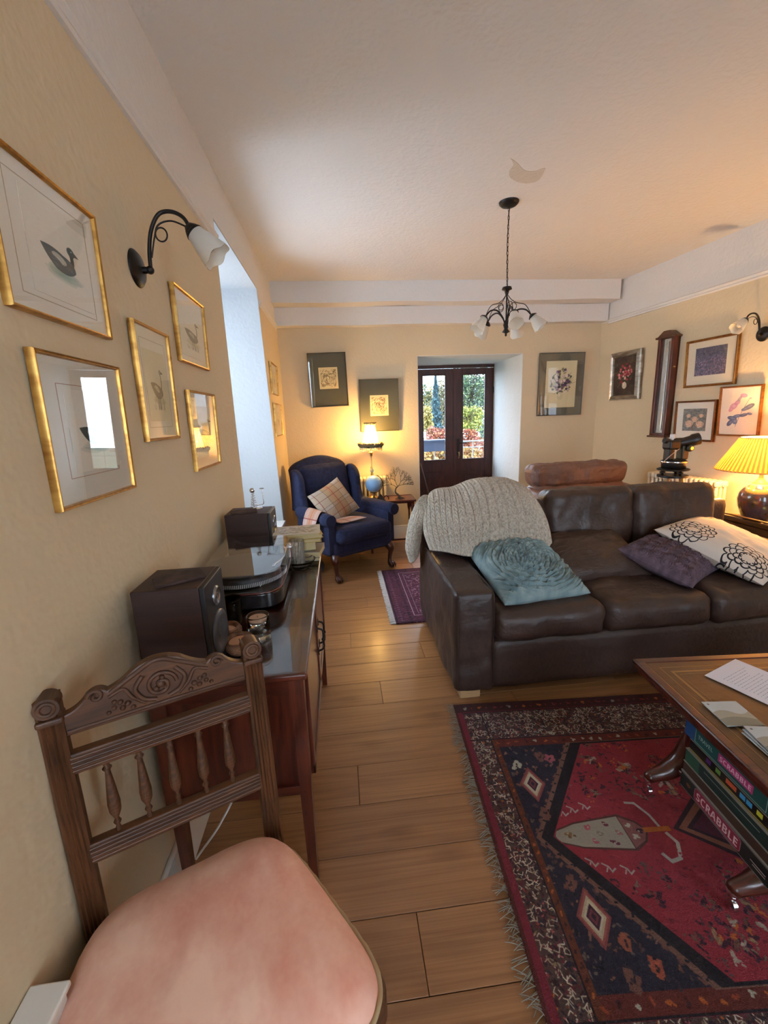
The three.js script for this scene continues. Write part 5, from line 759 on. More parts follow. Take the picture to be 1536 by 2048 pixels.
// ---------------------------------------------------------------- mahogany sideboard
const SB = { x0: LX + 0.025, x1: -0.128, z0: -2.18, z1: -1.062, h: 0.775 };
{
  const t = thing('sideboard', 'glass topped mahogany sideboard on tapering legs along the wall', 'sideboard', [(SB.x0 + SB.x1) / 2, 0, (SB.z0 + SB.z1) / 2]);
  const cx = (SB.x0 + SB.x1) / 2, cz = (SB.z0 + SB.z1) / 2, S = (a, b, r = 0) => spanBox([a[0] - cx, a[1], a[2] - cz], [b[0] - cx, b[1], b[2] - cz], r), yb = 0.36, yt = SB.h - 0.026;
  mesh('body', metreUV(join([S([SB.x0, yb, SB.z0 + 0.02], [SB.x1 - 0.022, yt, SB.z1 - 0.026])]), 'y'), M.mahogany, t);
  mesh('end_panel', metreUV(join([S([SB.x0 + 0.01, yt - 0.05, SB.z1 - 0.03], [SB.x1 - 0.03, yt, SB.z1 - 0.016], 0.002), S([SB.x0 + 0.01, yb, SB.z1 - 0.03], [SB.x1 - 0.03, yb + 0.03, SB.z1 - 0.016], 0.002), S([SB.x0 + 0.01, yb + 0.03, SB.z1 - 0.03], [SB.x0 + 0.05, yt - 0.05, SB.z1 - 0.016], 0.002)]), 'x'), M.mahogany, t);
  mesh('top', metreUV(S([SB.x0, yt, SB.z0], [SB.x1, SB.h - 0.006, SB.z1], 0.006), 'z'), M.mahogany, t);
  mesh('glass_sheet', S([SB.x0 + 0.004, SB.h - 0.006, SB.z0 + 0.006], [SB.x1 - 0.004, SB.h, SB.z1 - 0.006], 0.002), phys({ color: lin(0.95, 0.98, 0.96), transmission: 1, thickness: 0, roughness: 0.0, ior: 1.52 }), t, 'protective sheet of glass');
  for (const [x, z] of [[SB.x1 - 0.045, SB.z1 - 0.045], [SB.x1 - 0.045, SB.z0 + 0.045], [SB.x0 + 0.03, SB.z1 - 0.045], [SB.x0 + 0.03, SB.z0 + 0.045]]) {
    const g = new THREE.CylinderGeometry(0.030, 0.018, yt, 4, 1).toNonIndexed(); g.rotateY(PI / 4); g.translate(x - cx + (x > cx ? 0.012 : 0), yt / 2, z - cz + (z > cz ? 0.012 : -0.012)); g.computeVertexNormals(); mesh('leg', metreUV(g, 'y'), M.mahogany, t);
  }
  const zs = [SB.z1 - 0.075, (SB.z0 + SB.z1) / 2, SB.z0 + 0.075];
  for (let k = 0; k < 2; k++) {
    const d = mesh('door', metreUV(join([S([SB.x1 - 0.024, yb + 0.01, zs[k + 1] + 0.003], [SB.x1 - 0.012, yt - 0.008, zs[k] - 0.003], 0.002), S([SB.x1 - 0.014, yb + 0.01, zs[k + 1] + 0.003], [SB.x1 - 0.006, yb + 0.04, zs[k] - 0.003], 0.002), S([SB.x1 - 0.014, yt - 0.038, zs[k + 1] + 0.003], [SB.x1 - 0.006, yt - 0.008, zs[k] - 0.003], 0.002), S([SB.x1 - 0.014, yb + 0.01, zs[k] - 0.033], [SB.x1 - 0.006, yt - 0.008, zs[k] - 0.003], 0.002), S([SB.x1 - 0.014, yb + 0.01, zs[k + 1] + 0.003], [SB.x1 - 0.006, yt - 0.008, zs[k + 1] + 0.033], 0.002)]), 'y'), M.mahogany, t);
    const hz = zs[1] + (k ? -0.03 : 0.03) - cz; mesh('handle', join([tube([[SB.x1 - 0.004 - cx, 0.53, hz], [SB.x1 + 0.014 - cx, 0.54, hz], [SB.x1 + 0.016 - cx, 0.58, hz], [SB.x1 + 0.014 - cx, 0.62, hz], [SB.x1 - 0.004 - cx, 0.63, hz]], 0.004, 24, 8), new THREE.SphereGeometry(0.008, 10, 8).translate(SB.x1 + 0.016 - cx, 0.58, hz), box(0.003, 0.03, 0.016, SB.x1 - 0.005 - cx, 0.53, hz, 0.001), box(0.003, 0.03, 0.016, SB.x1 - 0.005 - cx, 0.63, hz, 0.001)]), M.blackIron, d, 'dark drop handle');
  }
}
// ---- things on the sideboard
const SH = SB.h;
function speaker(label, x0, x1, z0, z1, h) {
  const t = thing('bookshelf_speaker', label, 'speaker', [(x0 + x1) / 2, SH, (z0 + z1) / 2], 0, 'bookshelf speakers'), w = x1 - x0, d = z1 - z0;
  const vin = std({ map: woodTex(0x3e2219, 0x22110c, 151, { rings: 4 }), roughness: 0.55 });
  mesh('cabinet', metreUV(box(w - 0.014, h, d, -0.007, h / 2, 0, 0.003), 'z'), vin, t); mesh('baffle', box(0.014, h - 0.002, d - 0.002, w / 2 - 0.007, h / 2, 0, 0.003), M.black, t);
  const drv = (y, r) => { const g = lathe([[0, 0.002], [r * 0.3, 0.006], [r * 0.34, 0.001], [r * 0.8, 0.006], [r * 0.9, 0.009], [r, 0.005], [r * 1.1, 0.004], [r * 1.1, 0]], 28); g.rotateZ(-PI / 2); g.translate(w / 2, y, 0); return g; };
  mesh('woofer', drv(h * 0.36, d * 0.34), std({ color: lin(0.05, 0.05, 0.055), roughness: 0.35 }), t); mesh('tweeter', drv(h * 0.78, d * 0.15), std({ color: lin(0.25, 0.25, 0.26), roughness: 0.25, metalness: 0.8 }), t);
  return t;
}
speaker('brown wooden speaker at the chair end of the sideboard', LX + 0.035, -0.372, -1.245, -1.075, 0.262);
speaker('brown wooden speaker at the window end of the sideboard', LX + 0.035, -0.345, -2.165, -1.995, 0.255);
const slateTex = pixelTex(256, 256, (u, v) => lerp3([88, 64, 58], [42, 28, 26], pfbm(u, v, 10, 10, 155, 5)));
function roughSlab(w, d, h, seed) { const r = rng(seed), pts = []; for (let i = 0; i < 40; i++) { const a = i / 40 * 2 * PI, cu = Math.cos(a), cv = Math.sin(a), q = Math.max(Math.abs(cu), Math.abs(cv)); pts.push([cu / q * w / 2 * (0.94 + 0.08 * r()), cv / q * d / 2 * (0.94 + 0.08 * r())]); } const g = extrude(shapeOf(pts), h, 0.0015, 1); g.rotateX(-PI / 2); return metreUV(g, 'x', 4); }
const slabM = std({ map: slateTex, roughness: 0.85, bumpMap: roughPlasterBump, bumpScale: 0.004 });
{ const a = solo('slate_coaster', 'rough brown slate coaster on the speaker at the chair end', 'coaster', roughSlab(0.125, 0.085, 0.007, 3), slabM, [-0.46, SH + 0.2622, -1.155], 'slate coasters on the speakers'); a.rotation.y = 0.5;
  const b = solo('slate_coaster', 'rough brown slate coaster on the speaker at the window end', 'coaster', roughSlab(0.12, 0.08, 0.007, 4), slabM, [-0.475, SH + 0.2552, -2.045], 'slate coasters on the speakers'); b.rotation.y = 0.25; }
{ // silver spiral ornament with a ball and a little flower, on the far speaker
  const t = thing('silver_ornament', 'silver wire spiral ornament with a polished ball on the window end speaker', 'ornament', [-0.43, SH + 0.2552, -2.13]);
  const sp = []; for (let i = 0; i <= 90; i++) { const k = i / 90, a = k * 12 * PI; sp.push([-0.012 + Math.cos(a) * (0.017 - 0.011 * k), 0.006 + k * 0.07, Math.sin(a) * (0.017 - 0.011 * k)]); } mesh('spiral', join([tube(sp, 0.0015, 260, 6), tube([[-0.012, 0.002, 0], [-0.012, 0.08, 0]], 0.0024, 4, 8)]), M.chrome, t);
  mesh('ball', new THREE.SphereGeometry(0.0125, 18, 14).translate(-0.014, 0.090, 0), M.chrome, t);
  mesh('arm', tube([[-0.012, 0.010, 0], [0.02, 0.016, 0], [0.034, 0.020, 0], [0.036, 0.06, 0], [0.033, 0.094, 0]], 0.002, 30, 6), M.chrome, t);
  mesh('flower', join([0, 1, 2, 3, 4].map((k) => { const a = k * 1.257; return new THREE.SphereGeometry(0.005, 8, 6).scale(1, 0.5, 1).translate(0.033 + Math.cos(a) * 0.007, 0.098, Math.sin(a) * 0.007); })), M.chrome, t);
  mesh('base', cyl(0.024, 0.022, 0.006, 0.004, 0, 0, 20), M.chrome, t);
}
{ // record player under its clear lid
  const x0 = LX + 0.05, x1 = -0.245, z0 = -1.925, z1 = -1.475, t = thing('record_player', 'record player with a clear dust cover on the sideboard', 'record player', [(x0 + x1) / 2, SH, (z0 + z1) / 2]);
  const w = x1 - x0, d = z1 - z0, rr = 0.085;
  const outline = (m) => { const a = w / 2 - m, b = d / 2 - m, r = rr - m, s = new THREE.Shape(); s.moveTo(-a, -b); s.lineTo(a - r, -b); s.quadraticCurveTo(a, -b, a, -b + r); s.lineTo(a, b - r); s.quadraticCurveTo(a, b, a - r, b); s.lineTo(-a, b); s.closePath(); return s; };
  const slab = (m, y, h, bev = 0.003) => { const g = extrude(outline(m), h, bev, 2, 12); at(g, 0, y, 0, -PI / 2); return g; };
  for (const [x, z] of [[-1, -1], [1, -1], [-1, 1], [1, 1]]) mesh('foot', cyl(0.02, 0.018, 0.012, x * (w / 2 - 0.06), 0, z * (d / 2 - 0.06), 16), M.black, t);
  mesh('plinth', slab(0, 0.012, 0.052), phys({ color: lin(0.014, 0.012, 0.013), roughness: 0.25, clearcoat: 0.6, clearcoatRoughness: 0.1 }), t); mesh('plinth_trim', metreUV(slab(-0.001, 0.064, 0.008), 'z'), M.mahogany, t, 'reddish wooden edge strip'); mesh('deck', slab(0.006, 0.071, 0.004, 0.001), M.black, t);
  const R = 0.160, pc = -0.015;
  mesh('platter', lathe([[0, 0.078], [R, 0.078], [R + 0.002, 0.08], [R + 0.002, 0.098], [R - 0.004, 0.104], [R - 0.004, 0.118], [0, 0.118]], 64).translate(pc, 0, 0.035), std({ color: lin(0.020, 0.020, 0.021), roughness: 0.35, metalness: 0.3 }), t);
  const dots = []; for (let k = 0; k < 150; k++) { const a = k / 150 * 2 * PI; for (const y of [0.0835, 0.0885, 0.0935]) dots.push(box(0.0034, 0.0036, 0.002, Math.cos(a) * (R + 0.0022) + pc, y, Math.sin(a) * (R + 0.0022) + 0.035)); } const dm = mesh('strobe_dots', join(dots), std({ color: lin(0.8, 0.8, 0.78), roughness: 0.4, metalness: 0.5 }), t); dm.userData.kind = 'stuff';
  mesh('record_mat', cyl(R - 0.006, R - 0.006, 0.003, pc, 0.118, 0.035, 48), M.black, t); mesh('spindle', cyl(0.003, 0.003, 0.008, pc, 0.121, 0.035, 10), M.chrome, t);
  mesh('tonearm', join([tube([[0.135, 0.126, -0.19], [0.135, 0.128, -0.10], [0.130, 0.127, 0.02], [0.11, 0.125, 0.07]], 0.004, 30, 8), cyl(0.022, 0.022, 0.045, 0.135, 0.076, -0.175, 18), at(cyl(0.014, 0.014, 0.035, 0, 0, 0, 16), 0.135, 0.122, -0.20, PI / 2), box(0.012, 0.008, 0.03, 0.108, 0.124, 0.08, 0.002)]), M.chrome, t);
  const lidM = phys({ color: lin(0.97, 0.97, 0.97), transmission: 1, thickness: 0, roughness: 0.015, ior: 1.49 });
  const wall = outline(0.002); const inner = outline(0.005); wall.holes.push(new THREE.Path(inner.getPoints(16)));
  const wg = extrude(wall, 0.066, 0, 1, 16); at(wg, 0, 0.0745, 0, -PI / 2); const lg = slab(0.002, 0.1405, 0.003, 0.001), lid = join([wg, lg]); lid.translate(0, -0.0745, -d / 2); lid.rotateX(0.055); lid.translate(0, 0.0745, d / 2); mesh('dust_cover', lid, lidM, t, 'clear acrylic dust cover');
}
// books and magazines at the window end
{
  const X = -0.235, Z = -2.075; let y = SH;
  const pageM = std({ color: lin(0.50, 0.39, 0.20), roughness: 0.9 });
  const book = (label, cat, name, w, d, h, cov, turn, dx, thin) => { const t = thing(name, label, cat, [X + dx, y, Z], turn); const c = std({ color: cov, roughness: 0.6 }); if (thin) { mesh('pages', box(w - 0.012, h - 0.003, d - 0.012, 0, h / 2, 0), pageM, t); mesh('cover', join([box(w, 0.0016, d, 0, h - 0.0008, 0), box(w, 0.0016, d, 0, 0.0008, 0)]), c, t); } else { mesh('pages', box(w - 0.008, h - 0.006, d - 0.008, 0.003, h / 2, 0), pageM, t); mesh('cover', join([box(w, 0.003, d, 0, h - 0.0015, 0, 0.001), box(w, 0.003, d, 0, 0.0015, 0, 0.001), box(0.003, h, d, -w / 2 + 0.0015, h / 2, 0, 0.001)]), c, t); } y += h + 0.0004; };
  book('thin pale hardback book, lowest of the pile on the sideboard', 'book', 'hardback_book', 0.20, 0.15, 0.022, lin(0.38, 0.34, 0.27), 0.08, 0.0);
  book('grey brown hardback book, second lowest of the pile on the sideboard', 'book', 'hardback_book', 0.22, 0.16, 0.030, lin(0.22, 0.18, 0.14), -0.12, 0.008);
  book('thick paperback with a patterned green cover, under the magazines', 'book', 'paperback_book', 0.18, 0.15, 0.044, lin(0.16, 0.18, 0.12), 0.15, -0.01);
  book('yellow spined magazine, lowest of three on the books', 'magazine', 'magazine', 0.225, 0.17, 0.017, lin(0.50, 0.36, 0.10), 0.1, 0, true);
  book('yellow spined magazine, middle of three on the books', 'magazine', 'magazine', 0.222, 0.17, 0.017, lin(0.52, 0.38, 0.12), 0.19, 0.004, true);
  const mag = thing('magazine', 'magazine with a pale picture cover, topmost on the books', 'magazine', [X, y, Z], 0.05); mesh('pages', box(0.214, 0.012, 0.162, 0, 0.006, 0), pageM, mag);
  mesh('cover', box(0.224, 0.0012, 0.172, 0, 0.0124, 0), std({ map: canvasTex(256, 192, (g, w, h) => { g.fillStyle = '#c9c4b4'; g.fillRect(0, 0, w, h); const r = rng(6); for (let i = 0; i < 160; i++) blot(g, 30 + r() * 190, 30 + r() * 130, 5 + r() * 18, 3 + r() * 9, ['#8a8c86', '#b4b0a2', '#6c7470', '#d8d2c2', '#a49c88'][i % 5], r() * 3, 0.6); }), roughness: 0.35 }), mag, 'pale picture cover');
}
// hurricane candle in a cut glass dish
{
  const t = thing('glass_dish', 'round cut glass dish on the sideboard', 'dish', [-0.215, SH, -1.915]);
  mesh('bowl', lathe([[0, 0.006], [0.035, 0.006], [0.05, 0.014], [0.066, 0.034], [0.072, 0.044], [0.069, 0.045], [0.058, 0.03], [0.045, 0.016], [0.03, 0.011], [0, 0.011]], 36), M.solidGlass, t); mesh('foot', lathe([[0, 0], [0.036, 0], [0.036, 0.004], [0.02, 0.006], [0, 0.006]], 28), M.solidGlass, t);
  const c = thing('glass_candle_holder', 'tall crackled glass cylinder candle holder standing in the glass dish', 'candle holder', [-0.225, SH + 0.0115, -1.915]);
  const cr = phys({ color: lin(0.9, 0.88, 0.8), transmission: 0.9, thickness: 0.003, roughness: 0.12, ior: 1.45, bumpMap: pixelTex(256, 256, (u, v) => 255 * Math.pow(1 - Math.abs(pfbm(u, v, 14, 14, 161, 3) - 0.5) * 2, 6), { srgb: false, rx: 2, ry: 1 }), bumpScale: 0.004 });
  mesh('cylinder', lathe([[0, 0], [0.031, 0], [0.034, 0.004], [0.034, 0.125], [0.031, 0.125], [0.031, 0.006], [0, 0.006]], 32), cr, c); mesh('candle', cyl(0.024, 0.024, 0.10, 0, 0.0065, 0, 24), std({ color: lin(0.55, 0.46, 0.34), roughness: 0.6 }), c);
}
// candle holders at the chair end
function waxCup(name, label, x, z, prof, mat, waxY, waxR, waxCol) { const t = thing(name, label, 'candle holder', [x, SH, z]); mesh('cup', lathe(prof, 32), mat, t); mesh('wax', lathe([[0, waxY], [waxR - 0.003, waxY], [waxR, waxY - 0.004], [waxR, waxY - 0.012], [0, waxY - 0.012]], 24), std({ color: waxCol, roughness: 0.5 }), t, 'melted candle wax'); mesh('wick', cyl(0.0012, 0.001, 0.006, 0, waxY, 0, 6), M.black, t); return t; }
const jarP = [[0, 0], [0.034, 0], [0.036, 0.004], [0.036, 0.078], [0.033, 0.082], [0.031, 0.078], [0.031, 0.03], [0, 0.026]];
waxCup('candle_jar', 'clear straight sided glass jar with a peach candle', -0.290, -1.275, jarP, M.solidGlass, 0.073, 0.0295, lin(0.55, 0.36, 0.24));
const clayTex = pixelTex(256, 128, (u, v) => lerp3([176, 128, 92], [92, 52, 34], pfbm(u, v, 16, 8, 171, 4)));
const clay = std({ map: clayTex, roughness: 0.7, bumpMap: roughPlasterBump, bumpScale: 0.01 });
const clayP = [[0, 0], [0.03, 0], [0.040, 0.012], [0.044, 0.036], [0.041, 0.044], [0.036, 0.040], [0.033, 0.02], [0, 0.016]];
waxCup('tealight_holder', 'rough terracotta tealight holder with a glowing orange wax pool', -0.335, -1.205, clayP, clay, 0.036, 0.032, lin(0.60, 0.30, 0.16));
waxCup('tealight_holder', 'shell covered tealight holder beside the smoked tumbler', -0.392, -1.290, [[0, 0], [0.03, 0], [0.044, 0.014], [0.046, 0.03], [0.038, 0.044], [0.03, 0.04], [0.03, 0.02], [0, 0.016]], clay, 0.034, 0.028, lin(0.50, 0.30, 0.2));
{ const t = thing('smoked_tumbler', 'smoked glass tumbler standing against the record player', 'tumbler', [-0.402, SH, -1.40]); mesh('glass', lathe([[0, 0], [0.028, 0], [0.031, 0.004], [0.037, 0.09], [0.0345, 0.09], [0.029, 0.008], [0, 0.008]], 32), phys({ color: lin(0.5, 0.48, 0.46), transmission: 1, thickness: 0.003, roughness: 0.02, ior: 1.5, attenuationColor: lin(0.2, 0.18, 0.16), attenuationDistance: 0.006 }), t); }
solo('power_cable', 'white power cable hanging behind the sideboard', 'cable', tube([[LX + 0.035, 0.42, -1.50], [LX + 0.05, 0.24, -1.42], [LX + 0.12, 0.10, -1.40], [LX + 0.08, 0.035, -1.32], [LX + 0.03, 0.03, -1.2]], 0.004, 40, 8), std({ color: lin(0.7, 0.7, 0.68), roughness: 0.5 }));

// ---------------------------------------------------------------- rugs
const RUG = { o: [0.495, -1.854], a: -0.0698, w: 2.15, d: 1.42 };
const rugTex = canvasTex(1632, 1078, (g, W, H) => {
  const S = W / RUG.w, r = rng(61), X = (u) => u * S, rect = (u, v, w, d, c) => { g.fillStyle = c; g.fillRect(X(u), X(v), X(w), X(d)); };
  const red = '#86242f', dark = '#231c2a', cr = '#a99a86', or = '#a8561f', br = '#4c1a18', bn = '#6a4238', pk = '#9c4c54';
  const dot = (u, v, a, b, c, q = 0, al = 1) => { g.save(); g.globalAlpha = al; g.translate(X(u), X(v)); g.rotate(q); g.fillStyle = c; const A = X(a), B = X(b), n = Math.max(3, Math.round(A * B * 0.10)); for (let i = 0; i < n; i++) { const k = (r() + r() - 1), m = (r() + r() - 1); g.fillRect(k * A - A * 0.3, m * B - B * 0.3, A * 0.62 + 1.2, B * 0.55 + 1); } g.restore(); };
  const poly = (p, c) => { g.fillStyle = c; g.beginPath(); p.forEach(([u, v], i) => (i ? g.lineTo(X(u), X(v)) : g.moveTo(X(u), X(v)))); g.closePath(); g.fill(); };
  const line = (p, c, w) => { g.strokeStyle = c; g.lineWidth = X(w); g.lineJoin = 'miter'; g.lineCap = 'butt'; g.beginPath(); p.forEach(([u, v], i) => (i ? g.lineTo(X(u), X(v)) : g.moveTo(X(u), X(v)))); g.stroke(); };
  rect(0, 0, RUG.w, RUG.d, '#6e1c2c');
  // outer guard
  const guard = (m, t, c) => { rect(m, m, RUG.w - 2 * m, t, c); rect(m, RUG.d - m - t, RUG.w - 2 * m, t, c); rect(m, m, t, RUG.d - 2 * m, c); rect(RUG.w - m - t, m, t, RUG.d - 2 * m, c); };
  guard(0, 0.012, br); rect(0, 0, RUG.w, 0.062, '#3a1416'); rect(0, RUG.d - 0.062, RUG.w, 0.062, '#3a1416');
  for (let u = 0.05; u < RUG.w; u += 0.075) for (const v of [0.035, RUG.d - 0.035]) { dot(u, v, 0.012, 0.01, ['#a8561f', '#8a8276', '#7a2a30'][Math.floor(r() * 3)], 0, 0.9); dot(u + 0.035, v, 0.007, 0.007, '#7a3020'); }
  // pale main border, densely worked with dark and coloured flecks
  const bands = [[0.035, 0.07, RUG.w - 0.07, 0.175], [0.035, RUG.d - 0.245, RUG.w - 0.07, 0.175], [0.035, 0.07, 0.09, RUG.d - 0.14], [RUG.w - 0.125, 0.07, 0.09, RUG.d - 0.14]];
  for (const [u, v, w, d] of bands) {
    rect(u, v, w, d, '#4a3430'); g.save(); g.beginPath(); g.rect(X(u), X(v), X(w), X(d)); g.clip();
    const n = w * d * 6200;
    for (let i = 0; i < n; i++) { const a = u + r() * w, b = v + r() * d; dot(a, b, 0.004 + r() * 0.009, 0.003 + r() * 0.005, ['#2a1620', '#35161a', '#231c2a', '#4a2a26', '#5a2028'][i % 5], r() * 3, 0.95); }
    for (let i = 0; i < n * 0.22; i++) dot(u + r() * w, v + r() * d, 0.003 + r() * 0.007, 0.003 + r() * 0.004, [or, '#8a3a3a', pk, '#7a6a4a', cr, cr][i % 6], r() * 3, 0.95);
    for (let i = 0; i < n * 0.42; i++) { const a = u + r() * w, b = v + r() * d, q = r() * 6.3; line([[a, b], [a + Math.cos(q) * 0.012, b + Math.sin(q) * 0.012], [a + Math.cos(q + 0.9) * 0.020, b + Math.sin(q + 0.9) * 0.020]], i % 3 ? cr : '#c2b49e', 0.0026); }
    for (let i = 0; i < n * 0.5; i++) dot(u + r() * w, v + r() * d, 0.003 + r() * 0.005, 0.002 + r() * 0.004, ['#2a1620', '#35161a', '#5a2028', '#6a3a2a', '#8a7a66'][i % 5], r() * 3, 0.9);
    g.restore();
  }
  guard(0.0, 0.0, br); rect(0.03, 0.066, RUG.w - 0.06, 0.006, '#241018'); rect(0.03, 0.246, RUG.w - 0.06, 0.006, '#1e1018'); rect(0.03, RUG.d - 0.252, RUG.w - 0.06, 0.006, '#1e1018'); rect(0.12, 0.07, 0.005, RUG.d - 0.14, '#1e1018'); rect(RUG.w - 0.125, 0.07, 0.005, RUG.d - 0.14, '#1e1018');
  // inner guard
  rect(0.125, 0.252, RUG.w - 0.25, 0.045, '#5a2018'); rect(0.125, RUG.d - 0.297, RUG.w - 0.25, 0.045, '#5a2018'); rect(0.125, 0.252, 0.022, RUG.d - 0.504, '#5a2a18'); rect(RUG.w - 0.147, 0.252, 0.022, RUG.d - 0.504, '#5a2a18');
  for (let u = 0.15; u < RUG.w - 0.15; u += 0.042) for (const v of [0.274, RUG.d - 0.274]) dot(u, v + (r() - 0.5) * 0.01, 0.010, 0.009, ['#a8561f', '#8a3a20', '#a3a08c', '#3a1418'][Math.floor(r() * 4)], r(), 0.9);
  for (let v = 0.28; v < RUG.d - 0.28; v += 0.03) for (const u of [0.136, RUG.w - 0.136]) dot(u, v, 0.006, 0.009, ['#a8561f', '#7a3418', '#33161a'][Math.floor(r() * 3)], 0.4, 0.9);
  // field: dark spandrels, red hexagon
  const f0 = 0.147, f1 = RUG.w - 0.147, v0 = 0.297, v1 = RUG.d - 0.297, vm = RUG.d / 2;
  rect(f0, v0, f1 - f0, v1 - v0, dark);
  for (let i = 0; i < 2600; i++) dot(f0 + r() * (f1 - f0), v0 + r() * (v1 - v0), 0.004 + r() * 0.010, 0.003 + r() * 0.007, ['#4a3230', '#32262e', '#6a4236', '#14101a', '#7a5244', '#5c4e46', '#1c1622', '#14101a'][i % 8], r() * 3, 0.9);
  const hex = (m) => [[f0 + 0.035 + m, vm], [f0 + 0.33 + m, v0 + m * 0.2], [f1 - 0.33 - m, v0 + m * 0.2], [f1 - 0.035 - m, vm], [f1 - 0.33 - m, v1 - m * 0.2], [f0 + 0.33 + m, v1 - m * 0.2]];
  poly(hex(-0.03), '#6e4a3e'); poly(hex(-0.012), '#1a1018'); poly(hex(0.012), '#1a1018'); poly(hex(0.03), red);
  // stepped teeth on the dark side
  for (const [ua, va, ub, vb] of [[f0 + 0.0, vm, f0 + 0.295, v0], [f0 + 0.0, vm, f0 + 0.295, v1], [f1, vm, f1 - 0.295, v0], [f1, vm, f1 - 0.295, v1]]) for (let k = 0.06; k < 1; k += 0.09) { const u = mix(ua, ub, k), v = mix(va, vb, k); dot(u, v, 0.012, 0.008, '#6a4238', Math.atan2(vb - va, ub - ua), 0.9); dot(u + (ub > ua ? 0.014 : -0.014), v, 0.008, 0.006, '#120e18', 0, 1); }
  // spandrel diamonds
  const dia = (u, v, a, b, q, cs) => { cs.forEach((c, i) => { const k = 1 - i / cs.length, A = a * k, B = b * k, co = Math.cos(q), si = Math.sin(q); poly([[1, 0], [0, 1], [-1, 0], [0, -1]].map(([x, y]) => [u + x * A * co - y * B * si, v + x * A * si + y * B * co]), c); }); };
  for (const [u, v] of [[0.222, 0.493], [0.226, RUG.d - 0.465]]) for (const m of [u, RUG.w - u]) { dia(m, v, 0.050, 0.082, 0.1, ['#7a3a3a', '#8a4a44', '#a8987c', '#b4a68c', '#3a1a2a', '#6a3038', '#2a1624']); }
  for (const [u, v, c] of [[0.34, 0.375, pk], [0.22, 0.62, bn], [0.30, 0.36, bn], [0.19, 0.40, '#a3a08c'], [0.33, 1.08, '#9a4a34'], [0.25, 1.10, bn], [0.2, 0.86, bn], [0.28, 1.02, '#8a4a34']]) for (const m of [u, RUG.w - u]) { dot(m, v, 0.018, 0.024, c, 0.4, 0.9); dot(m, v, 0.007, 0.010, '#2a1820', 0.4, 0.9); }
  // red field motifs
  g.save(); g.beginPath(); hex(0.034).forEach(([u, v], i) => (i ? g.lineTo(X(u), X(v)) : g.moveTo(X(u), X(v)))); g.clip();
  for (let i = 0; i < 2400; i++) dot(f0 + r() * (f1 - f0), v0 + r() * (v1 - v0), 0.004 + r() * 0.014, 0.002 + r() * 0.005, ['#96303a', '#701c2a', '#8a2832', '#5e1824', '#7a2030'][i % 5], r() * 0.6, 0.6);
  for (let i = 0; i < 420; i++) { const u = f0 + 0.08 + r() * (f1 - f0 - 0.16), v = v0 + r() * (v1 - v0); if (Math.abs(v - vm) < 0.11 && u > 0.2 && u < 0.9) continue; const c = [bn, '#3a1a2a', '#70604e', or, '#4a2a30', '#5a3a3a'][i % 6]; for (let k = 0; k < 6; k++) dot(u + (r() - 0.5) * 0.035, v + (r() - 0.5) * 0.045, 0.004 + r() * 0.009, 0.003 + r() * 0.006, k % 3 ? c : '#2c1420', r() * 3, 0.9); }
  const bird = (u, v, s) => { line([[u - 0.018 * s, v - 0.012], [u, v], [u + 0.004 * s, v + 0.016], [u + 0.02 * s, v + 0.006]], '#9a9088', 0.0055); line([[u - 0.004 * s, v + 0.002], [u - 0.014 * s, v + 0.016]], '#9a9088', 0.0045); };
  for (const m of [0, 1]) { const q = (u) => (m ? RUG.w - u : u), s = m ? -1 : 1; for (const [u, v] of [[0.285, 0.62], [0.325, 0.61], [0.375, 0.60], [0.30, 0.80], [0.345, 0.82], [0.40, 0.83]]) bird(q(u), v, s);
    // pear shaped pendant
    poly([[q(0.225), vm - 0.022], [q(0.30), vm - 0.046], [q(0.47), vm - 0.066], [q(0.52), vm - 0.035], [q(0.545), vm], [q(0.52), vm + 0.04], [q(0.47), vm + 0.068], [q(0.30), vm + 0.048], [q(0.225), vm + 0.024], [q(0.212), vm]], '#4a2a26');
    poly([[q(0.228), vm - 0.018], [q(0.30), vm - 0.040], [q(0.465), vm - 0.058], [q(0.465), vm + 0.060], [q(0.30), vm + 0.042], [q(0.228), vm + 0.020], [q(0.220), vm]], '#8d8474');
    poly([[q(0.468), vm - 0.056], [q(0.515), vm - 0.03], [q(0.538), vm], [q(0.515), vm + 0.035], [q(0.468), vm + 0.058]], '#7a4a46');
    for (const [u, v, c] of [[0.275, vm, '#5a3a24'], [0.265, vm - 0.008, '#7a5a30'], [0.345, vm - 0.026, pk], [0.345, vm + 0.024, pk], [0.41, vm - 0.034, '#5a2230'], [0.41, vm + 0.034, '#5a2230'], [0.44, vm, '#8a5a54'], [0.375, vm, '#7a6a5a'], [0.49, vm - 0.02, '#a09684'], [0.49, vm + 0.02, '#a09684'], [0.51, vm, '#3a1a2a']]) { dot(q(u), v, 0.013, 0.010, c, 0.3, 0.95); dot(q(u), v, 0.005, 0.004, '#a09684', 0, 0.9); }
    rect(Math.min(q(0.53), q(0.625)), vm - 0.010, 0.095, 0.018, '#a2581f');
    line([[q(0.525), vm - 0.11], [q(0.56), vm - 0.105], [q(0.585), vm - 0.055], [q(0.592), vm - 0.01]], '#a09a92', 0.010); line([[q(0.60), vm + 0.012], [q(0.615), vm + 0.05], [q(0.590), vm + 0.10], [q(0.555), vm + 0.108], [q(0.54), vm + 0.08]], '#a09a92', 0.012);
    for (let k = 0; k < 6; k++) { dot(q(0.585 + k * 0.003), vm + 0.035 + k * 0.012, 0.006, 0.004, red); dot(q(0.545 + k * 0.006), vm - 0.098 + k * 0.012, 0.005, 0.004, red); } }
  // central framed medallion
  const mu = RUG.w / 2; const box4 = (a, b, c) => poly([[mu - a, vm], [mu - a * 0.55, vm - b], [mu + a * 0.55, vm - b], [mu + a, vm], [mu + a * 0.55, vm + b], [mu - a * 0.55, vm + b]], c);
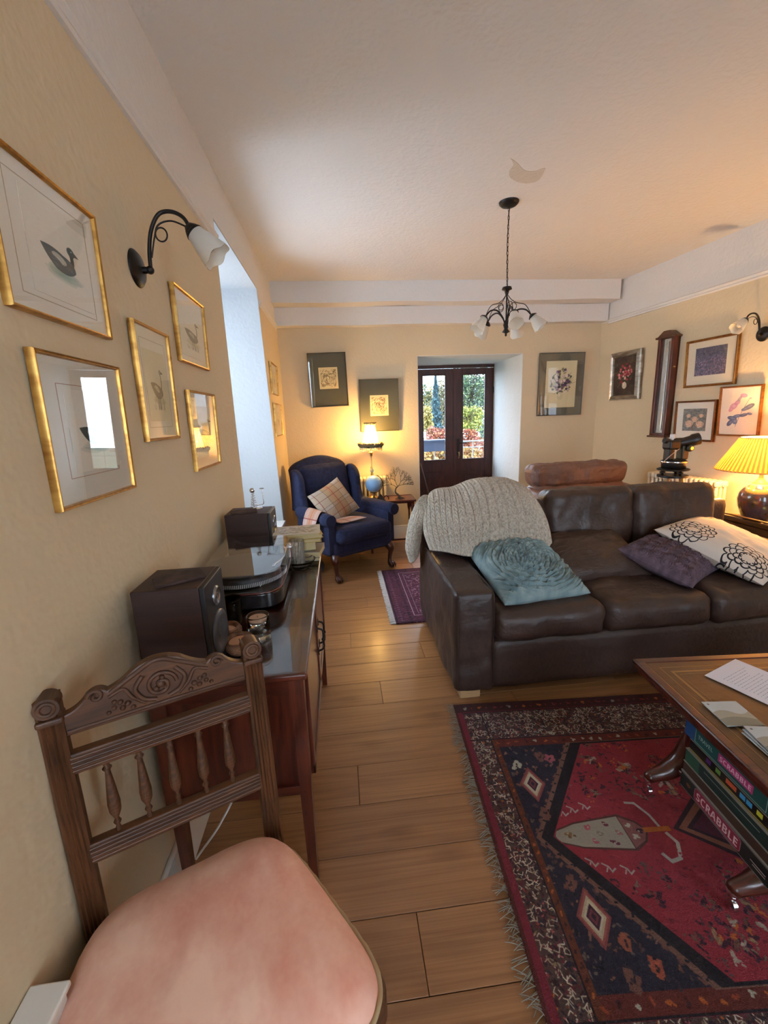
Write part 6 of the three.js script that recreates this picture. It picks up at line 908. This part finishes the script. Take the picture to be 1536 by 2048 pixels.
  for (const [a, b, c] of [[0.44, 0.15, '#2a1422'], [0.42, 0.138, '#7a4a3c'], [0.39, 0.122, '#2a1828'], [0.37, 0.112, '#4a1c34']]) box4(a, b, c);
  for (let k = 0; k < 40; k++) { const u = mu + (r() - 0.5) * 0.6, v = vm + (r() - 0.5) * 0.18; dot(u, v, 0.014, 0.008, ['#2a1a30', '#8a5a44', '#9a9088', '#6a2438'][k % 4], r() * 3, 0.9); }
  for (const [u, v] of [[0.72, 0.55], [0.62, 1.02], [0.56, 1.05], [0.70, 0.98], [0.9, 1.0], [0.5, 0.40], [0.62, 0.44], [1.2, 0.42], [1.5, 1.0], [1.4, 0.5]]) { for (let k = 0; k < 9; k++) dot(u + (r() - 0.5) * 0.06, v + (r() - 0.5) * 0.06, 0.010 + r() * 0.012, 0.008, [or, '#8a6a4c', '#3a1826', '#9a8a7a', bn][k % 5], r() * 3, 0.9); }
  g.restore();
  // knots
  for (let i = 0; i < 26000; i++) { g.globalAlpha = 0.10; g.fillStyle = i % 2 ? '#000' : '#c8b0a0'; g.fillRect(r() * W, r() * H, 2, 2); } g.globalAlpha = 1;
});
const pile = pixelTex(512, 512, (u, v) => 255 * pn(u * 256, v * 256, 256, 256, 181), { srgb: false, rx: 6, ry: 4 });
function rugMesh(t, w, d, h, tex) { const g = new THREE.BoxGeometry(w, h, d, 48, 1, 36), p = g.attributes.position; for (let i = 0; i < p.count; i++) if (p.getY(i) > 0) p.setY(i, p.getY(i) + 0.003 * Math.max(-0.4, noise(p.getX(i) * 3, p.getZ(i) * 3, 2))); g.computeVertexNormals(); mesh('pile', g.translate(w / 2, h / 2 + 0.0006, d / 2), std({ map: tex, roughness: 1, bumpMap: pile, bumpScale: 0.003 }), t); }
{
  const t = thing('patterned_rug', 'large red and navy patterned rug with a fringed end under the coffee table', 'rug', [RUG.o[0], 0, RUG.o[1]], RUG.a); rugMesh(t, RUG.w, RUG.d, 0.009, rugTex);
  const r = rng(19), fr = [];
  for (let k = 0; k < 300; k++) { const v = k / 300 * RUG.d, l = 0.014 + r() * 0.034 + 0.03 * Math.max(0, noise(v * 5, 1, 3)), dz = (r() - 0.5) * 0.07; fr.push(tube([[0.004, 0.006, v], [-l * 0.4, 0.008 + r() * 0.004, v + dz * 0.5], [-l, 0.002 + r() * 0.005, v + dz]], 0.0011, 5, 4)); }
  for (let k = 0; k < 16; k++) { const v = r() * RUG.d, p = []; let x = -0.02, z = v; for (let i = 0; i < 5; i++) { p.push([x, 0.004, z]); x -= 0.012 * r(); z += (r() - 0.4) * 0.03; } fr.push(tube(p, 0.001, 10, 4)); }
  const f = mesh('fringe', join(fr), std({ color: lin(0.25, 0.225, 0.185), roughness: 1 }), t, 'tangled grey cream fringe'); f.userData.kind = 'stuff';
}
{
  const tex = canvasTex(512, 640, (g, w, h) => { const r = rng(63); g.fillStyle = '#5c2a40'; g.fillRect(0, 0, w, h); const fl = (x, y, ww, hh, n, cs) => { for (let i = 0; i < n; i++) blot(g, x + r() * ww, y + r() * hh, 2 + r() * 6, 1.5 + r() * 4, cs[i % cs.length], r() * 3, 0.8); }; fl(0, 0, w, h, 2600, ['#6e3450', '#48203a', '#7a4460', '#2e1830', '#5a2438']); g.strokeStyle = '#b090a4'; g.lineWidth = 4; g.strokeRect(90, 60, w, h - 120); g.lineWidth = 2; g.strokeRect(112, 80, w, h - 160); g.strokeStyle = '#2a1628'; g.lineWidth = 6; g.strokeRect(8, 8, w, h - 16); fl(120, 90, w - 120, h - 180, 1500, ['#8a5a74', '#a87a90', '#3a1e34', '#7a3a50', '#b898a8', '#4a2038']); for (let y = 20; y < h; y += 22) { blot(g, 70, y, 7, 5, '#2a1628'); blot(g, 30, y + 8, 6, 5, '#7a4a60'); } });
  const t = thing('small_rug', 'small plum red patterned rug partly under the sofa', 'rug', [0.325, 0, -3.86], 0.0); rugMesh(t, 0.86, 1.09, 0.008, tex);
  const r = rng(29), fr = []; for (let k = 0; k < 200; k++) { const v = k / 200 * 1.09; fr.push(tube([[0.003, 0.006, v], [-0.018, 0.006, v + (r() - 0.5) * 0.01], [-0.036 - r() * 0.008, 0.003, v + (r() - 0.5) * 0.02]], 0.0022, 4, 4)); }
  const f = mesh('fringe', join(fr), std({ color: lin(0.62, 0.60, 0.58), roughness: 1 }), t, 'white fringe'); f.userData.kind = 'stuff';
}
// ---------------------------------------------------------------- coffee table
const CT = { o: [1.084, -1.378], a: -0.087, w: 1.15, d: 0.64, h: 0.50 };
const ctAt = (u, v, y) => { const c = Math.cos(CT.a), s = Math.sin(CT.a); return [CT.o[0] + u * c + v * s, y, CT.o[1] - u * s + v * c]; };
{
  const t = thing('coffee_table', 'mahogany coffee table with a leather inlaid top and curved sabre legs', 'table', [CT.o[0], 0, CT.o[1]], CT.a), { w, d, h } = CT;
  mesh('top', metreUV(join([spanBox([0, h - 0.026, 0], [w, h - 0.004, d], 0.008), spanBox([0.012, h - 0.05, 0.012], [w - 0.012, h - 0.026, d - 0.012], 0.004)]), 'x'), M.mahogany, t);
  mesh('edge_moulding', metreUV(join([spanBox([-0.004, h - 0.02, -0.004], [0.030, h, d + 0.004], 0.007), spanBox([w - 0.03, h - 0.02, -0.004], [w + 0.004, h, d + 0.004], 0.007), spanBox([-0.004, h - 0.02, -0.004], [w + 0.004, h, 0.030], 0.007), spanBox([-0.004, h - 0.02, d - 0.03], [w + 0.004, h, d + 0.004], 0.007)]), 'x'), M.mahogany, t);
  mesh('leather_inlay', metreUV(spanBox([0.03, h - 0.006, 0.03], [w - 0.03, h - 0.0025, d - 0.03]), 'x'), std({ map: leatherTex(0x66462a, 0x48301c, 191), roughness: 0.4, bumpMap: leatherBump, bumpScale: 0.001 }), t, 'tooled brown leather inlay');
  const gl = (m, k) => { const y0 = h - 0.0026, y1 = h - 0.0018; return [spanBox([m, y0, m], [w - m, y1, m + k]), spanBox([m, y0, d - m - k], [w - m, y1, d - m]), spanBox([m, y0, m], [m + k, y1, d - m]), spanBox([w - m - k, y0, m], [w - m, y1, d - m])]; };
  mesh('gilt_tooling', join([...gl(0.06, 0.003), ...gl(0.085, 0.009), ...gl(0.105, 0.002)]), std({ color: lin(0.27, 0.165, 0.07), roughness: 0.5, metalness: 0.3 }), t, 'gilt tooled border lines');
  mesh('shelf', metreUV(spanBox([0.10, 0.126, 0.16], [w - 0.10, 0.144, d - 0.12], 0.004), 'x'), M.mahogany, t);
  for (const [u, s] of [[0.16, -1], [w - 0.16, 1]]) mesh('pillar', metreUV(join([spanBox([u - 0.035, 0.144, 0.14], [u + 0.035, h - 0.05, 0.175], 0.01), spanBox([u - 0.035, 0.144, d - 0.13], [u + 0.035, h - 0.05, d - 0.095], 0.01)]), 'y'), M.mahogany, t);
  for (const [u, s] of [[0.16, -1], [w - 0.16, 1]]) for (const v of [0.135, d - 0.115]) {
    const sec = []; const c = new THREE.CatmullRomCurve3([V(u, 0.24, v), V(u + s * 0.045, 0.13, v), V(u + s * 0.10, 0.095, v), V(u + s * 0.155, 0.075, v)]);
    const leg = mesh('leg', taperTube([V(u + 0.02, 0.29, v), V(u + s * 0.02, 0.17, v), V(u + s * 0.075, 0.115, v), V(u + s * 0.14, 0.088, v)], [0.036, 0.040, 0.034, 0.022], 26, 12), M.mahogany, t);
    mesh('castor', join([new THREE.SphereGeometry(0.018, 14, 10).translate(u + s * 0.145, 0.078, v), cyl(0.010, 0.012, 0.03, u + s * 0.142, 0.045, v, 12), at(cyl(0.021, 0.021, 0.012, 0, -0.006, 0, 20), u + s * 0.145, 0.0315, v, 0, 0, PI / 2)]), M.chrome, leg, 'metal castor');
  }
}
// ---- board game boxes on its lower shelf
{
  let y = 0.1446;
  const side = (w, h, draw) => std({ map: canvasTex(512, Math.max(32, Math.round(512 * h / w)), draw), roughness: 0.45 });
  const game = (label, len, dep, h, mat, face, v0, u0 = 0.045) => { const t = thing('board_game_box', label, 'board game', ctAt(u0 + dep / 2, v0 + len / 2, y), CT.a, 'board game boxes on the coffee table shelf'); mesh('box_body', box(dep, h, len, 0, h / 2, 0, 0.002), mat, t); const p = mesh('printed_side', at(box(len - 0.004, h - 0.003, 0.0008, 0, 0, 0), -dep / 2 - 0.0003, h / 2, 0, 0, -PI / 2), face, t); mesh('lid_edge', join([box(dep + 0.002, 0.0018, len + 0.002, 0, h * 0.99, 0)]), std({ color: lin(0.30, 0.28, 0.24), roughness: 0.5 }), t); y += h + 0.001; };
  const dg = std({ color: lin(0.012, 0.03, 0.03), roughness: 0.5 });
  game('dark green word game box with a red lettered banner, lowest on the shelf', 0.37, 0.27, 0.062, dg, side(0.37, 0.062, (g, w, h) => { g.fillStyle = '#10201f'; g.fillRect(0, 0, w, h); g.strokeStyle = '#b8b4a8'; g.lineWidth = 2; g.beginPath(); g.moveTo(0, h - 3); g.lineTo(w, h - 3); g.moveTo(0, 4); g.lineTo(w, 4); g.stroke(); g.fillStyle = '#8a2038'; g.beginPath(); g.roundRect(92, 10, 258, h - 20, 14); g.fill(); g.strokeStyle = '#d8a0a8'; g.stroke(); g.fillStyle = '#e8ccd0'; g.font = 'bold 58px sans-serif'; g.textBaseline = 'middle'; g.textAlign = 'center'; g.fillText('SCRABBLE', 221, h / 2 + 3, 236); blot(g, 52, h / 2, 14, 10, '#7a4a2a'); g.fillStyle = '#c8b8b4'; g.fillRect(398, h / 2, 70, 4); g.fillRect(410, h / 2 + 12, 58, 4); }), 0.225, 0.062);
  game('plain brown game box resting on the lettered word game box', 0.36, 0.26, 0.036, std({ color: lin(0.05, 0.025, 0.015), roughness: 0.6 }), std({ color: lin(0.055, 0.028, 0.018), roughness: 0.6 }), 0.225, 0.066);
  game('bottle green game box with a thin white line, above the brown box', 0.36, 0.26, 0.048, std({ color: lin(0.01, 0.045, 0.04), roughness: 0.5 }), side(0.36, 0.048, (g, w, h) => { g.fillStyle = '#0f3230'; g.fillRect(0, 0, w, h); g.fillStyle = '#2c5a48'; g.fillRect(0, 0, 90, h); g.fillStyle = '#9aa0a0'; g.fillRect(120, 22, 300, 4); }), 0.225, 0.068);
  game('black game box with a row of coloured letter blocks', 0.34, 0.25, 0.040, M.black, side(0.34, 0.040, (g, w, h) => { g.fillStyle = '#0c0c10'; g.fillRect(0, 0, w, h); g.fillStyle = '#c8b83c'; g.fillRect(0, h - 7, w, 4); [['#5a2a78', 110], ['#6aa048', 170], ['#d05a38', 232], ['#d05a38', 262], ['#3aa0d8', 310], ['#3aa0d8', 345], ['#d8d840', 398]].forEach(([c, x]) => { g.fillStyle = c; g.fillRect(x, 10, 30, 26); }); }), 0.23, 0.075);
  y += 0.0; game('teal green travel game box with pink lettering, topmost on the shelf', 0.33, 0.24, 0.066, std({ color: lin(0.01, 0.10, 0.10), roughness: 0.45 }), side(0.33, 0.066, (g, w, h) => { g.fillStyle = '#12504e'; g.fillRect(0, 0, w, h); g.fillStyle = '#1c4a80'; g.fillRect(0, 0, 70, h); g.strokeStyle = '#a8c8c0'; g.lineWidth = 3; g.strokeRect(74, 8, w - 90, h - 16); g.fillStyle = '#c8d8d4'; g.font = '30px sans-serif'; g.textBaseline = 'middle'; g.fillText('TRAVEL', 92, h / 2, 110); g.fillStyle = '#c0407c'; g.fillRect(226, h / 2 - 24, 200, 48); g.fillStyle = '#f0c8dc'; g.font = 'bold 38px sans-serif'; g.fillText('SCRABBLE', 234, h / 2 + 2, 184); }), 0.20, 0.075);
}
// ---- letter and coasters on the table
{
  const paper = canvasTex(424, 600, (g, w, h) => { g.fillStyle = '#d8d4da'; g.fillRect(0, 0, w, h); const r = rng(8); g.fillStyle = '#8a8690'; for (let y = 90; y < h - 110; y += 22) { let x = 60; const end = w - 60 - r() * 120; while (x < end) { const l = 8 + r() * 26; g.globalAlpha = 0.75; g.fillRect(x, y, l, 4); x += l + 8; } } g.globalAlpha = 1; });
  const A = onY(1408, 1352, CT.h), B = onY(1478, 1315, CT.h), d = V(B.x - A.x, 0, B.z - A.z).normalize(), e = V(-d.z, 0, d.x), c = A.clone().addScaledVector(d, 0.108).addScaledVector(e, 0.148);
  const g = new THREE.BoxGeometry(0.21, 0.0006, 0.297, 8, 1, 12), p = g.attributes.position; for (let i = 0; i < p.count; i++) p.setY(i, p.getY(i) + 0.0012 + 0.002 * Math.max(0, noise(p.getX(i) * 8, p.getZ(i) * 8, 4))); g.computeVertexNormals();
  const s = solo('letter', 'white printed sheet of paper on the coffee table', 'paper', g, std({ map: paper, roughness: 0.8 }), [c.x, CT.h, c.z]); s.rotation.y = Math.atan2(-d.z, d.x);
  const cm = phys({ map: canvasTex(256, 256, (k, w, h) => { k.fillStyle = '#aab4b8'; k.fillRect(0, 0, w, h); k.fillStyle = '#8d8f84'; k.beginPath(); k.moveTo(0, 120); k.quadraticCurveTo(90, 70, 150, 130); k.quadraticCurveTo(200, 160, 256, 110); k.lineTo(256, 256); k.lineTo(0, 256); k.fill(); k.fillStyle = '#70766e'; k.beginPath(); k.moveTo(0, 190); k.quadraticCurveTo(120, 140, 256, 200); k.lineTo(256, 256); k.lineTo(0, 256); k.fill(); blot(k, 30, 30, 8, 8, '#5c6468'); }), roughness: 0.15, clearcoat: 0.8, clearcoatRoughness: 0.05 });
  const coaster = (label, x, z, y, turn) => { const o = thing('glass_coaster', label, 'coaster', [x, y, z], turn, 'glass picture coasters'); mesh('tile', box(0.112, 0.0045, 0.112, 0, 0.0030, 0, 0.0015), cm, o); mesh('rubber_pad', join([-1, 1].flatMap((a) => [-1, 1].map((b) => cyl(0.005, 0.005, 0.0008, a * 0.045, 0, b * 0.045, 8)))), M.black, o); };
  coaster('shiny landscape picture coaster lying alone near the letter', 1.172, -1.046, CT.h, -0.12);
  for (let k = 0; k < 3; k++) coaster(['shiny picture coaster, lowest of the stack of three', 'shiny picture coaster, middle of the stack of three', 'shiny picture coaster, topmost of the stack of three'][k], 1.178 + 0.004 * k, -0.908 - 0.003 * k, CT.h + k * 0.0056, -0.10 - 0.05 * k);
}
// ---------------------------------------------------------------- pleated yellow lamp on its tray table
const TR = { x0: 2.862, x1: 3.22, z0: -2.93, z1: -2.25, h: 0.605 };
{
  const t = thing('tray_table', 'dark wooden tray table with raised metal edged sides beside the sofa', 'table', [(TR.x0 + TR.x1) / 2, 0, (TR.z0 + TR.z1) / 2]), w = (TR.x1 - TR.x0) / 2, d = (TR.z1 - TR.z0) / 2, dk = std({ map: woodTex(0x4a3d2c, 0x241c12, 201, { rings: 5 }), roughness: 0.5 });
  mesh('tray', metreUV(spanBox([-w, TR.h - 0.012, -d], [w, TR.h, d], 0.003), 'z'), dk, t);
  for (const [a, b] of [[[-w, TR.h - 0.06, -d + 0.04], [-w + 0.012, TR.h + 0.028, d - 0.04]], [[w - 0.012, TR.h - 0.06, -d + 0.04], [w, TR.h + 0.028, d - 0.04]]]) mesh('side_board', metreUV(spanBox(a, b, 0.003), 'z'), dk, t);
  const loop = (x) => tube([[x, TR.h - 0.06, -d], [x, TR.h + 0.01, -d], [x, TR.h + 0.036, -d + 0.03], [x, TR.h + 0.040, -d + 0.08], [x, TR.h + 0.040, d - 0.08], [x, TR.h + 0.036, d - 0.03], [x, TR.h + 0.01, d], [x, TR.h - 0.06, d]], 0.007, 60, 8);
  for (const x of [-w + 0.006, w - 0.006]) mesh('rail', loop(x), std({ color: lin(0.20, 0.14, 0.08), roughness: 0.35, metalness: 0.6 }), t);
  for (const [x, z] of [[-1, -1], [1, -1], [-1, 1], [1, 1]]) mesh('leg', box(0.024, TR.h - 0.02, 0.024, x * (w - 0.025), (TR.h - 0.02) / 2, z * (d - 0.05), 0.004), dk, t);
}
{
  const z = -2.75, x = 3.012, t = thing('pleated_lamp', 'lit table lamp with a yellow pleated shade on a dark glazed jar', 'lamp', [x, TR.h, z]), b = TR.h;
  const yy = (y) => y - b;
  const potTex = canvasTex(512, 256, (g, w, h) => { g.fillStyle = '#3a3440'; g.fillRect(0, 0, w, h); const r = rng(44); for (let i = 0; i < 500; i++) blot(g, r() * w, 60 + r() * 200, 4 + r() * 18, 3 + r() * 10, ['#2a2634', '#4a3c40', '#5a2c20', '#38343e', '#243028'][i % 5], r() * 3, 0.5); g.fillStyle = '#b8a468'; g.fillRect(0, 0, w, 62); g.strokeStyle = '#4a4630'; g.lineWidth = 3; for (const y of [22, 60]) { g.beginPath(); g.moveTo(0, y); g.lineTo(w, y); g.stroke(); } for (let i = 0; i < 40; i++) { g.beginPath(); g.arc(i * 13, 30, 5, 0, 3); g.stroke(); } for (let i = 0; i < 14; i++) blot(g, i * 37 + 10, 84 + (i % 3) * 6, 5, 4, '#c8c8d0'); });
  mesh('jar', lathe([[0, 0.0], [0.068, 0.0], [0.076, 0.010], [0.092, 0.05], [0.112, 0.105], [0.121, 0.16], [0.113, 0.205], [0.088, 0.24], [0.058, 0.258], [0.052, 0.266], [0.048, 0.272], [0, 0.274]], 48), phys({ map: potTex, roughness: 0.2, clearcoat: 0.8, clearcoatRoughness: 0.08 }), t, 'dark glazed jar with a pale patterned shoulder');
  mesh('neck', lathe([[0.046, 0.272], [0.040, 0.284], [0.024, 0.30], [0.014, 0.318], [0.012, 0.36], [0.016, 0.365], [0.016, 0.40], [0, 0.405]], 24), std({ color: lin(0.30, 0.13, 0.06), roughness: 0.4 }), t);
  const y0 = yy(0.982), y1 = yy(1.208), r0 = 0.275, r1 = 0.15, np = 64, pos = [], idx = [], seg = np * 2, uvs = [];
  for (let j = 0; j <= 6; j++) for (let i = 0; i <= seg; i++) { const k = j / 6, a = i / seg * 2 * PI, R = mix(r0, r1, k) * (1 + (i % 2 ? 0.022 : -0.022) * mix(1, 0.7, k)); pos.push(Math.cos(a) * R, mix(y0, y1, k), Math.sin(a) * R); uvs.push(i / seg, k); }
  for (let j = 0; j < 6; j++) for (let i = 0; i < seg; i++) { const a = j * (seg + 1) + i; idx.push(a, a + seg + 1, a + 1, a + 1, a + seg + 1, a + seg + 2); }
  let sg = new THREE.BufferGeometry(); sg.setAttribute('position', new THREE.Float32BufferAttribute(pos, 3)); sg.setAttribute('uv', new THREE.Float32BufferAttribute(uvs, 2)); for (let i = 0; i < np; i++) { const b = pos.length / 3; for (let j = 0; j <= 6; j++) for (const e of [0.05, 0.62]) { const k = j / 6, a = (i + e) / np * 2 * PI, R = mix(r0, r1, k) * 1.03 + 0.001; pos.push(Math.cos(a) * R, mix(y0, y1, k), Math.sin(a) * R); uvs.push(0, k); } for (let j = 0; j < 6; j++) { const q = b + j * 2; idx.push(q, q + 2, q + 1, q + 1, q + 2, q + 3); } }   // the overlapping cloth of each pleat
  sg.setAttribute('position', new THREE.Float32BufferAttribute(pos, 3)); sg.setAttribute('uv', new THREE.Float32BufferAttribute(uvs, 2)); sg.setIndex(idx); sg = sg.toNonIndexed(); sg.computeVertexNormals();
  mesh('shade', sg, phys({ color: lin(0.90, 0.56, 0.10), transmission: 0.22, thickness: 0, roughness: 0.95, side: THREE.DoubleSide, emissive: lin(1.0, 0.52, 0.06), emissiveIntensity: 0.04 }), t, 'glowing yellow pleated shade');
  const ring = (R, y, tr) => new THREE.TorusGeometry(R, tr, 8, 80).rotateX(PI / 2).translate(0, y, 0);
  mesh('shade_trim', ring(r0, y0, 0.0045), std({ color: lin(0.55, 0.30, 0.16), roughness: 0.9 }), t); mesh('top_trim', ring(r1, y1, 0.005), std({ color: lin(0.85, 0.72, 0.45), roughness: 0.9 }), t);
  mesh('bulb', new THREE.SphereGeometry(0.03, 18, 14).translate(0, yy(1.09), 0), std({ color: 0xffffff, emissive: lin(1, 0.66, 0.30), emissiveIntensity: 8 }), t, 'lit bulb');
  const L = new THREE.PointLight(lin(1.0, 0.60, 0.23), 3.5, 0, 2); L.position.set(0, yy(1.09), 0); L.castShadow = true; L.shadow.radius = 1.8; L.name = 'bulb_light'; t.add(L);
}
// small things on the tray
{
  const o = thing('paperback_book', 'small pale paperback lying on the tray table', 'book', [2.945, TR.h, -2.86], 0.4); mesh('pages', box(0.11, 0.02, 0.15, 0, 0.0105, 0), std({ color: lin(0.6, 0.52, 0.38), roughness: 0.9 }), o); mesh('cover', join([box(0.113, 0.0012, 0.153, 0, 0.0212, 0), box(0.113, 0.0012, 0.153, 0, 0.0006, 0)]), std({ color: lin(0.30, 0.36, 0.32), roughness: 0.5 }), o);
  const d = thing('trinket_dish', 'tiny green and white trinket dish on the tray table', 'dish', [2.96, TR.h, -2.50]); mesh('bowl', lathe([[0, 0.002], [0.018, 0.002], [0.034, 0.016], [0.038, 0.022], [0.034, 0.022], [0.018, 0.007], [0, 0.006]], 28), std({ color: lin(0.30, 0.50, 0.42), roughness: 0.25 }), d); mesh('foot', cyl(0.016, 0.015, 0.003, 0, 0, 0, 20), std({ color: lin(0.7, 0.7, 0.66), roughness: 0.3 }), d);
  const f = thing('beetle_ornament', 'small dark ornament on the tray table before the jar', 'ornament', [2.905, TR.h, -2.585], 0.3); mesh('body', new THREE.SphereGeometry(0.022, 18, 12).scale(1.2, 0.75, 0.9).translate(0, 0.018, 0), phys({ color: lin(0.03, 0.02, 0.03), roughness: 0.15, clearcoat: 1 }), f); mesh('head', new THREE.SphereGeometry(0.011, 14, 10).translate(0.028, 0.020, 0), phys({ color: lin(0.03, 0.02, 0.03), roughness: 0.15, clearcoat: 1 }), f); mesh('band', new THREE.TorusGeometry(0.016, 0.003, 8, 24).rotateY(PI / 2).translate(0.006, 0.019, 0), M.brass, f);
}
// ---------------------------------------------------------------- theodolite on its tripod behind the sofa
{
  const z = -3.06, c = onZ(1345, 949, z), s = 0.00372, Y = c.y, t = thing('theodolite', 'black surveying theodolite on a tripod between the sofa and radiator', 'theodolite', [c.x, 0, z]), bm = std({ color: lin(0.020, 0.018, 0.017), roughness: 0.34, metalness: 0.35 }), ol = std({ color: lin(0.075, 0.062, 0.035), roughness: 0.5, metalness: 0.3 });
  const P = (px, py) => [(px - 1345) * s, Y + (949 - py) * s];
  mesh('tripod_head', cyl(0.105, 0.105, 0.016, 0, Y - 0.018, 0, 30), bm, t);
  for (let k = 0; k < 3; k++) { const a = k * 2.094 + 0.5; mesh('tripod_leg', taperTube([[Math.cos(a) * 0.07, Y - 0.02, Math.sin(a) * 0.07 * 0.6], [Math.cos(a) * 0.14, Y * 0.5, Math.sin(a) * 0.09], [Math.cos(a) * 0.20, 0.012, Math.sin(a) * 0.12]], [0.018, 0.016, 0.010], 12, 8), M.blondWood, t); const q = a + 1.0; mesh('levelling_screw', lathe([[0, 0], [0.010, 0], [0.010, 0.012], [0.020, 0.014], [0.020, 0.026], [0.010, 0.03], [0.010, 0.04]], 16).translate(Math.cos(q) * 0.07, Y - 0.002, Math.sin(q) * 0.07), bm, t); }
  mesh('foot_plate', lathe([[0, 0.036], [0.11, 0.036], [0.112, 0.044], [0.10, 0.050], [0, 0.050]], 30).translate(0, Y, 0), bm, t);
  mesh('horizontal_circle', lathe([[0, 0.05], [0.082, 0.05], [0.084, 0.09], [0.088, 0.094], [0.088, 0.108], [0.080, 0.112], [0.072, 0.118], [0, 0.118]], 36).translate(0, Y, 0), bm, t);
  mesh('silver_ring', lathe([[0.0885, 0.096], [0.0895, 0.098], [0.0895, 0.104], [0.0885, 0.106]], 36).translate(0, Y, 0), M.chrome, t);
  const std1 = (x, w, h, mat) => mesh('standard', box(w, h, 0.07, x, Y + 0.115 + h / 2, 0, 0.014), mat, t); std1(-0.050, 0.05, 0.15, bm); std1(0.062, 0.058, 0.13, ol);
  mesh('axis_block', join([box(0.10, 0.075, 0.09, -0.035, Y + 0.232, 0, 0.02), box(0.12, 0.04, 0.06, 0.02, Y + 0.262, 0, 0.014)]), bm, t);
  const tb = lathe([[0, -0.11], [0.022, -0.11], [0.024, -0.06], [0.032, -0.03], [0.038, 0.04], [0.046, 0.05], [0.046, 0.095], [0.040, 0.097], [0.040, 0.084], [0, 0.082]], 30); tb.rotateZ(-PI / 2 + 0.22); tb.rotateY(-0.35); mesh('telescope', tb.translate(0.055, Y + 0.252, 0.02), bm, t);
  mesh('eyepiece', join([at(lathe([[0, 0], [0.026, 0], [0.028, 0.02], [0.020, 0.034], [0.010, 0.036], [0, 0.03]], 22), 0.078, Y + 0.205, 0.035, PI / 2), ]), ol, t); mesh('lens', at(cyl(0.013, 0.013, 0.004, 0, 0, 0, 18), 0.078, Y + 0.205, 0.068, PI / 2), M.chrome, t);
  mesh('sighting_cap', cyl(0.020, 0.019, 0.042, -0.032, Y + 0.27, 0, 20), std({ color: lin(0.62, 0.58, 0.55), roughness: 0.35 }), t, 'white cap on top'); mesh('top_knob', at(cyl(0.022, 0.022, 0.05, 0, -0.025, 0, 18), -0.075, Y + 0.262, 0, 0, 0, 1.2), bm, t);
  mesh('wire', tube([[-0.01, Y + 0.205, 0.055], [-0.07, Y + 0.175, 0.07], [-0.13, Y + 0.13, 0.075], [-0.160, Y + 0.105, 0.075]], 0.0026, 20, 6), std({ color: lin(0.5, 0.42, 0.38), roughness: 0.5 }), t, 'pale loose wire');
}
// ---------------------------------------------------------------- stick leaning in the door recess, cloth bag by the wing chair
{
  const a = onZ(841, 928, -5.74), t = thing('walking_stick', 'dark walking stick leaning beside the glazed door', 'walking stick', [0, 0, 0]);
  mesh('shaft', taperTube([[a.x, a.y, -5.74], [a.x + 0.09, a.y * 0.5, -5.66], [a.x + 0.19, 0.014, -5.56]], [0.009, 0.010, 0.008], 20, 8), std({ color: lin(0.10, 0.06, 0.04), roughness: 0.5 }), t); mesh('ferrule', cyl(0.011, 0.010, 0.03, a.x + 0.19, 0.0005, -5.56, 10), M.black, t);
}
{
  const p = onY(653, 1148, 0), g = new THREE.SphereGeometry(0.08, 24, 18), q = g.attributes.position; for (let i = 0; i < q.count; i++) { const n = 1 + 0.25 * fbm3(q.getX(i) * 14, q.getY(i) * 14, q.getZ(i) * 14, 3); q.setXYZ(i, q.getX(i) * n * 0.7, Math.max(-0.055, q.getY(i) * n * 0.8), q.getZ(i) * n); } g.computeVertexNormals();
  const t = thing('cloth_bag', 'small crumpled teal cloth bag on the floor by the wing armchair', 'bag', [p.x - 0.075, 0, p.z - 0.10]); mesh('pouch', g.translate(0, 0.056, 0), std({ color: lin(0.09, 0.13, 0.15), roughness: 0.95 }), t); mesh('strap', tube([[-0.03, 0.10, 0], [-0.02, 0.16, 0.02], [0.02, 0.16, 0.02], [0.03, 0.10, 0]], 0.005, 20, 6), std({ color: lin(0.09, 0.13, 0.15), roughness: 0.95 }), t);
}

renderer.render(scene, camera);
